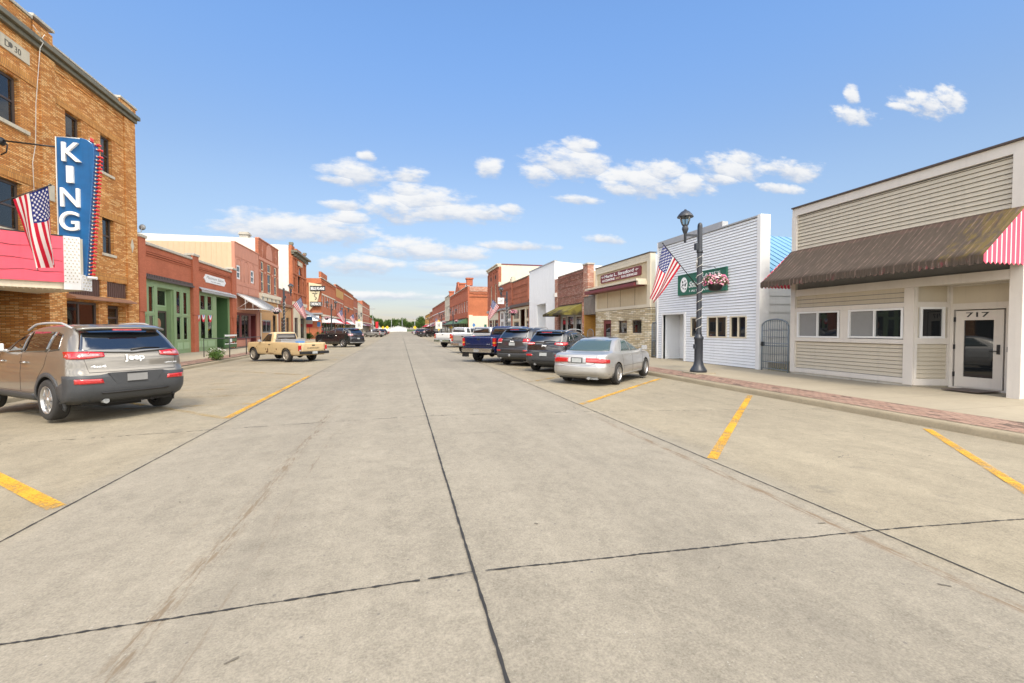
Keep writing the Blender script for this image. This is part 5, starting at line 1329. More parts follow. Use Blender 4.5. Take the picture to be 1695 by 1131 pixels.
# ---- tall brick hall
y0, y1 = 65.08, 73.6
r = bld('tall_brick_hall', 'two-storey red brick hall with slim tall windows and a cream flank', 'building', F, y0, y1)
hs = [(67.0, 68.2, 5.5, 8.4), (70.3, 71.5, 5.3, 8.35), (65.6, 73.2, -.31, 4.1)]
wl = wall(MB(), F, y0, y1, -.2, 10.7, hs, 0, .35)
for a in (y0+.003, 69.0, 72.9): F.box(wl, a, a+.65, 4.6, 10.3, .002, .1)
for k in range(8): F.box(wl, y0+.5+k*1.0, y0+.9+k*1.0, 10.1, 10.5, .002, .12)
wl.build('wall', 'b_red', r)
mb = MB()
for k in range(3): F.box(mb, 67.3+k*1.7, 68.0+k*1.7, 9.15, 9.7, .003, .02)
mb.build('vent', 'dark', r)
for h_ in hs[:2]: window(r, F, h_[0]+.01, h_[1]-.01, h_[2], h_[3], 'cream', 'g_clear', .1, .12, rails=(.5,), blind='curtain', sill='stone', bt=.95)
mb = MB(); F.box(mb, y0-.02, y1+.1, 10.703, 11.0, -.35, .2); F.box(mb, y0-.02, y1+.1, 11.003, 11.15, -.35, .35); mb.build('cornice', 'stone', r)
mb = MB(); F.box(mb, y0, y1, 4.15, 4.5, .003, .25); mb.build('shop_cornice', 'greymetal', r)
H = [(66.0, 68.6, .6, 3.0), (69.0, 70.2, .05, 3.0), (70.6, 72.9, .6, 3.0)]
front(r, F, 65.62, 73.18, -.05, 4.08, H, -.05, 'cream')
for h_ in H: window(r, F, h_[0]+.01, h_[1]-.01, h_[2], h_[3], 'browndark', 'g_dark', .05, .09, o=-.05, name='shop_window' if h_[2] > .1 else 'door')
shell(r, F, y0, y1, 11.0, 40, 'cream', t=.35, slope=.6)
mb = MB(); mb.box(14.4, 53, y0-.05, y0+.25, 11.0, 11.14); o_ = mb.build('wall_cap', 'maroon', r)
# ------------------------------------------------------------------ vehicles
# local frame of a car: x forward from the rear axle, y to its left, z up from the ground
def paint(name, col, metal=.0, rough=.3, dirt=.08):
    m, t = newmat(name)
    p = t.pos(True)
    z = t.sep(p)[2]
    dz = t.math('MULTIPLY', t.ramp(t.math('ADD', z, t.math('MULTIPLY', t.math('SUBTRACT', t.noise(p, 3, 4), .5), .35)), .62, .18), .55)
    n = t.math('MULTIPLY', t.ramp(t.noise(p, 5, 4, .7), .45, .8), dirt)
    f = t.math('MAXIMUM', t.math('MULTIPLY', dz, .6), n)
    c = t.mix(f, col, (.16, .14, .11))
    flk = t.bump(t.noise(p, 320, 1), .03 if metal else .01, .002)
    t.done(t.bsdf(c, t.math('ADD', rough, t.math('MULTIPLY', f, .4)), metal, .5, flk, .9 if rough < .4 else .25))
    return m
MT['p_taupe'] = paint('taupe_metallic_paint', (.20, .184, .158), .6, .32)
MT['p_beige'] = paint('faded_beige_paint', (.53, .395, .215), 0, .42, .2)
MT['p_black'] = paint('black_paint', (.010, .010, .012), 0, .22)
MT['p_grey'] = paint('dark_grey_metallic_paint', (.045, .047, .052), .5, .3)
MT['p_navy'] = paint('navy_metallic_paint', (.009, .018, .085), .3, .25)
MT['p_silver'] = paint('silver_metallic_paint', (.44, .435, .42), .55, .33)
MT['p_white'] = paint('white_car_paint', (.64, .64, .63), 0, .28)
MT['p_red'] = paint('red_car_paint', (.30, .02, .02), .1, .28)
MT['clad'] = plain('grey_plastic_cladding', (.040, .043, .047), .5, var=.12, fine=.08, obj=True, bump=.08, bs=300)
MT['black_plastic'] = plain('black_plastic', (.014, .014, .015), .45, var=.15, obj=True)
MT['under'] = plain('underbody', (.012, .011, .010), .9, var=.2, obj=True)
MT['seam'] = plain('panel_gap', (.008, .008, .008), .8, obj=True)
MT['rubber'] = plain('tyre_rubber', (.022, .021, .020), .75, var=.2, fine=.15, obj=True, vs=6, bump=.25, bs=50)
MT['rim'] = plain('alloy_rim', (.50, .50, .50), .3, .85, var=.1, obj=True, vs=8)
MT['rimdark'] = plain('rim_well', (.02, .02, .02), .7, obj=True)
MT['rimsteel'] = plain('painted_steel_rim', (.40, .37, .32), .4, .5, var=.2, obj=True, vs=8)
MT['headliner'] = plain('pale_cabin', (.40, .38, .33), .9, obj=True)
MT['plate'] = plain('number_plate', (.36, .38, .38), .45, var=.15, obj=True, vs=12)
MT['rust'] = plain('rust', (.085, .032, .014), .9, var=.4, fine=.2, obj=True, vs=9)
def lens(name, col, rough=.1):
    m, t = newmat(name); p = t.pos(True)
    g = t.noise(t.vmul(p, (30, 30, 90)), 1, 2)
    t.done(t.bsdf(t.mix(t.ramp(g, .35, .65), col, tuple(c*.62 for c in col)), rough, 0, .6, t.bump(g, .25, .01), .8)); return m
MT['tail'] = lens('red_tail_lens', (.50, .012, .014)); MT['reverse'] = lens('clear_lens', (.60, .56, .56)); MT['amber'] = lens('amber_lens', (.75, .28, .03)); MT['tailpink'] = lens('pink_grey_lens', (.50, .26, .27))

def pchip(xs, ys):
    n = len(xs); h = [xs[i+1]-xs[i] for i in range(n-1)]; d = [(ys[i+1]-ys[i])/h[i] for i in range(n-1)]
    m = [d[0]]+[0 if d[i-1]*d[i] <= 0 else 2*d[i-1]*d[i]/(d[i-1]+d[i]) for i in range(1, n-1)]+[d[-1]]
    def f(x):
        if x <= xs[0]: return ys[0]
        if x >= xs[-1]: return ys[-1]
        i = 0
        while x > xs[i+1]: i += 1
        t = (x-xs[i])/h[i]; t2, t3 = t*t, t*t*t
        return (2*t3-3*t2+1)*ys[i]+(t3-2*t2+t)*h[i]*m[i]+(-2*t3+3*t2)*ys[i+1]+(t3-t2)*h[i]*m[i+1]
    return f

class Shape:
    def __init__(s, rows, bow=.06, bowf=.12, tap=.05):
        """rows: z, rear x, front x, half width, rear corner radius, front corner radius"""
        zs = [r[0] for r in rows]; s.zs = zs
        s.f = [pchip(zs, [r[k] for r in rows]) for k in range(1, 6)]
        s.bow, s.bowf, s.tap = bow, bowf, tap
    def par(s, z): return [f(z) for f in s.f]
    def width(s, x, z):
        xr, xf, w, rr, rf = s.par(z); u = (x-(xr+xf)/2)/max(.01, (xf-xr)/2)
        return w*(1-s.tap*max(-1.2, min(1.2, u))**2)
    def rear(s, y, z):
        xr, xf, w, rr, rf = s.par(z); y = min(abs(y), s.width(xr+rr, z)-1e-4); W = s.width(xr+rr, z); rr = min(rr, W*.9); b = s.bow*(min(y, W-rr)/W)**2
        e = max(0, y-(W-rr))
        return xr+b+(rr-sqrt(max(0, rr*rr-e*e)))*1.25
    def front(s, y, z):
        xr, xf, w, rr, rf = s.par(z); W = s.width(xf-rf, z); y = min(abs(y), W-1e-4); rf = min(rf, W*.9); b = s.bowf*(min(y, W-rf)/W)**2
        e = max(0, y-(W-rf)); return xf-b-(rf-sqrt(max(0, rf*rf-e*e)))*1.1
    def side(s, x, z):
        """half width at x, also round the corners"""
        xr, xf, w, rr, rf = s.par(z); W = s.width(x, z)
        W0 = s.width(xr+rr, z); r_ = min(rr, W0*.9); xb = xr+s.bow*((W0-r_)/W0)**2
        if x < xb+r_*1.25:
            q = max(0, 1-(x-xb)/(r_*1.25)); return W0-r_+r_*sqrt(max(0, 1-min(1, q)**2))
        W1 = s.width(xf-rf, z); r_ = min(rf, W1*.9); xe = xf-s.bowf*((W1-r_)/W1)**2
        if x > xe-r_*1.1:
            q = max(0, 1-(xe-x)/(r_*1.1)); return W1-r_+r_*sqrt(max(0, 1-min(1, q)**2))
        return W
    def ring(s, z, na=7, nr=5, ns=22):
        xr, xf, w, rr, rf = s.par(z)
        W = s.width(xr+rr, z); r_ = min(rr, W*.9); pts = []
        for i in range(nr): y = (W-r_)*i/nr; pts.append((s.rear(y, z), y))
        xb = xr+s.bow*((W-r_)/W)**2
        for i in range(na+1): a = pi/2*i/na; pts.append((xb+1.25*r_*(1-cos(a)), W-r_+r_*sin(a)))
        W1 = s.width(xf-rf, z); r1 = min(rf, W1*.9); xe = xf-s.bowf*((W1-r1)/W1)**2
        xa, xz = xb+1.25*r_, xe-1.1*r1
        for i in range(1, ns): x = xa+(xz-xa)*i/ns; u = i/ns; pts.append((x, s.width(x, z)))
        for i in range(na+1): a = pi/2*(1-i/na); pts.append((xe-1.1*r1*(1-cos(a)), W1-r1+r1*sin(a)))
        for i in range(1, nr+1): y = (W1-r1)*(1-i/nr); pts.append((s.front(y, z), y))
        full = pts+[(x, -y) for x, y in reversed(pts[1:-1])]
        return [(x, y, z) for x, y in full]
    def mesh(s, sub=4, extra=()):
        zz = []
        for a, b in zip(s.zs[:-1], s.zs[1:]):
            n = max(1, min(sub, int((b-a)/.025)+1)); zz += [a+(b-a)*i/n for i in range(n)]
        zz.append(s.zs[-1])
        rings = [s.ring(z) for z in zz]; n = len(rings[0]); mb = MB()
        mb.add([v for r in rings for v in r], [(i*n+k, i*n+(k+1) % n, (i+1)*n+(k+1) % n, (i+1)*n+k) for i in range(len(rings)-1) for k in range(n)], True)
        mb.f.append(tuple(range(n-1, -1, -1))); k = (len(rings)-1)*n; mb.f.append(tuple(range(k, k+n))); mb.smooth.add(len(mb.f)-1)
        return mb

def along(poly, f):
    """point at share f of a polyline"""
    L = [0]
    for a, b in zip(poly[:-1], poly[1:]): L.append(L[-1]+sqrt((b[0]-a[0])**2+(b[1]-a[1])**2))
    q = f*L[-1]
    for i in range(len(poly)-1):
        if q <= L[i+1]+1e-9:
            t = (q-L[i])/max(1e-9, L[i+1]-L[i]); return (poly[i][0]+(poly[i+1][0]-poly[i][0])*t, poly[i][1]+(poly[i+1][1]-poly[i][1])*t)
    return poly[-1]

class Car:
    def __init__(s, name, label, cat, loc, yaw, rows, body, group=None, scale=1., **kw):
        s.t = thing(name, label, cat, loc, yaw, group); s.t.scale = (scale,)*3
        s.S = Shape(rows, **kw); s.paintm = body
    def put(s, mb, name, mat, parent=None, **kw): return mb.build(name, mat, parent or s.t, world=False, **kw)
    def body(s, axles, r_arch, cut=(), wy=.5, extra_w=1.2):
        o = s.put(s.S.mesh(), 'body', s.paintm)
        tools = []
        for ax, az in axles:
            for sd in (-1, 1):
                mb = MB(); mb.lathe([(r_arch, wy*sd), (r_arch, extra_w*sd)], (ax, 0, az), 36, 'y', False); tools.append(mb)
        for x0, x1, y0, y1, z0, z1 in cut: mb = MB(); mb.box(x0, x1, y0, y1, z0, z1); tools.append(mb)
        tm = MB()
        for q in tools: tm.add(q.v, q.f)
        to = tm.build('cutter', 'under'); tb = o.modifiers.new('cut', 'BOOLEAN'); tb.operation = 'DIFFERENCE'; tb.object = to; tb.solver = 'EXACT'
        to.hide_set(False); par = o.parent; o.parent = None
        dg = bpy.context.evaluated_depsgraph_get(); me = D.meshes.new_from_object(o.evaluated_get(dg)); o.modifiers.clear()
        old = o.data; o.data = me; D.meshes.remove(old); o.parent = par
        # faces made by the cutter keep a dark underbody look
        if len(me.materials) == 1: me.materials.append(MT['under'])
        for p in me.polygons:
            c = p.center
            for ax, az in axles:
                d = sqrt((c.x-ax)**2+(c.z-az)**2)
                if d < r_arch+.004 and abs(c.y) < extra_w and (d > r_arch-.05 and abs(p.normal.y) < .3 or abs(abs(c.y)-wy) < .01): p.material_index = 1; p.use_smooth = False
            if c.z < s.S.zs[0]+.002 and p.normal.z < -.9: p.material_index = 1
        D.objects.remove(to)
        s.bodyo = o
        return o
    # ---- patches lying on the skin
    def side(s, lo, hi, name, mat, n=14, m=6, off=.004, parent=None, sides=(1, -1), th=.008, mbs=None):
        mb = mbs or MB()
        for sd in sides:
            def pt(u, v):
                a = along(lo, u); b = along(hi, u); x, z = a[0]+(b[0]-a[0])*v, a[1]+(b[1]-a[1])*v
                return (x, sd*(s.S.side(x, z)+off), z)
            mb.grid(pt if sd < 0 else (lambda u, v, pt=pt: pt(1-u, v)), n, m, th)
            if mbs is None and len(sides) == 2 and name: s.put(mb, name, mat, parent); mb = MB()
        if mbs is None and len(sides) == 1: return s.put(mb, name, mat, parent)
    def back(s, lo, hi, name, mat, n=16, m=6, off=.004, parent=None, th=.008, mbs=None):
        mb = mbs or MB()
        def pt(u, v):
            a = along(lo, u); b = along(hi, u); y, z = a[0]+(b[0]-a[0])*v, a[1]+(b[1]-a[1])*v
            return (s.S.rear(y, z)-off, y, z)
        mb.grid(pt, n, m, th)
        if mbs is None: return s.put(mb, name, mat, parent)
    def face(s, lo, hi, name, mat, n=16, m=6, off=.004, parent=None, th=.008):
        mb = MB()
        def pt(u, v):
            a = along(lo, u); b = along(hi, u); y, z = a[0]+(b[0]-a[0])*v, a[1]+(b[1]-a[1])*v
            return (s.S.front(y, z)+off, y, z)
        mb.grid(pt, n, m, th); return s.put(mb, name, mat, parent)
    def seam_side(s, mb, poly, w=.005, off=.0025, n=16):
        for sd in (-1, 1): mb.tube([(x, sd*(s.S.side(x, z)+off-.002), z) for x, z in [along(poly, i/n) for i in range(n+1)]], w*.6, 4)
    def seam_back(s, mb, poly, w=.005, n=16):
        mb.tube([(s.S.rear(y, z), y, z) for y, z in [along(poly, i/n) for i in range(n+1)]], w*.6, 4)
    def arch_trim(s, ax, az, r0, r1, name, mat, off=.012, a0=-.12, a1=1.12, parent=None):
        for sd in (1, -1):
            mb = MB()
            def pt(u, v):
                a = pi*(a0+(a1-a0)*u); r = r0+(r1-r0)*v; x, z = ax+r*cos(a), az+r*sin(a)
                return (x, sd*(s.S.side(x, z)+off*(1 if v < .9 else .5)), z)
            mb.grid(pt, 26, 3, .02); s.put(mb, name, mat, parent)
    def wheels(s, axles, yw, r, wd, rimmat='rim', spokes=7, style='alloy'):
        for ax, az in axles:
            for sd in (1, -1):
                mb = MB(); h = wd/2
                prof = [(r*.66, -h*.92), (r*.80, -h), (r*.93, -h*.95), (r*.985, -h*.78), (r, -h*.55), (r, h*.55), (r*.985, h*.78), (r*.93, h*.95), (r*.80, h), (r*.66, h*.92)]
                mb.lathe(prof, (ax, yw*sd, r), 40, 'y', cap=False)
                for k in range(-2, 3):   # tread grooves show as ribs
                    mb.lathe([(r*1.0, k*h*.24-.006), (r*1.006, k*h*.24), (r*1.0, k*h*.24+.006)], (ax, yw*sd, r), 40, 'y', cap=False)
                wh = s.put(mb, 'wheel', 'rubber')
                q = MB(); y0 = yw*sd+sd*h*.80
                q.lathe([(r*.67, -sd*h*1.6), (r*.67, sd*.02), (r*.63, sd*.012), (r*.61, -sd*.03), (r*.60, -sd*.05)], (ax, y0, r), 36, 'y', cap=False)
                nsp = spokes
                for k in range(nsp):
                    a = 2*pi*k/nsp+.2
                    ca, sa = cos(a), sin(a); w0, w1 = (.16, .075) if style == 'alloy' else (.20, .12)
                    def P(rr, tt, dy): return (ax+rr*ca*r-tt*sa*r, y0+dy*sd, r+rr*sa*r+tt*ca*r)
                    vs = [P(.12, -w0*.5, .0), P(.12, w0*.5, .0), P(.62, w1*.9, -.012), P(.62, -w1*.9, -.012), P(.12, -w0*.6, -.05), P(.12, w0*.6, -.05), P(.62, w1*1.1, -.05), P(.62, -w1*1.1, -.05)]
                    q.add(vs, [(0, 1, 2, 3), (7, 6, 5, 4), (0, 4, 5, 1), (1, 5, 6, 2), (2, 6, 7, 3), (3, 7, 4, 0)])
                q.lathe([(.0, sd*.012), (r*.12, sd*.01), (r*.16, -sd*.005), (r*.16, -sd*.05)], (ax, y0, r), 20, 'y')
                s.put(q, 'rim', rimmat, wh)
                q = MB(); q.lathe([(r*.62, -sd*.055), (r*.2, -sd*.06), (0, -sd*.06)], (ax, y0, r), 24, 'y'); s.put(q, 'brake', 'rimdark', wh)
    def under(s, x0, x1, w, z):
        mb = MB(); mb.box(x0, x1, -w, w, z-.10, z+.06); mb.tube([(x0-.02, -w*.5, z-.08), (x0+1.2, -w*.45, z-.09)], .035, 8); mb.box(x0+.15, x0+.75, -.35*w, .45*w, z-.16, z-.08)
        s.put(mb, 'underbody', 'under')
    def mirror(s, x, z, mat, y, q=1.):
        for sd in (1, -1):
            mb = MB(); mb.box(x-.05, x+.05, sd*(y+.03), sd*(y+.03+.19*q), z-.02, z-.02+.15*q); mb.box(x-.02, x+.03, sd*(y-.08), sd*(y+.05), z-.03, z+.02)
            s.put(mb, 'mirror', mat, bevel=.02)
    def plate(s, y, z, w=.31, h=.155, off=.012, mat='plate', dx=0):
        mb = MB(); x = s.S.rear(y, z)-off+dx; mb.box(x, x-.008, y-w/2, y+w/2, z-h/2, z+h/2)
        p = s.put(mb, 'number_plate', mat); mb = MB()
        for a, b, c, d in ((-w/2, w/2, h/2-.012, h/2+.006), (-w/2, w/2, -h/2-.006, -h/2+.012)): mb.box(x-.004, x-.012, y+a, y+b, z+c, z+d)
        s.put(mb, 'plate_frame', 'black_plastic', p)
    def badge(s, body, y, z, h, w, mat='chrome', off=.006, bold=.02, parent=None, dx=0):
        vs, fs, ww = text_mesh(None, body, h, .006, bold, 0, w); mb = MB()
        mb.add([(s.S.rear(y, z+v[1])-off-v[2]+dx, y+ww/2-v[0], z+v[1]) for v in vs], fs)
        return mb.build('lettering', mat, parent or s.t, world=False, recalc=False)
    def rails(s, x0, x1, y, z, mat='alu'):
        for sd in (1, -1):
            mb = MB(); n = 14; pts = []
            for i in range(n+1):
                u = i/n; pts.append((x0+(x1-x0)*u, sd*(y+.015*sin(pi*u)), z+.07*min(1, 5*u, 5*(1-u))-.05*(2*u-1)**2-.03*u))
            mb.tube(pts, .02, 8); s.put(mb, 'roof_rail', mat)

def suv(name, label, cat, loc, yaw, body, scale=1., wb=2.70, w=.925, H=1.66, group=None, kind='kl', detail=True, glassm='g_car', rimm='rim'):
    """tall hatchback body"""
    k = H/1.66; ww = w; F_ = wb+.96; ro = .94 if wb < 2.8 else 1.0
    rows = [(.30, -ro+.24, F_-.22, ww*.93, .22, .36), (.40, -ro+.06, F_-.05, ww*.985, .24, .40), (.56, -ro, F_, ww, .24, .42), (.78, -ro+.005, F_, ww, .24, .42), (.90*k, -ro+.06, F_-.05, ww*.99, .22, .40),
            (1.02*k, -ro+.075, F_-.12, ww*.982, .22, .38), (1.085*k, -ro+.09, F_-.32, ww*.975, .22, .36), (1.13*k, -ro+.11, F_-.78, ww*.965, .22, .34), (1.165*k, -ro+.13, F_-1.18, ww*.95, .22, .34),
            (1.20*k, -ro+.15, F_-1.40, ww*.935, .22, .36), (1.32*k, -ro+.25, F_-1.64, ww*.895, .22, .40), (1.45*k, -ro+.37, F_-1.95, ww*.84, .22, .42), (1.55*k, -ro+.48, F_-2.22, ww*.785, .22, .42),
            (1.61*k, -ro+.56, F_-2.52, ww*.735, .22, .40), (1.645*k, -ro+.66, F_-2.85, ww*.66, .22, .36), (1.662*k, -ro+.85, F_-3.15, ww*.52, .2, .3)]
    c = Car(name, label, cat, loc, yaw, rows, body, group, scale, bow=.07)
    r = .355*k if wb < 2.8 else .375; ax = [(0, r), (wb, r)]
    c.body(ax, r+.055)
    if kind in ('kl', 'gc'):
        ct = 'clad' if kind == 'kl' else body
        for x_ in (0, wb): c.arch_trim(x_, r, r+.05, r+.125, 'wheel_arch', ct)
        c.side([(r+.13, .315), (wb-r-.13, .315)], [(r+.13, .44), (wb-r-.13, .44)], 'sill', 'clad', 14, 3, .008)
    # glass
    zb, zt = 1.16*k, 1.535*k
    c.back([(-ww*.80, zb+.03), (0, zb-.015), (ww*.80, zb+.03)], [(-ww*.66, zt), (0, zt+.02), (ww*.66, zt)], 'rear_window', glassm, 20, 8, .006)
    c.face([(-ww*.82, 1.215*k), (ww*.82, 1.215*k)], [(-ww*.66, zt+.02), (ww*.66, zt+.02)], 'windscreen', glassm, 16, 6, .006)
    B = zb+.0
    xs = [(-.42, .02), (.08, .98), (1.06, 1.62+(.2 if wb > 2.8 else 0))]
    top = lambda x: zt+.01-.05*max(0, (x-1.0))**1.5
    for i, (a, b) in enumerate(xs):
        if i == 0: lo, hi = [(a+.10, B+.06), (b, B+.025)], [(a+.20, top(0)-.06), (b-.04, top(0)-.015)]
        elif i == 2: lo, hi = [(a, B+.0), (b+.12, B-.02)], [(a, top(a)-.01), (b-.36, top(b)-.02)]
        else: lo, hi = [(a, B+.02), (b, B)], [(a-.04, top(a)-.012), (b, top(b)-.008)]
        c.side(lo, hi, 'side_window', glassm, 10, 5, .005)
    mb = MB()
    for poly in ([(.05, 1.46*k), (.03, B), (.10, .95), (.34, .72), (.42, .46)], [(1.02, 1.48*k), (1.02, B), (1.02, .46)], [(1.98, B-.02), (2.05, .9), (2.0, .46)], [(.42, .46), (2.0, .46)]): c.seam_side(mb, poly)
    c.seam_back(mb, [(-ww*.77, zb-.02), (-ww*.70, .84)]); c.seam_back(mb, [(ww*.77, zb-.02), (ww*.70, .84)]); c.seam_back(mb, [(-ww*.70, .845), (ww*.70, .845)], .008)
    c.put(mb, 'panel_gap', 'seam', c.bodyo)
    for x_ in (.86, 1.86):
        for sd in (1, -1):
            mb = MB(); y = c.S.side(x_, .98*k); mb.tube([(x_-.10, sd*(y+.02), .985*k), (x_+.10, sd*(y+.025), .985*k)], .016, 8); c.put(mb, 'door_handle', body if kind == 'gc' else 'chrome')
    # bumper
    if kind == 'kl':
        c.back([(-ww*.985, .33), (-ww*.4, .31), (ww*.4, .31), (ww*.985, .33)], [(-ww*.995, .80), (-ww*.55, .80), (-ww*.42, .83), (ww*.42, .83), (ww*.55, .80), (ww*.995, .80)], 'bumper', 'clad', 28, 8, .014)
        c.side([(-ro+.10, .34), (-r-.10, .34)], [(-ro+.10, .80), (-r-.02, .60)], 'bumper_return', 'clad', 6, 6, .012)
        c.back([(-.50, .47), (.50, .47)], [(-.52, .50), (.52, .50)], 'bumper_lip', 'black_plastic', 16, 2, .03)
        mb = MB(); xp = c.S.rear(0, .70)-.018
        mb.prism([(-.42, .83), (.42, .83), (.30, .63), (-.30, .63)], 'x', xp-.002, xp+.03); c.put(mb, 'plate_recess', 'clad')
        c.plate(0, .735, dx=-.012, mat='plate' if body != 'p_taupe' else 'blindgrey')
        zl0, zl1 = zb-.09, zb+.035
        for sd in (1, -1):
            c.back([(sd*ww*.46, zl0+.035), (sd*ww*.66, zl0+.01), (sd*ww*.93, zl0)], [(sd*ww*.46, zl1-.02), (sd*ww*.66, zl1), (sd*ww*.93, zl1)], 'tail_light', 'tail', 14, 4, .022)
            tl = c.back([(sd*ww*.52, zl0+.05), (sd*ww*.80, zl0+.035)], [(sd*ww*.53, zl1-.04), (sd*ww*.80, zl1-.03)], 'reversing_lens', 'tailpink' if body == 'p_taupe' else 'reverse', 8, 3, .027)
            c.side([(-ro+.12, zl0), (-ro+.40, zl0+.03)], [(-ro+.12, zl1), (-ro+.38, zl1-.01)], 'tail_light_return', 'tail', 8, 3, .012, sides=(sd,))
            c.back([(sd*ww*.52, .66), (sd*ww*.90, .66)], [(sd*ww*.54, .735), (sd*ww*.90, .745)], 'reflector', 'tail', 8, 3, .026)
        mb = MB(); y_ = .42; mb.tube([(c.S.rear(y_, .36)-.05, y_, .34), (c.S.rear(y_, .36)+.2, y_, .34)], .045, 12); c.put(mb, 'exhaust', 'greymetal')
    elif kind == 'gc':
        c.back([(-ww*.985, .40), (ww*.985, .40)], [(-ww*.99, .62), (-.5, .60), (.5, .60), (ww*.99, .62)], 'bumper', 'clad', 24, 5, .014)
        c.back([(-ww*.98, .64), (ww*.98, .64)], [(-ww*.98, .82), (ww*.98, .82)], 'bumper_cover', body, 24, 4, .012)
        zl0, zl1 = zb-.13, zb+.03
        for sd in (1, -1):
            c.back([(sd*ww*.56, zl0+.01), (sd*ww*.95, zl0)], [(sd*ww*.58, zl1), (sd*ww*.95, zl1)], 'tail_light', 'tail', 12, 4, .022)
            c.back([(sd*ww*.58, zl0-.045), (sd*ww*.86, zl0-.05)], [(sd*ww*.57, zl0+.0), (sd*ww*.9, zl0-.01)], 'reversing_lens', 'reverse', 8, 2, .018)
            c.side([(-ro+.12, zl0), (-ro+.34, zl0+.03)], [(-ro+.12, zl1), (-ro+.30, zl1-.01)], 'tail_light_return', 'tail', 8, 3, .012, sides=(sd,))
            c.back([(sd*ww*.62, .70), (sd*ww*.88, .70)], [(sd*ww*.62, .76), (sd*ww*.88, .76)], 'reflector', 'tail', 8, 2, .024)
        c.plate(0, .96*k)
        mb = MB(); x = c.S.rear(0, .5)-.03; mb.lathe([(0, 0), (.06, .0), (.06, .03)], (x-.01, .1, .5), 14, 'x'); c.put(mb, 'tow_cover', 'greymetal')
        mb = MB(); y_ = .62; mb.tube([(c.S.rear(y_, .40)-.03, y_, .37), (c.S.rear(y_, .40)+.2, y_, .37)], .04, 12); c.put(mb, 'exhaust', 'greymetal')
    else:
        c.back([(-ww*.985, .36), (ww*.985, .36)], [(-ww*.99, .60), (ww*.99, .60)], 'bumper', 'black_plastic', 24, 5, .014)
        mb = MB(); c.back([(-ww*.9, .40), (ww*.9, .40)], [(-ww*.9, .47), (ww*.9, .47)], 'bumper_trim', 'alu', 20, 2, .026)
        zl0, zl1 = zb-.20, zb+.0
        for sd in (1, -1):
            c.back([(sd*ww*.55, zl0+.04), (sd*ww*.95, zl0)], [(sd*ww*.62, zl1), (sd*ww*.95, zl1+.02)], 'tail_light', 'tailpink', 10, 4, .022)
            c.side([(-ro+.12, zl0), (-ro+.42, zl0+.06)], [(-ro+.12, zl1), (-ro+.34, zl1-.0)], 'tail_light_return', 'tailpink', 8, 3, .012, sides=(sd,))
        c.plate(0, .82)
    # roof spoiler
    mb = MB(); zs_ = 1.575*k
    mb.grid(lambda u, v: (c.S.rear((u-.5)*2*ww*.62, zs_)-.20+.22*v+.05*(2*u-1)**2, (u-.5)*2*ww*.70, zs_+.005+.055*v-.03*(2*u-1)**4), 16, 4, .035); sp = c.put(mb, 'spoiler', body if kind != 'kl' or body == 'p_taupe' else 'p_black')
    mb = MB(); xx = c.S.rear(0, zs_)-.205; mb.box(xx-.004, xx+.02, -.22, .22, zs_-.018, zs_+.006); c.put(mb, 'brake_light', 'tail', sp)
    mb = MB(); pts = [(c.S.rear(y, z)-.03, y, z) for y, z in ((.02, zb+.055), (-.2, zb+.085), (-.45, zb+.075))]; mb.tube(pts, [.022, .014, .008], 6); c.put(mb, 'wiper', 'black_plastic')
    c.mirror(1.86 if wb < 2.8 else 2.05, B+.02, body if kind != 'kl' else 'p_white' if body == 'p_taupe' else body, ww*.93)
    if kind in ('kl', 'gc'): c.rails(-.25, 1.55, ww*.68, 1.635*k)
    c.wheels(ax, ww-.115, r, .23, rimm, 7 if kind == 'kl' else 5)
    c.under(-ro+.25, F_-.3, ww*.74, .36)
    for sd in (1, -1): c.face([(sd*ww*.45, .86*k), (sd*ww*.86, .88*k)], [(sd*ww*.45, .97*k), (sd*ww*.86, .99*k)], 'headlight', 'reverse', 8, 3, .006)
    c.face([(-ww*.4, .74), (ww*.4, .74)], [(-ww*.42, .95*k), (ww*.42, .95*k)], 'grille', 'black_plastic', 8, 3, .006)
    return c

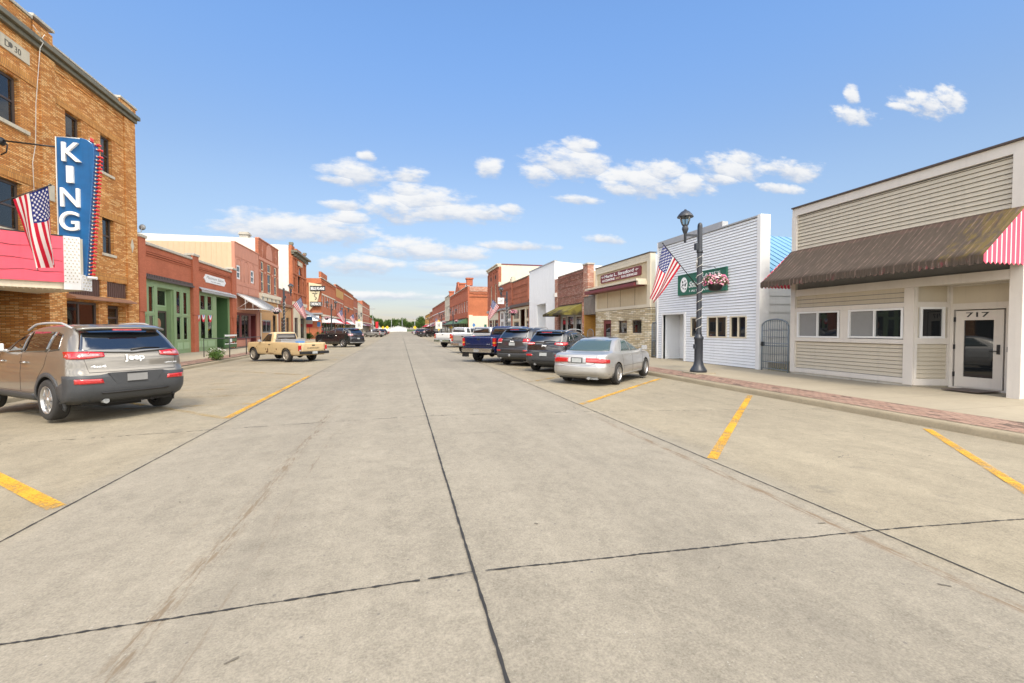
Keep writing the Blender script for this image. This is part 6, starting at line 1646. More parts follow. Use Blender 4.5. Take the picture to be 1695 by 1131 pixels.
def pickup(name, label, cat, loc, yaw, body, scale=1., wb=2.75, w=.82, rail=1.0, H=1.56, r=.335, ro=1.10, cabback=1.25, group=None, big=False, rimm='rimsteel', spokes=8, glassm='g_car', box=False):
    fo = .80 if not big else .95; F_ = wb+fo; hd = rail-.03 if not big else rail-.06
    dz = H-rail
    rows = [(.36 if not big else .48, -ro+.10, F_-.20, w*.95, .05, .28), (.46 if not big else .56, -ro+.03, F_-.05, w*.985, .055, .30), (.62, -ro+.01, F_, w*.995, .06, .30), (rail-.28, -ro, F_, w, .06, .30), (rail-.10, -ro, F_-.04, w*.99, .06, .28),
            (rail-.02, -ro+.0, F_-.10, w*.975, .06, .28), (rail, -ro+.01, F_-.30, w*.965, .06, .28)]
    ws = F_-(1.30 if not big else 1.25)
    rows += [(rail+.012, -ro+.03, ws+.20, w*.955, .06, .26), (rail+.03, cabback, ws+.02, w*.94, .12, .26), (rail+dz*.4, cabback+.02, ws-.22, w*.88, .12, .28), (rail+dz*.75, cabback+.06, ws-.42, w*.82, .12, .28), (rail+dz*.9, cabback+.09, ws-.54, w*.78, .12, .26), (rail+dz*.97, cabback+.14, ws-.66, w*.71, .12, .22), (H, cabback+.25, ws-.84, w*.58, .1, .16)]
    c = Car(name, label, cat, loc, yaw, rows, body, group, scale, bow=.015, bowf=.08, tap=.02)
    ax = [(0, r), (wb, r)]
    c.body(ax, r+(.07 if not big else .09), [(-ro+.06, cabback-.05, -w+.09, w-.09, rail-.46, rail+.35), ], wy=.45)
    zb = rail+.05; zt = rail+dz*.84
    def cabpatch(lo, hi, nm, off=.006):
        return c.back(lo, hi, nm, glassm, 12, 5, off)
    cabpatch([(-w*.74, zb+.05), (w*.74, zb+.05)], [(-w*.66, zt), (w*.66, zt)], 'rear_window')
    c.face([(-w*.82, zb+.03), (w*.82, zb+.03)], [(-w*.68, zt+.02), (w*.68, zt+.02)], 'windscreen', glassm, 12, 5, .006)
    dr0, dr1 = (cabback+.24, ws-.10)
    wins_ = [(dr0, dr1)] if not big else [(cabback+.16, cabback+.62), (cabback+.72, ws-.14)]
    for i, (a, b) in enumerate(wins_):
        last = i == len(wins_)-1
        c.side([(a, zb+.0), (b, zb-.01)], [(a+.03, zt), (b-(.34 if last else .02), zt)], 'side_window', glassm, 10, 5, .005)
    mb = MB()
    for poly in ([(dr0-.1 if not big else cabback+.67, zt), (dr0-.1 if not big else cabback+.67, .5)], [(ws-.02, zb), (ws+.06, rail-.3), (ws+.02, .5)], [(cabback-.02, rail), (cabback-.02, .45)]): c.seam_side(mb, poly)
    for sd in (1, -1): c.seam_back(mb, [(sd*(w-.13), rail-.005), (sd*(w-.13), .62)])
    c.put(mb, 'panel_gap', 'seam', c.bodyo)
    for sd in (1, -1):
        mb = MB(); a = dr0-.02 if not big else cabback+.85; y = c.S.side(a, rail-.1); mb.box(a, a+.15, sd*(y-.01), sd*(y+.02), rail-.13, rail-.09); c.put(mb, 'door_handle', 'black_plastic')
    # tailgate
    tg = c.back([(-w+.14, rail-.45), (w-.14, rail-.45)], [(-w+.14, rail-.012), (w-.14, rail-.012)], 'tailgate', body, 14, 8, .012)
    mb = MB(); x = c.S.rear(0, rail-.1)-.016; mb.box(x-.006, x+.01, -.09, .09, rail-.16, rail-.09); c.put(mb, 'handle', 'black_plastic', tg)
    for sd in (1, -1):
        if big:
            mb = MB(); x = -ro-.014; ya, yb = sd*(w-.135), sd*(w-.008)
            for z0, z1, mt in ((rail-.46, rail-.33, 'tail'), (rail-.33, rail-.25, 'amber'), (rail-.25, rail-.06, 'tail')):
                q = MB(); q.box(x, x+.14, ya, yb+sd*.012, z0+.004, z1); c.put(q, 'tail_light', mt, bevel=.012)
        else:
            q = MB(); x = -ro-.012; q.box(x, x+.10, sd*(w-.115), sd*(w+.002), rail-.40, rail-.12); tl = c.put(q, 'tail_light', 'tail', bevel=.01)
            q = MB(); q.box(x-.004, x+.06, sd*(w-.105), sd*(w-.01), rail-.40, rail-.345); c.put(q, 'reversing_lens', 'reverse', tl)
    # bumper with a step
    bz = .50 if not big else .62; mb = MB(); bm_ = 'chrome' if big else 'black_plastic'
    if big: mb.prism([(-ro-.05, -w+.0), (-ro-.21, -w+.10), (-ro-.21, w-.10), (-ro-.05, w-.0)], 'z', bz-.08, bz+.12)
    else: mb.box(-ro-.19, -ro-.04, -w-.01, -.24, bz-.07, bz+.07); mb.box(-ro-.19, -ro-.04, .24, w+.01, bz-.07, bz+.07); mb.box(-ro-.14, -ro-.04, -.24, .24, bz-.09, bz+.05)
    bp = c.put(mb, 'bumper', bm_, bevel=.015)
    mb = MB(); mb.box(-ro-.216 if big else -ro-.15, -ro-.14, -.15, .15, bz-.06, bz+.07); c.put(mb, 'number_plate', 'plate' if not big or body == 'p_white' else 'greymetal', bp)
    if big: mb = MB(); mb.box(-ro-.2, -ro-.06, -w+.12, w-.12, bz+.123, bz+.14); c.put(mb, 'step_pad', 'black_plastic', bp)
    c.mirror(ws-.22, rail+.05, 'alu' if not big else 'black_plastic', w*.95, .75 if not big else 1.2)
    c.wheels(ax, w-.115, r, .22 if not big else .27, rimm, spokes, 'steel' if not big else 'alloy')
    mb = MB(); mb.box(-ro+.15, wb+.4, -w*.5, w*.5, .38 if not big else .48, .5 if not big else .6); mb.tube([(0, -w+.15, r), (0, w-.15, r)], .05, 8); mb.lathe([(0, -.16), (.13, -.08), (.15, 0), (.13, .08), (0, .16)], (0, 0, r), 14, 'x'); mb.tube([(-ro+.25, .45, .33), (.9, .42, .36)], .035, 8); mb.tube([(wb, -w+.15, r), (wb, w-.15, r)], .05, 8)
    c.put(mb, 'underbody', 'under')
    for sd in (1, -1): c.face([(sd*w*.55, rail-.30), (sd*w*.86, rail-.30)], [(sd*w*.55, rail-.14), (sd*w*.86, rail-.14)], 'headlight', 'reverse', 6, 3, .006)
    c.face([(-w*.5, rail-.32), (w*.5, rail-.32)], [(-w*.5, rail-.12), (w*.5, rail-.12)], 'grille', 'black_plastic', 8, 3, .006)
    return c

def sedan(name, label, cat, loc, yaw, body, scale=1., group=None, near=True):
    w = .925; wb = 2.85; ro = 1.17; F_ = wb+1.04; H = 1.45
    rows = [(.22, -ro+.26, F_-.22, w*.92, .24, .40), (.32, -ro+.07, F_-.06, w*.98, .28, .46), (.45, -ro+.0, F_, w*.998, .30, .50), (.58, -ro+.0, F_, w, .30, .50), (.66, -ro+.035, F_-.03, w*.995, .28, .48), (.80, -ro+.05, F_-.14, w*.985, .26, .46), (.90, -ro+.07, F_-.36, w*.965, .25, .44),
            (.945, -ro+.11, F_-.80, w*.945, .25, .40), (.97, -ro+.22, F_-1.12, w*.93, .25, .36), (.985, -ro+.44, F_-1.24, w*.915, .26, .36), (1.00, -ro+.62, F_-1.34, w*.90, .28, .36), (1.06, -ro+.80, F_-1.52, w*.87, .30, .38), (1.20, -ro+1.06, F_-1.86, w*.80, .30, .40), (1.32, -ro+1.32, F_-2.18, w*.73, .28, .40),
            (1.39, -ro+1.54, F_-2.46, w*.67, .26, .36), (1.43, -ro+1.80, F_-2.78, w*.58, .24, .32), (1.45, -ro+2.15, F_-3.05, w*.42, .2, .26)]
    c = Car(name, label, cat, loc, yaw, rows, body, group, scale, bow=.10)
    r = .322; ax = [(0, r), (wb, r)]
    c.body(ax, r+.05)
    c.back([(-w*.76, 1.035), (0, 1.02), (w*.76, 1.035)], [(-w*.60, 1.345), (0, 1.372), (w*.60, 1.345)], 'rear_window', 'g_sedan2', 20, 8, .006)
    c.face([(-w*.80, 1.03), (w*.80, 1.03)], [(-w*.62, 1.36), (w*.62, 1.36)], 'windscreen', 'g_sedan2', 16, 6, .006)
    c.side([(.42, 1.02), (1.28, 1.0)], [(.82, 1.345), (1.24, 1.36)], 'side_window', 'g_sedan2', 10, 5, .005)
    c.side([(1.36, 1.0), (2.40, .99)], [(1.32, 1.36), (1.80, 1.33)], 'side_window', 'g_sedan2', 10, 5, .005)
    mb = MB()
    for poly in ([(.62, 1.30), (.34, 1.02), (.40, .75), (.48, .45), (.55, .30)], [(1.32, 1.36), (1.32, 1.0), (1.34, .3)], [(2.46, .98), (2.44, .3)], [(.55, .3), (2.44, .3)], [(-.6, .545), (-.40, .545)], [(.42, .545), (2.42, .54)]): c.seam_side(mb, poly)
    c.seam_back(mb, [(-w*.66, .90), (-w*.60, .68), (-w*.46, .635), (w*.46, .635), (w*.60, .68), (w*.66, .90)], .008, 40); c.seam_back(mb, [(-w*.97, .60), (0, .585), (w*.97, .60)], .005)
    c.seam_back(mb, [(-w*.97, .36), (0, .345), (w*.97, .36)], .006)
    c.put(mb, 'panel_gap', 'seam', c.bodyo)
    for sd in (1, -1):
        tl = c.back([(sd*w*.30, .715), (sd*w*.70, .70), (sd*w*.985, .69)], [(sd*w*.30, .845), (sd*w*.70, .845), (sd*w*.985, .80)], 'tail_light', 'tail', 16, 4, .014)
        c.side([(-ro+.14, .69), (-ro+.36, .70)], [(-ro+.14, .84), (-ro+.30, .80)], 'tail_light_return', 'tail', 8, 3, .010, sides=(sd,))
        c.back([(sd*.20, .70), (sd*w*.30, .715)], [(sd*.20, .85), (sd*w*.30, .845)], 'reversing_lens', 'reverse', 4, 4, .015)
    c.back([(-w*.315, .68), (w*.315, .68)], [(-w*.315, .875), (w*.315, .875)], 'plate_surround', 'alu', 8, 4, .010)
    c.back([(-.19, .70), (.19, .70)], [(-.19, .855), (.19, .855)], 'plate_recess', 'black_plastic', 6, 4, .013)
    c.plate(0, .775, off=.02)
    c.side([(.36, .27), (wb-.40, .27)], [(.36, .30), (wb-.40, .30)], 'sill', 'alu', 10, 2, .01)
    for x_ in (1.12, 2.22):
        for sd in (1, -1): mb = MB(); y = c.S.side(x_, .86); mb.tube([(x_-.09, sd*(y+.015), .865), (x_+.09, sd*(y+.018), .865)], .015, 8); c.put(mb, 'door_handle', body)
    c.mirror(2.42, 1.0, body, w*.92)
    c.wheels(ax, w-.10, r, .215, 'rim', 14, 'alloy')
    c.under(-ro+.3, F_-.3, w*.74, .30)
    mb = MB(); mb.tube([(-ro+.1, -.35, .24), (.4, -.33, .26)], .04, 8); mb.box(-ro+.2, -ro+.75, -.6, -.25, .2, .32); c.put(mb, 'exhaust', 'greymetal')
    for sd in (1, -1): c.face([(sd*w*.4, .62), (sd*w*.86, .64)], [(sd*w*.4, .76), (sd*w*.86, .76)], 'headlight', 'reverse', 8, 3, .006)
    c.face([(-w*.3, .58), (w*.3, .58)], [(-w*.3, .74), (w*.3, .74)], 'grille', 'chrome', 8, 3, .006)
    return c
MT['g_sedan2'] = glass('greenish_car_glass', (.055, .085, .085), 0, 1.6, .015)
MT['g_pale'] = glass('warm_car_glass', (.035, .026, .018), 0, 1.7, .02)

def Z(x): return gz(x)
A45 = radians(45)
# left kerb, near to far
c = suv('parked_suv', 'taupe metallic SUV with grey cladding parked nose-in before the cinema', 'SUV', (-5.70, 10.86, -.085), radians(140), 'p_taupe', 1.06, 2.70, .925, 1.67, kind='kl')
tx = c.badge('Jeep', 0.0, 1.04, .10, .30, 'letterwhite', .016, .02)
c.badge('4x4', .52, .93, .04, .22, 'chrome'); c.badge('LATITUDE', -.60, .945, .022, .2, 'chrome')
c = pickup('parked_pickup', 'beige old pickup truck with rust holes and a dark step bumper', 'pickup truck', (-5.24, 26.35, -.115), radians(136), 'p_beige', 1.0, wb=2.95, cabback=1.12, ro=1.12, glassm='g_pale')
c.badge('CHEVROLET', 0.0, .70, .075, .72, 'black_plastic', .016, .02)
mb = MB(); mb.box(-1.105, -1.118, -.09, .09, .80, .83); mb.box(-1.105, -1.118, -.03, .03, .785, .845); c.put(mb, 'emblem', 'greymetal')
mb = MB(); mb.box(.52, 1.03, -.72, .72, .96, 1.13); mb.box(.50, 1.05, -.74, .74, 1.133, 1.165); c.put(mb, 'toolbox', 'alu', bevel=.01)
mb = MB(); mb.box(.3, .5, -.5, -.1, .9, 1.06); c.put(mb, 'bed_load', 'bluesign')
mb = MB()
for cx_, cz_, a, b in ((1.56, .58, .06, .13), (1.66, .50, .09, .06), (1.74, .64, .035, .06), (.80, .66, .05, .06), (.93, .54, .025, .03), (2.60, .78, .03, .03), (1.3, .43, .3, .02)):
    n = 9; q = [(cx_+a*cos(2*pi*i/n)*rnd.uniform(.6, 1.2), cz_+b*sin(2*pi*i/n)*rnd.uniform(.6, 1.2)) for i in range(n)]
    mb.add([(x, c.S.side(x, z)+.003, z) for x, z in q], [tuple(range(n))])
c.put(mb, 'rust_patch', 'rust')
suv('parked_suv', 'large black SUV with pinkish tail lamps parked beyond the beige pickup', 'SUV', (-4.62, 45.9, -.10), radians(140), 'p_black', 1.0, 3.02, .995, 1.79, kind='ac')
# right kerb, near to far
sedan('parked_sedan', 'silver four-door sedan with wide red tail lamps parked nose-in at the right kerb', 'car', (5.94, 13.54, -.105), radians(43.6), 'p_silver', 1.0)
c = suv('parked_suv', 'black SUV with grey bumper and clear tail lamp lenses beside the silver sedan', 'SUV', (6.02, 17.45, -.11), radians(45), 'p_black', 1.0, 2.70, .925, 1.67, kind='kl')
c.badge('Jeep', 0., 1.045, .07, .21, 'letterwhite', .014, .02)
c = suv('parked_suv', 'dark grey SUV with red tail lamps between the navy pickup and the black SUV', 'SUV', (5.58, 20.75, -.10), radians(45), 'p_grey', 1.0, 2.91, .96, 1.77, kind='gc')
c.badge('Jeep', 0., 1.12, .07, .21, 'letterwhite', .014, .02)
BIG = dict(wb=3.65, w=.985, rail=1.30, H=1.84, r=.385, ro=1.22, cabback=1.05, big=True, rimm='rim', spokes=6)
c = pickup('parked_pickup', 'navy blue full-size pickup with chrome bumper and stacked tail lamps', 'pickup truck', (4.62, 23.2, -.085), radians(45), 'p_navy', **BIG)
c.badge('SIERRA', .62, .93, .05, .3, 'chrome', .016); c.badge('SLE', -.60, .92, .045, .2, 'greymetal', .016)
mb = MB(); mb.box(-1.30, -1.27, .55, .95, .30, .55); c.put(mb, 'mudflap', 'black_plastic')
pickup('parked_pickup', 'silver full-size pickup parked between the navy and the white pickups', 'pickup truck', (5.0, 32.0, -.08), radians(45), 'p_silver', **BIG)
c = pickup('parked_pickup', 'white full-size pickup with dark bumper nearest the planted kerb extension', 'pickup truck', (4.62, 42.6, -.08), radians(43), 'p_white', **BIG)
# beyond the crossing
pickup('parked_pickup', 'small silver pickup just beyond the left-hand planted kerb extension', 'pickup truck', (-4.5, 84.5+16, -.1), radians(138), 'p_silver', wb=3.0)
far = [(suv, 'dark van-like SUV parked beside the small silver pickup', -4.6, 108.5, 138, 'p_black', 'ac'), (suv, 'dark SUV farthest along the left kerb, before the yellow signs', -4.6, 126, 138, 'p_grey', 'ac'), (sedan, 'dark red sedan half hidden far down the left kerb', -4.7, 150, 138, 'p_red', None),
       (suv, 'black SUV with bright wheel parked behind the right grass island', 4.9, 83+16, 44, 'p_black', 'ac'), (suv, 'black crossover second along the right kerb beyond the crossing', 4.8, 106, 44, 'p_black', 'gc'), (suv, 'dark blue SUV third along the right kerb beyond the crossing', 4.9, 121, 44, 'p_navy', 'ac'), (sedan, 'white sedan at the far end of the right-hand row of cars', 4.8, 136, 44, 'p_white', None), (sedan, 'grey sedan beyond the white one on the right kerb', 4.8, 152, 44, 'p_grey', None)]
for fn, lb, x_, y_, an, mt, kd in far:
    if fn is suv: suv('parked_suv', lb, 'SUV', (x_, y_, -.1), radians(an), mt, 1., 2.95, .96, 1.74, kind=kd)
    else: sedan('parked_sedan', lb, 'car', (x_, y_, -.1), radians(an), mt)
# ================================================================== the blocks beyond
def block(name, label, F, y0, y1, z, mat, cols, rows, shop='cream', cornice='coping', side=None, frame='white', blind='curtain', shopz=4.0, depth=22, extra=None, pane='g_dark', arch=False, aw=None, belt='cream'):
    """brick shop block: shopfront below, rows of sash windows above"""
    r = bld(name, label, 'building', F, y0, y1, None)
    W = []
    for (za, zb) in rows:
        n = cols; q = (y1-y0)/n
        for k in range(n): W.append((y0+q*(k+.5)-q*.21, y0+q*(k+.5)+q*.21, za, zb))
    wl = wall(MB(), F, y0, y1, -.2, z, W+[(y0+.4, y1-.4, -.21, shopz)], 0, .3)
    for a in (y0+.003, y1-.453): F.box(wl, a, a+.45, shopz+.4, z-.2, .002, .08)
    for k in range(int((y1-y0)/.8)): F.box(wl, y0+.3+k*.8, y0+.6+k*.8, z-.75, z-.4, .002, .1)
    F.box(wl, y0, y1, z-.39, z-.25, .002, .13)
    wl.build('wall', mat, r)
    mb = MB(); F.box(mb, y0, y1, z+.003, z+.16, -.33, .18); mb.build('coping', cornice, r)
    for h_ in W:
        window(r, F, h_[0]+.01, h_[1]-.01, h_[2]+.01, h_[3]-.01, frame, pane, .1, .1, rails=(.5,))
    if W:
        mb = MB()
        for za, zb in rows: F.box(mb, y0+.5, y1-.5, zb+.02, zb+.25, .003, .06)
        mb.build('lintel_band', belt, r)
    mb = MB(); F.box(mb, y0, y1, shopz+.02, shopz+.36, .003, .25); mb.build('shop_cornice', belt, r)
    n = max(2, int((y1-y0)/3)); q = (y1-y0-.8)/n; H = []
    for k in range(n): H.append((y0+.4+q*k+.15, y0+.4+q*(k+1)-.15, .05 if k == n//2 else .6, shopz-.5))
    front(r, F, y0+.42, y1-.42, -.05, shopz-.02, H, -.05, shop)
    for h_ in H: window(r, F, h_[0]+.01, h_[1]-.01, h_[2], h_[3], 'browndark', 'g_dark', .05, .1, o=-.05, name='door' if h_[2] < .1 else 'shop_window')
    shell(r, F, y0, y1, z-.05, depth, side or mat, t=.3)
    if aw:
        mb = MB(); mb.grid(lambda u, v: (F.X(.05+1.9*v), y0+.5+(y1-y0-1)*u, shopz-.1-1.1*v), 8, 3, .03)
        mb.prism([(F.X(.05), shopz-.1), (F.X(1.95), shopz-1.2), (F.X(.05), shopz-1.2)], 'y', y0+.49, y0+.5); mb.build('awning', aw, r)
    return r
F = FL
r = block('corner_clinic_building', 'orange-red brick corner block with the cream chiropractic sign on its flank', F, 90.0, 109.5, 11.0, 'b_orange', 6, ((5.9, 8.0),), 'greydark' if 'greydark' in MT else 'greymetal', aw='white', side='b_orange')
mb = MB(); F.box(mb, 90, 97, 11.17, 12.2, -.33, .1); mb.build('parapet', 'b_orange', r)
mb = MB()
for k in range(14): mb.box(-15.0-k*.75, -15.4-k*.75, 89.88, 90.02, 9.6, 9.95)
mb.box(-14.2, -26, 89.86, 90.02, 10.0, 10.2); mb.build('corbel', 'b_orange', r)
mb = MB(); mb.prism([(x, z) for x, z in arch_pts(-15.2, 6.0, .75, 7.6)], 'y', 89.93, 90.02); mb.box(-14.3, -16.1, 89.85, 90.02, 5.75, 5.97); mb.build('blind_window', 'pinkpaint', r)
mb = MB(); mb.box(-13.9, -17.4, 89.6, 90.02, 4.3, 4.6); mb.build('side_cornice', 'greymetal', r)
mb = MB(); mb.grid(lambda u, v: (-14.5-2.6*u, 89.98-1.2*v, 4.2-1.1*v), 4, 3, .03); mb.build('side_awning', 'white', r)
sg = thing('chiropractic_sign', 'cream arrow-shaped sign with black lettered bars on the orange brick flank', 'sign', (-16.4, 89.7, 8))
mb = MB(); mb.prism([(-16.15, 10.1), (-14.0, 9.75), (-14.75, 6.6), (-16.15, 5.0)], 'y', 89.55, 89.8); mb.build('board', 'signcream', sg)
mb = MB(); mb.box(-15.95, -13.35, 89.40, 89.545, 8.6, 9.5); b1_ = mb.build('name_bar', 'letterblack', sg); mb = MB(); mb.box(-15.95, -14.0, 89.40, 89.545, 5.75, 6.6); b2_ = mb.build('name_bar', 'letterblack', sg)
for b_, tx_, x_, z_, w_ in ((b1_, 'BELLE PLAINE', -15.8, 8.8, 2.3), (b2_, 'CHIROPRACTIC', -15.85, 5.95, 1.75)): lettering('lettering', tx_, .5, (x_, 89.395, z_), (1, 0, 0), (0, 0, 1), 'letterwhite', b_, .02, w=w_, bold=.02)
mb = MB(); mb.tube([(-15.6, 89.5, 8.2), (-15.1, 89.5, 8.05), (-14.7, 89.5, 8.2)], .05, 5); mb.tube([(-15.15, 89.5, 8.05), (-15.2, 89.5, 7.6), (-14.85, 89.5, 7.3), (-15.1, 89.5, 6.95)], .05, 5); mb.lathe([(0, -.1), (.1, 0), (0, .1)], (-15.0, 89.5, 8.4), 8); mb.build('emblem', 'letterblack', sg)
block('yellow_topped_block', 'brick block with a painted yellow panel over boarded upper windows', F, 109.6, 124.2, 11.7, 'b_redpaint', 5, ((5.6, 7.8),), 'cream', belt='stone', aw='red')
mb = MB(); F.box(mb, 110.2, 123.6, 9.0, 10.9, .003, .06); mb.build('painted_panel', 'goldwood', root_of(D.objects['lintel_band'])) if False else mb.build('painted_panel', 'goldwood', [o for o in D.objects if o.name == 'yellow_topped_block'][0])
block('orange_row_building', 'long orange-red brick row with pinkish window panels and raised centre', F, 124.3, 149.0, 11.9, 'b_orange', 8, ((8.6, 10.6), (5.4, 7.4)), 'cream', frame='pinkpaint', pane='g_dark', belt='stone', aw='white')
block('narrow_brick_block', 'narrow red brick block with pale belt course at mid distance', F, 149.1, 163.3, 11.5, 'b_red', 4, ((6, 8.2),), 'white', aw='browndark')
block('cream_block', 'cream two-storey block far along the left side', F, 163.4, 183.7, 10.7, 'cream', 5, ((5.8, 7.8),), 'tanpanel', aw='greymetal')
block('tall_far_block', 'tall brown brick block at the end of the left row', F, 184, 226, 12.6, 'b_brown', 9, ((8.4, 10.4), (5.4, 7.4)), 'cream', aw='maroon')
for k, (a, b, z, mt, lb) in enumerate(((228, 243, 7., 'b_redpaint', 'low red brick store at the far left end of the street'), (245, 262, 6, 'white', 'small white store past the last brick block on the left'))):
    block('far_store', lb, F, a, b, z, mt, 3, (), 'cream')
F = FR
r = block('corner_tower_building', 'orange-red brick corner block with square piers, gable and arched flank window', F, 96.2, 132.6, 10.7, 'b_redpaint', 9, ((5.4, 7.7),), 'cream', side='b_orange', aw='greendark', belt='b_redpaint')
mb = MB()
for a in (96.21, 107.5, 131.2): F.box(mb, a, a+1.3, 10.87, 12.2, -1.0, .25); F.box(mb, a-.15, a+1.45, 12.203, 12.5, -1.15, .4)
mb.build('pier', 'b_redpaint', r)
mb = MB(); mb.prism([(109.5, 10.87), (119.5, 10.87), (115.6, 13.0), (113.4, 13.0)], 'x', F.X(-.3), F.X(.12)); F.box(mb, 113.2, 115.8, 13.003, 13.3, -.3, .15); mb.build('gable', 'b_redpaint', r)
mb = MB()
for k in range(24): xx = 15.0+k*.62; mb.prism([(xx, 9.25), (xx+.3, 8.95), (xx+.6, 9.25)], 'y', 96.06, 96.208)
mb.box(14.3, 30, 96.06, 96.208, 9.253, 9.4); mb.box(14.3, 30, 96.02, 96.208, 8.5, 8.62); mb.build('corbel_frieze', 'b_brown', r)
mb = MB(); mb.box(14.3, 30, 96.1, 96.208, 9.6, 10.6); mb.build('parapet_band', 'b_mott', r)
MT['orangepaint'] = plain('bright_orange_infill', (.55, .15, .04), .7, var=.08)
mb = MB(); mb.prism(arch_pts(20.1, 5.0, .95, 7.4), 'y', 96.1, 96.208); mb.build('blind_window', 'orangepaint', r)
mb = MB(); mb.tube([(20.1+1.05*cos(pi*i/10), 96.15, 7.4+1.05*sin(pi*i/10)) for i in range(11)], .1, 5); mb.box(18.8, 21.4, 96.0, 96.208, 4.7, 4.97); mb.build('hood_mould', 'stone', r)
mb = MB(); mb.box(14.2, 18.2, 95.95, 96.208, 1.3, 4.4); mb.box(14.1, 14.9, 95.9, 96.2, -.1, 4.6); mb.build('corner_shopfront', 'cream', r)
mb = MB(); mb.box(17.4, 17.9, 95.9, 95.948, 1.6, 2.6); mb.build('notice_board', 'signgreen', r)
block('slim_cream_block', 'slim cream stone block between the corner block and the brick row', F, 132.7, 147.4, 11.5, 'stone', 3, ((5.6, 8.6),), 'cream', aw='browndark')
block('white_lintel_row', 'long dark red brick row with a white lintel course on the right', F, 147.5, 207, 10.7, 'b_red', 14, ((5.2, 7.4),), 'white', belt='white', aw='maroon')
block('ornate_far_block', 'small ornate brick block past the long dark red row', F, 208, 226, 9.5, 'b_brown', 5, ((5.2, 7.2),), 'cream', aw='white')
block('buff_far_block', 'buff brick block with dark windows near the end of the right side', F, 227, 268, 9.2, 'b_gold', 8, ((5.2, 7.2),), 'tanpanel', aw='red')

# ------------------------------------------------------------------ lamps, flags, baskets
def star_flag():
    m, t = newmat('stars_and_stripes'); uv = t.n('ShaderNodeUVMap'); uv.uv_map = 'uv'; u, v, _ = t.sep(uv.outputs[0])
    stp = t.math('LESS_THAN', t.math('MODULO', t.math('FLOOR', t.math('MULTIPLY', t.math('SUBTRACT', 1., v), 12.999)), 2.), .5)
    c = t.mix(stp, (.66, .64, .62), (.46, .012, .035))
    can = t.math('MULTIPLY', t.math('LESS_THAN', u, .40), t.math('GREATER_THAN', v, 6/13))
    # staggered rows of five-pointed stars
    sx_ = t.math('DIVIDE', u, .40/12); sy_ = t.math('DIVIDE', t.math('SUBTRACT', v, 6/13), (7/13)/10)
    ix, iy = t.math('ROUND', sx_), t.math('ROUND', sy_)
    par = t.math('LESS_THAN', t.math('MODULO', t.math('ADD', ix, iy), 2.), .5)
    inn = t.math('MULTIPLY', t.math('MULTIPLY', t.math('GREATER_THAN', ix, .5), t.math('LESS_THAN', ix, 11.5)), t.math('MULTIPLY', t.math('GREATER_THAN', iy, .5), t.math('LESS_THAN', iy, 9.5)))
    dx = t.math('MULTIPLY', t.math('SUBTRACT', sx_, ix), 1.15); dy = t.math('SUBTRACT', sy_, iy)
    rad = t.math('SQRT', t.math('ADD', t.math('MULTIPLY', dx, dx), t.math('MULTIPLY', dy, dy)))
    ang = t.math('ARCTAN2', dx, dy)
    lim = t.math('ADD', .42, t.math('MULTIPLY', t.math('COSINE', t.math('MULTIPLY', ang, 5.)), .20))
    st = t.math('MULTIPLY', t.math('MULTIPLY', t.math('LESS_THAN', rad, lim), par), inn)
    c = t.mix(can, c, t.mix(st, (.018, .03, .16), (.72, .71, .70)))
    b = t.bsdf(c, .8, 0, .2); tr = t.n('ShaderNodeBsdfTranslucent'); t.put(tr.inputs[0], c)
    mx_ = t.n('ShaderNodeMixShader'); mx_.inputs[0].default_value = .3; t.put(mx_.inputs[1], b); t.put(mx_.inputs[2], tr.outputs[0]); t.done(mx_.outputs[0]); return m
MT['flag'] = star_flag()
def flag(label, base, tip, A, B, C, Dp, group, seed=0, folds=3., amp=.07, cat='flag', loc=None, perp=(0, 1, 0), rot=0.):
    """pole base->tip; cloth corners: A at tip, B lower on the pole, C below A, Dp below B (local)"""
    g = thing('flag', label, cat, loc or (0, 0, 0), rot, group)
    mb = MB(); mb.tube([base, tip], .016, 8); tv = Vector(tip); mb.lathe([(0, -.04), (.035, 0), (0, .04)], tip, 8); mb.tube([base, Vector(base)+(Vector(tip)-Vector(base)).normalized()*.16], .03, 8)
    mb.build('flagpole', 'blackiron', g, world=False)
    A, B, C, Dp, pv = map(Vector, (A, B, C, Dp, perp))
    def pt(u, v):
        top = A+(B-A)*(1-v); bot = C+(Dp-C)*(1-v)
        q = top+(bot-top)*u; s_ = sin(v*pi*folds+u*1.3+seed)*amp*(.25+u)*min(1, u*3+.15)+.03*sin(u*7+seed)*u
        sag = -.10*sin(u*pi)*(1-v)*.5
        return q+pv*s_+Vector((0, 0, sag))
    mb = MB(); mb.grid(pt, 40, 36, 0, True, True); mb.build('cloth', 'flag', g, world=False, recalc=False)
    return g
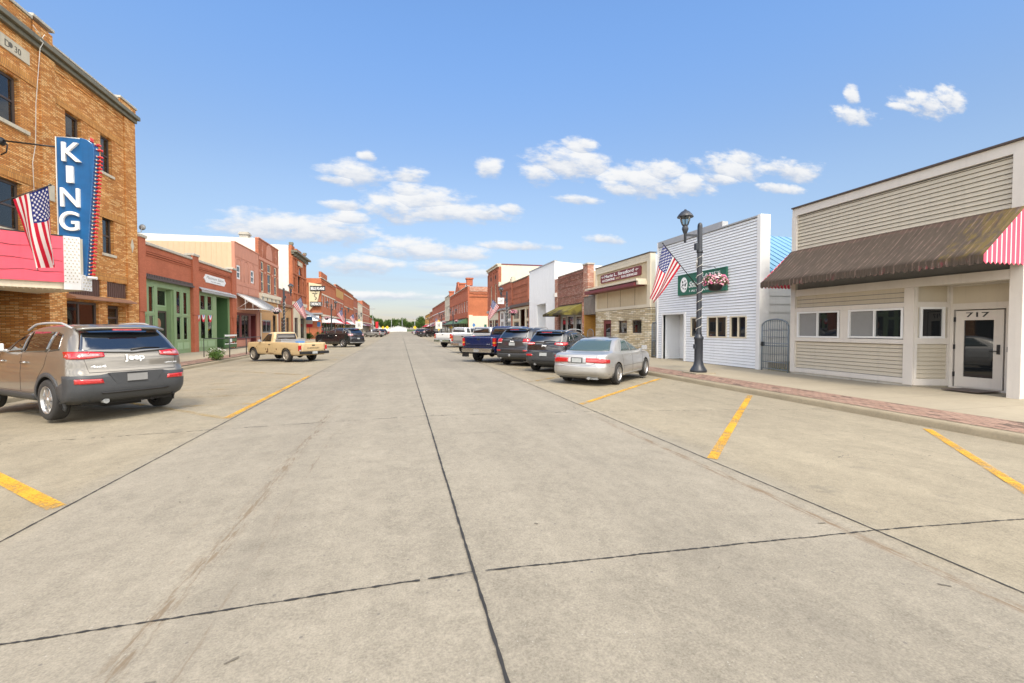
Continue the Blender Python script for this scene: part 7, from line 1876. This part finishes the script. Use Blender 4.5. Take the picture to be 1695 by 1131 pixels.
def lamp(loc, rot, label, double=False, wrap=True, group='street lamps along the kerbs'):
    g = thing('street_lamp', label, 'street lamp', loc, rot, group)
    mb = MB(); mb.box(-.42, .42, -.42, .42, -.04, .05); mb.build('footing', 'walk', g, world=False)
    mb = MB(); mb.lathe([(.30, .05), (.30, .12), (.27, .17), (.19, .30), (.16, .42), (.15, .5), (.15, 1.26), (.17, 1.29), (.17, 1.34), (.12, 1.40), (.098, 1.48), (.095, 1.6), (.09, 5.42), (.08, 5.5), (.05, 5.55), (0, 5.57)], (0, 0, 0), 20)
    mb.lathe([(.155, 2.0), (.155, 2.0)], (0, 0, -.5), 4); mb.box(-.2, -.1, -.05, .05, .92, 1.08)
    mb.lathe([(.105, 4.45), (.115, 4.47), (.115, 4.53), (.105, 4.55)], (0, 0, 0), 16); mb.box(-.2, -.09, -.06, .06, 4.55, 4.8)
    if not double: mb.tube([(.0, 0, 3.95), (.62, 0, 3.97), (.68, 0, 3.92)], .014, 6)
    mb.build('post', 'postpaint', g, world=False)
    for sd in ((-1,) if not double else (-1, 1)):
        mb = MB(); L = .62*sd
        mb.box(min(0, L), max(0, L), -.022, .022, 5.05, 5.12)
        mb.lathe([(.03, 4.80), (.045, 4.84), (.045, 5.10), (.07, 5.16), (.12, 5.30), (.105, 5.36), (.085, 5.42), (.12, 5.45)], (L, 0, 0), 14)
        la = mb.build('lamp_arm', 'postpaint', g, world=False)
        mb = MB()
        for k in range(6):
            a = 2*pi*k/6; mb.tube([(L+.115*cos(a), .115*sin(a), 5.44), (L+.175*cos(a), .175*sin(a), 5.60), (L+.20*cos(a), .2*sin(a), 5.74)], .010, 5)
        mb.lathe([(.285, 5.72), (.285, 5.75), (.24, 5.82), (.15, 5.92), (.06, 5.97), (.03, 6.01), (0, 6.02)], (L, 0, 0), 20); mb.build('lamp_cap', 'postpaint', la, world=False)
        mb = MB(); mb.lathe([(.10, 5.45), (.15, 5.58), (.185, 5.72)], (L, 0, 0), 16, cap=False); mb.build('globe', 'g_clear', la, world=False)
    if wrap:
        mb = MB(); n = 220; mb.tube([(.103*cos(i/n*2*pi*9), .103*sin(i/n*2*pi*9), 1.5+2.9*i/n) for i in range(n+1)], .009, 4)
        for i in range(0, n, 4): a = i/n*2*pi*9; mb.lathe([(0, -.018), (.016, 0), (0, .018)], (.115*cos(a), .115*sin(a), 1.5+2.9*i/n), 5)
        mb.tube([(-.1, .02, 4.2), (-.13, -.03, 4.0), (-.11, .03, 4.1), (-.14, 0, 3.95)], .02, 5); mb.build('string_light', 'thread', g, world=False)
    return g
def basket(loc, label, cols, group, n=620, seed=1):
    rn = random.Random(seed)
    g = thing('hanging_basket', label, 'hanging basket', loc, 0, group)
    mb = MB(); mb.lathe([(.10, -.30), (.20, -.27), (.27, -.12), (.29, .0), (.27, .0), (.25, -.02)], (0, 0, 0), 18); mb.build('bowl', 'black_plastic', g, world=False)
    mb = MB()
    for k in range(3): a = 2*pi*k/3; mb.tube([(.28*cos(a), .28*sin(a), 0), (0, 0, .42), (0, 0, .50)], .005, 4)
    mb.build('hanger', 'blackiron', g, world=False)
    def spot():
        a = rn.uniform(0, 2*pi); e = rn.uniform(-.5, 1.) ; rr = rn.uniform(.75, 1.12)
        return Vector((cos(a)*.40*rr*sqrt(max(.05, 1-e*e*.8)), sin(a)*.40*rr*sqrt(max(.05, 1-e*e*.8)), .04+.24*e*rr))
    lf = MB()
    for _ in range(n):
        p = spot()*.93; s_ = rn.uniform(.03, .055); d = Vector((rn.uniform(-1, 1), rn.uniform(-1, 1), rn.uniform(-.6, 1))).normalized(); e = d.cross(Vector((rn.uniform(-1, 1), rn.uniform(-1, 1), .3))).normalized()
        lf.add([p-d*s_, p+e*s_*.45, p+d*s_, p-e*s_*.45], [(0, 1, 2, 3)])
    lf.build('leaves', 'basketleaf', g, world=False, recalc=False)
    for cname, mat_, share in cols:
        fl = MB()
        for _ in range(int(n*share)):
            p = spot()*1.06; s_ = rn.uniform(.026, .042); nrm = (p+Vector((0, 0, .1))).normalized()+Vector((rn.uniform(-.5, .5),)*3); nrm.normalize()
            a = nrm.cross(Vector((.3, .2, 1))).normalized(); b = nrm.cross(a)
            vs = [p]
            for k in range(10): an = 2*pi*k/10; q = s_*(1 if k % 2 == 0 else .72); vs.append(p+a*cos(an)*q+b*sin(an)*q+nrm*s_*.35)
            fl.add(vs, [(0, 1+k, 1+(k+1) % 10) for k in range(10)])
        tag(fl.build(cname, mat_, g, world=False, recalc=False), kind='stuff')
    return g
MT['basketleaf'] = plain('basket_leaf', (.06, .125, .022), .6, var=.3, vs=9)
MT['petalpink'] = plain('pink_petal', (.66, .17, .30), .6, var=.2, vs=14); MT['petalpale'] = plain('pale_pink_petal', (.74, .50, .52), .6, var=.12, vs=14); MT['petalpurple'] = plain('magenta_petal', (.40, .05, .24), .6, var=.2, vs=14); MT['petalwhite'] = plain('white_petal', (.72, .70, .70), .6, var=.06, vs=14)
PINK = (('pink_flowers', 'petalpink', .30), ('pale_flowers', 'petalpale', .30), ('magenta_flowers', 'petalpurple', .10)); WHT = (('white_flowers', 'petalwhite', .35), ('purple_flowers', 'petalpurple', .12), ('pale_flowers', 'petalpale', .1))
HB = 'hanging baskets on the street lamps'; GF = 'flags on the street lamps'
def lamp_set(x, y, label, blabel, flabel, cols, double=False, wrap=True, seed=0, rise=0., n=620):
    zz = wz(10.7) if abs(x) > 9 else ZC
    rot = 0 if x > 0 else pi; s_ = 1 if x > 0 else -1
    lamp((x, y, zz), rot, label, double, wrap)
    if blabel: basket((x+s_*.68, y, zz+3.36), blabel, cols, HB, n, seed+3)
    if flabel:
        # cloth drawn in the local frame of the post: street lies towards -x
        flag(flabel, (-.08, 0, 3.22), (-1.53, 0, 4.74), (-1.50, 0, 4.70), (-.78, 0, 3.96), (-2.02, .05, 2.82), (-1.80, .05, 2.60), GF, seed, loc=(x, y, zz), rot=rot)
lamp_set(10.75, 14.75, 'slate-grey street lamp before the white clapboard shop, wound with white string lights', 'basket of pink flowers hanging before the green shop sign', 'flag on the lamp post before the white clapboard shop', PINK, n=760)
lamp_set(10.75, 46.1, 'street lamp with a white hanging panel before the red and brown brick shops', 'pink flower basket before the timber-framed brick shop windows', 'flag on the lamp post before the brick shops, next to the white hanging panel', PINK, seed=2)
lamp_set(-10.75, 47.3, 'street lamp behind the beige pickup, string lights wound round its post', 'basket of white and purple flowers beside the corrugated awning', 'flag on the lamp post behind the beige pickup', WHT, seed=4)
lamp_set(-10.4, 75.4, 'twin-armed street lamp at the corner before the chiropractic sign', 'pink flower basket at the corner below the cream sign', 'flag on the twin-armed lamp before the orange brick corner block', PINK, True, False, 5, n=300)
lamp_set(-10.75, 97, 'twin-armed street lamp by the striped awnings of the left far block', None, 'flag by the striped awnings of the left far block', PINK, True, False, 6)
lamp_set(-10.75, 128, 'small distant twin-armed street lamp by the long orange brick row', None, None, PINK, True, False, 7)
lamp_set(11.0, 98, 'twin-armed street lamp before the orange brick corner block with piers', 'pink flower basket before the corner block with piers', None, PINK, True, False, 8, n=300)
lamp_set(10.75, 123.4, 'twin-armed street lamp before the gable of the right corner block', 'round pink flower basket before the gabled part of the right corner block', 'flag hanging above the white crossing board on the right', PINK, True, False, 9, n=300)
lamp_set(10.75, 175, 'farthest street lamp on the right, before the long dark red row', None, None, PINK, True, False, 10)
hs_ = thing('lamp_sign', 'white panel sign with dark scrawled lettering hung under a street lamp arm', 'sign', (10.1, 46.1, 4.2))
mb = MB(); mb.box(9.78, 10.45, 46.07, 46.13, 4.2, 4.85); mb.build('board', 'white', hs_); mb = MB()
for xx in (9.9, 10.35): mb.tube([(xx, 46.1, 4.85), (xx, 46.1, 4.98)], .012, 5)
mb.build('hook', 'blackiron', hs_); lettering('lettering', 'L-OST', .28, (9.84, 46.065, 4.38), (1, 0, 0), (0, 0, 1), 'letterblack', hs_, .006, w=.54, shear=.25)

# cinema flag: hangs limp from a raking pole above the marquee
flag('large flag draped in front of the pink marquee of the ochre cinema', (-13.6, 17.9, 4.95), (-10.68, 17.52, 6.14), (-10.76, 17.54, 6.10), (-11.75, 17.66, 5.66), (-10.62, 17.58, 3.66), (-11.15, 17.53, 3.44), None, 1.2, 2.6, .16)

# ------------------------------------------------------------------ planting, rails, signs
m, t = newmat('shrub_leaf'); MT['shrub'] = m
p = t.pos(True); c = t.mix(t.noise(p, 4, 3), (.035, .085, .015), (.11, .19, .035)); b_ = t.bsdf(c, .6, 0, .3); tl = t.n('ShaderNodeBsdfTranslucent'); t.put(tl.inputs[0], c)
mx_ = t.n('ShaderNodeMixShader'); mx_.inputs[0].default_value = .25; t.put(mx_.inputs[1], b_); t.put(mx_.inputs[2], tl.outputs[0]); t.done(mx_.outputs[0])
def leafball(mb, rn, c, rad, n, size, flat=.8):
    for _ in range(n):
        d = Vector((rn.gauss(0, 1), rn.gauss(0, 1), rn.gauss(0, 1))).normalized(); q = rn.uniform(.45, 1.05)
        p = Vector(c)+Vector((d.x*rad[0]*q, d.y*rad[1]*q, abs(d.z)*rad[2]*q if flat > 1 else d.z*rad[2]*q))
        s_ = size*rn.uniform(.6, 1.3); a = Vector((rn.uniform(-1, 1), rn.uniform(-1, 1), rn.uniform(-.3, 1))).normalized(); b = a.cross(Vector((rn.uniform(-1, 1), rn.uniform(-1, 1), rn.uniform(-1, 1)))).normalized()
        mb.add([p-a*s_, p+b*s_*.5, p+a*s_, p-b*s_*.5], [(0, 1, 2, 3)])
def shrub(label, loc, rad, n, size=.06, flowers=None, group=None, seed=0):
    rn = random.Random(seed+5); g = thing('shrub', label, 'shrub', loc, 0, group)
    mb = MB()
    for k in range(5): a = 2*pi*k/5; mb.tube([(0, 0, -.05), (.3*rad[0]*cos(a), .3*rad[1]*sin(a), rad[2]*.5), (.6*rad[0]*cos(a+.3), .6*rad[1]*sin(a+.3), rad[2]*.85)], [.02, .014, .006], 5)
    mb.build('stem', 'wood', g, world=False); mb = MB()
    for k in range(7):
        a = rn.uniform(0, 2*pi); q = rn.uniform(.2, .7); leafball(mb, rn, (rad[0]*q*cos(a), rad[1]*q*sin(a), rad[2]*rn.uniform(.35, .75)), [r_*rn.uniform(.35, .55) for r_ in rad], n//7, size)
    mb.build('foliage', 'shrub', g, world=False, recalc=False)
    if flowers:
        mb = MB(); leafball(mb, rn, (0, 0, rad[2]*.8), [rad[0]*.8, rad[1]*.8, rad[2]*.45], 60, .035, 2); mb.build('flowers', flowers, g, world=False, recalc=False)
    return g
shrub('small shrub with white blooms at the kerb before the beige pickup', (-9.75, 27.9, -.06), (.65, .9, .55), 700, .055, 'petalwhite', seed=1)
for k, (x_, y_, rx, rz, lb) in enumerate(((-5.9, 57.4, 1.0, .95, 'leafy shrub at the street edge of the left kerb extension'), (-7.4, 57.8, .9, 1.0, 'leafy shrub behind the black SUV on the left kerb extension'), (-6.2, 60.2, .9, .85, 'shrub at the back of the left kerb extension'), (-12.2, 76.2, .8, 1.1, 'shrub at the side street corner under the cream sign'), (-13.8, 76.6, .7, .9, 'shrub beside the tricolour banner at the side street corner'))):
    shrub(lb, (x_, y_, gz(x_)+.13 if abs(x_) < 9 else 0), (rx, rx, rz), 650, .10, seed=10+k)
gb = MB(); rn = random.Random(3)
for _ in range(2600):
    a = rn.uniform(5.6, 9.0); b = rn.uniform(58.2, 64); h_ = rn.uniform(.15, .55); zg = gz(a)+.13
    gb.add([(a-.03, b, zg), (a+.03, b+.02, zg), (a+rn.uniform(-.15, .15), b+rn.uniform(-.15, .15), zg+h_)], [(0, 1, 2)])
tag(gb.build('ornamental_grass', 'shrub', recalc=False), kind='stuff')
kb = MB(); curb_run(kb, 1, [(9.1-.06, 55.0-.0), (7.8-.05, 56.25), (6.1-.05, 56.95), (5.45-.05, 57.25), (5.06, 58.05), (5.06, 62)])
kb.v = [(x, y-.02, z+.008) for x, y, z in kb.v]; tag(kb.build('painted_kerb', 'yellow'), kind='structure')
rl = thing('railing', 'black pipe railing along the kerb before the low green-fronted shops', 'railing', (-9.85, 33.5, -.05))
mb = MB()
for yy in (30.2, 33.2, 36.4): mb.tube([(-9.85, yy, -.08), (-9.85, yy, 1.05)], .028, 8)
mb.build('post', 'blackiron', rl); mb = MB()
for zz in (.42, 1.05): mb.tube([(-9.85, 30.2, zz), (-9.85, 36.4, zz)], .026, 8)
mb.tube([(-9.85, 30.2, 1.05), (-11.2, 30.2, 1.05), (-11.2, 30.2, -.05)], .026, 8); mb.build('rail', 'blackiron', rl)
def crossing_sign(label, x, y):
    g = thing('crossing_sign', label, 'sign', (x, y, gz(x)+.13), 0, 'white crossing boards on the kerb extensions')
    mb = MB(); mb.tube([(0, 0, 0), (0, 0, 2.9)], .035, 6); mb.build('post', 'greymetal', g, world=False)
    mb = MB(); mb.prism([(0, 1.3), (.40, 2.1), (0, 2.95), (-.40, 2.1)], 'y', -.06, -.04); mb.build('diamond', 'yellowsign', g, world=False)
    mb = MB(); mb.box(-.46, .46, -.09, -.065, 1.62, 2.62); mb.build('board', 'curtain', g, world=False)
    mb = MB(); mb.box(-.16, -.06, -.1, -.092, 1.85, 2.4); mb.box(.06, .16, -.1, -.092, 1.85, 2.4); mb.box(-.06, .06, -.1, -.092, 2.08, 2.18); mb.build('mark', 'blindgrey', g, world=False)
crossing_sign('yellow diamond and white board on the left planted kerb extension', -4.95+.15-.6, 64.5); crossing_sign('yellow diamond and white board on the right grass kerb extension', 5.35, 66)
def small_sign(label, x, y, z0, w_, h_, mat, shape='rect', zb=0., name='road_sign'):
    g = thing(name, label, 'sign', (x, y, zb)); mb = MB(); mb.tube([(0, 0, 0), (0, 0, z0+h_)], .035, 6); mb.build('post', 'greymetal', g, world=False)
    mb = MB(); (mb.prism([(0, z0), (w_/2, z0+h_/2), (0, z0+h_), (-w_/2, z0+h_/2)], 'y', -.07, -.045) if shape == 'dia' else mb.box(-w_/2, w_/2, -.07, -.045, z0, z0+h_)); mb.build('plate', mat, g, world=False)
    return g
small_sign('small blue parking sign at the corner before the white side awning', -12.3, 75.9, 2.0, .5, .7, 'bluesign'); small_sign('small blue parking sign behind the white pickup on the right', 12.0, 76.0, 1.9, .6, .75, 'bluesign', 'dia')
small_sign('yellow diamond sign far down the left kerb', -5.6, 205, 1.6, 1.6, 1.6, 'yellowsign', 'dia', -.1); small_sign('yellow diamond sign far down the right kerb', 6.2, 205, 1.6, 1.6, 1.6, 'yellowsign', 'dia', -.1); small_sign('second small yellow diamond sign at the far left', -8.3, 232, 1.6, 1.6, 1.6, 'yellowsign', 'dia', -.1)
bn = thing('banner', 'blue, white and red banner on a dark post at the corner block', 'banner', (-13.75, 76.4, 0)); mb = MB(); mb.tube([(-13.75, 76.4, 0), (-13.75, 76.4, 3.6)], .04, 6); mb.build('post', 'blackiron', bn)
for z0_, z1_, mt in ((3.0, 3.55, 'bluesign'), (2.4, 2.998, 'white'), (1.9, 2.398, 'red')): mb = MB(); mb.box(-14.3, -13.3, 76.33, 76.36, z0_, z1_); mb.build('cloth_band', mt, bn)
rb = thing('banner', 'red banner hanging at the far left end of the street', 'banner', (-9.6, 214, 0)); mb = MB(); mb.tube([(-9.6, 214, 0), (-9.6, 214, 5.4)], .06, 6); mb.build('post', 'blackiron', rb); mb = MB(); mb.box(-10.9, -9.7, 213.9, 213.96, 1.9, 4.9); mb.build('cloth', 'red', rb)

# ------------------------------------------------------------------ the far end: trees, white hall, poles
def tree_proto(label, seed, h, spread, n):
    rn = random.Random(seed); g = thing('tree', label, 'tree', (0, 0, -.4), 0, 'trees at the end of the street')
    mb = MB(); mb.tube([(0, 0, 0), (.1, 0, h*.25), (-.05, .1, h*.5)], [.32, .24, .14], 8)
    for k in range(6): a = 2*pi*k/6+rn.uniform(0, .6); mb.tube([(0, 0, h*(.25+.03*k)), (cos(a)*spread*.35, sin(a)*spread*.35, h*.5), (cos(a)*spread*.6, sin(a)*spread*.6, h*.66)], [.14, .09, .03], 5)
    mb.build('trunk', 'wood', g, world=False); mb = MB()
    for k in range(22):
        a = rn.uniform(0, 2*pi); e = rn.uniform(-.5, 1); q = rn.uniform(.35, .8)*sqrt(max(.1, 1-e*e*.7))
        leafball(mb, rn, (cos(a)*spread*q, sin(a)*spread*q, h*(.60+.27*e)), (spread*rn.uniform(.26, .40),)*2+(h*rn.uniform(.12, .19),), n//22, .42)
    mb.build('crown', 'treeleaf', g, world=False, recalc=False); return g
m, t = newmat('tree_leaf'); MT['treeleaf'] = m
p = t.pos(); c = t.mix(t.noise(p, .35, 4), (.035, .075, .014), (.125, .185, .04)); b_ = t.bsdf(c, .65, 0, .25); tl = t.n('ShaderNodeBsdfTranslucent'); t.put(tl.inputs[0], c)
mx_ = t.n('ShaderNodeMixShader'); mx_.inputs[0].default_value = .25; t.put(mx_.inputs[1], b_); t.put(mx_.inputs[2], tl.outputs[0]); t.done(mx_.outputs[0])
TL = 'leafy green tree in the row closing the far end of the street'
protos = [tree_proto(TL, 31+k, (11.5, 9.5, 12.5)[k], (5.0, 5.4, 4.6)[k], 2600) for k in range(3)]
rn = random.Random(11); k = 0
for i, x_ in enumerate([-52, -45, -38, -33, -28, -23, -18.5, -14, -9.5, -5, -1, 3.5, 8, 12.5, 17, 21.5, 26, 31, 36, 42, 49, -48, -36, -26, -16, -7, 6, 15, 24, 33]):
    o = protos[i] if i < 3 else copy_tree(protos[i % 3])
    s_ = rn.uniform(.72, 1.25); o.location = (x_+rn.uniform(-1.2, 1.2), rn.uniform(372, 425)+(25 if i > 20 else 0), -.5); o.scale = (s_, s_, s_*rn.uniform(.9, 1.05)); o.rotation_euler.z = rn.uniform(0, 6)
hl = thing('white_hall', 'low white gabled hall closing the end of the street', 'building', (-1, 345, -.4))
mb = MB(); mb.prism([(-6.5, 0), (5.5, 0), (5.5, 2.6), (-.5, 4.2), (-6.5, 2.6)], 'y', -6, 10); mb.box(-15, -6.5, -2, 8, 0, 2.9); mb.build('wall', 'white', hl, world=False)
mb = MB(); mb.prism([(-6.9, 2.55), (-.5, 4.25), (5.9, 2.55), (5.9, 2.7), (-.5, 4.42), (-6.9, 2.7)], 'y', -6.4, 10.2); mb.box(-15.3, -6.95, -2.3, 8.2, 2.903, 3.1); mb.build('roof', 'white', hl, world=False)
def utility_pole(label, x, y, h):
    g = thing('utility_pole', label, 'pole', (x, y, -.3), 0, 'utility poles at the far end'); mb = MB(); mb.tube([(0, 0, 0), (0, 0, h)], [.2, .13], 8); mb.build('post', 'greymetal', g, world=False)
    mb = MB(); mb.box(-1.2, 1.2, -.06, .06, h-.9, h-.75); mb.build('crossarm', 'wood', g, world=False)
utility_pole('pale utility pole above the left part of the white hall', -6.5, 352, 9.5); utility_pole('pale utility pole standing over the white hall', 1.3, 354, 9.8); utility_pole('slim utility pole to the right of the white hall', 9.0, 300, 9.0); utility_pole('tall utility pole at the end of the left brick row', -13.0, 231, 12.5)

# ------------------------------------------------------------------ give each separate piece of a part its own object
SPLIT = {'lintel', 'awning_end', 'pier', 'sill', 'bracket', 'panel', 'handle', 'parapet', 'coping', 'pilaster', 'bumper', 'finial', 'plaque', 'vent', 'trim', 'relief', 'plank', 'white_plank', 'notice', 'number_plate', 'hook', 'roof_rail', 'panel_gap', 'inscription'}
def split_part(o):
    me = o.data; bm = bmesh.new(); bm.from_mesh(me); bm.faces.ensure_lookup_table(); bm.verts.ensure_lookup_table()
    seen = set(); isl = []
    for f in bm.faces:
        if f.index in seen: continue
        st = [f]; seen.add(f.index); cur = []
        while st:
            q = st.pop(); cur.append(q.index)
            for v in q.verts:
                for g in v.link_faces:
                    if g.index not in seen: seen.add(g.index); st.append(g)
        vs = [v.co for i in cur for v in bm.faces[i].verts]
        isl.append([cur, [min(v[k] for v in vs)-.02 for k in range(3)], [max(v[k] for v in vs)+.02 for k in range(3)]])
    merged = True
    while merged:
        merged = False
        for i in range(len(isl)):
            for j in range(i+1, len(isl)):
                a, b = isl[i], isl[j]
                if all(a[1][k] <= b[2][k] and b[1][k] <= a[2][k] for k in range(3)):
                    isl[i] = [a[0]+b[0], [min(a[1][k], b[1][k]) for k in range(3)], [max(a[2][k], b[2][k]) for k in range(3)]]; del isl[j]; merged = True; break
            if merged: break
    if 1 < len(isl) <= 12:
        sm = [p.use_smooth for p in me.polygons]
        for n_, (fc, _, _) in enumerate(isl):
            idx = {}; vs = []; fs = []
            for i in fc:
                q = []
                for v in bm.faces[i].verts:
                    if v.index not in idx: idx[v.index] = len(vs); vs.append(tuple(v.co))
                    q.append(idx[v.index])
                fs.append(q)
            nm = D.meshes.new(me.name); nm.from_pydata(vs, [], fs)
            for p, i in zip(nm.polygons, fc): p.use_smooth = sm[i]
            for m_ in me.materials: nm.materials.append(m_)
            if n_ == 0: first = nm
            else: c = o.copy(); c.data = nm; COL.objects.link(c)
        o.data = first
    bm.free()
for o in [q for q in COL.objects if q.type == 'MESH' and q.parent is not None and not q.children and q.name.split('.')[0] in SPLIT]: split_part(o)
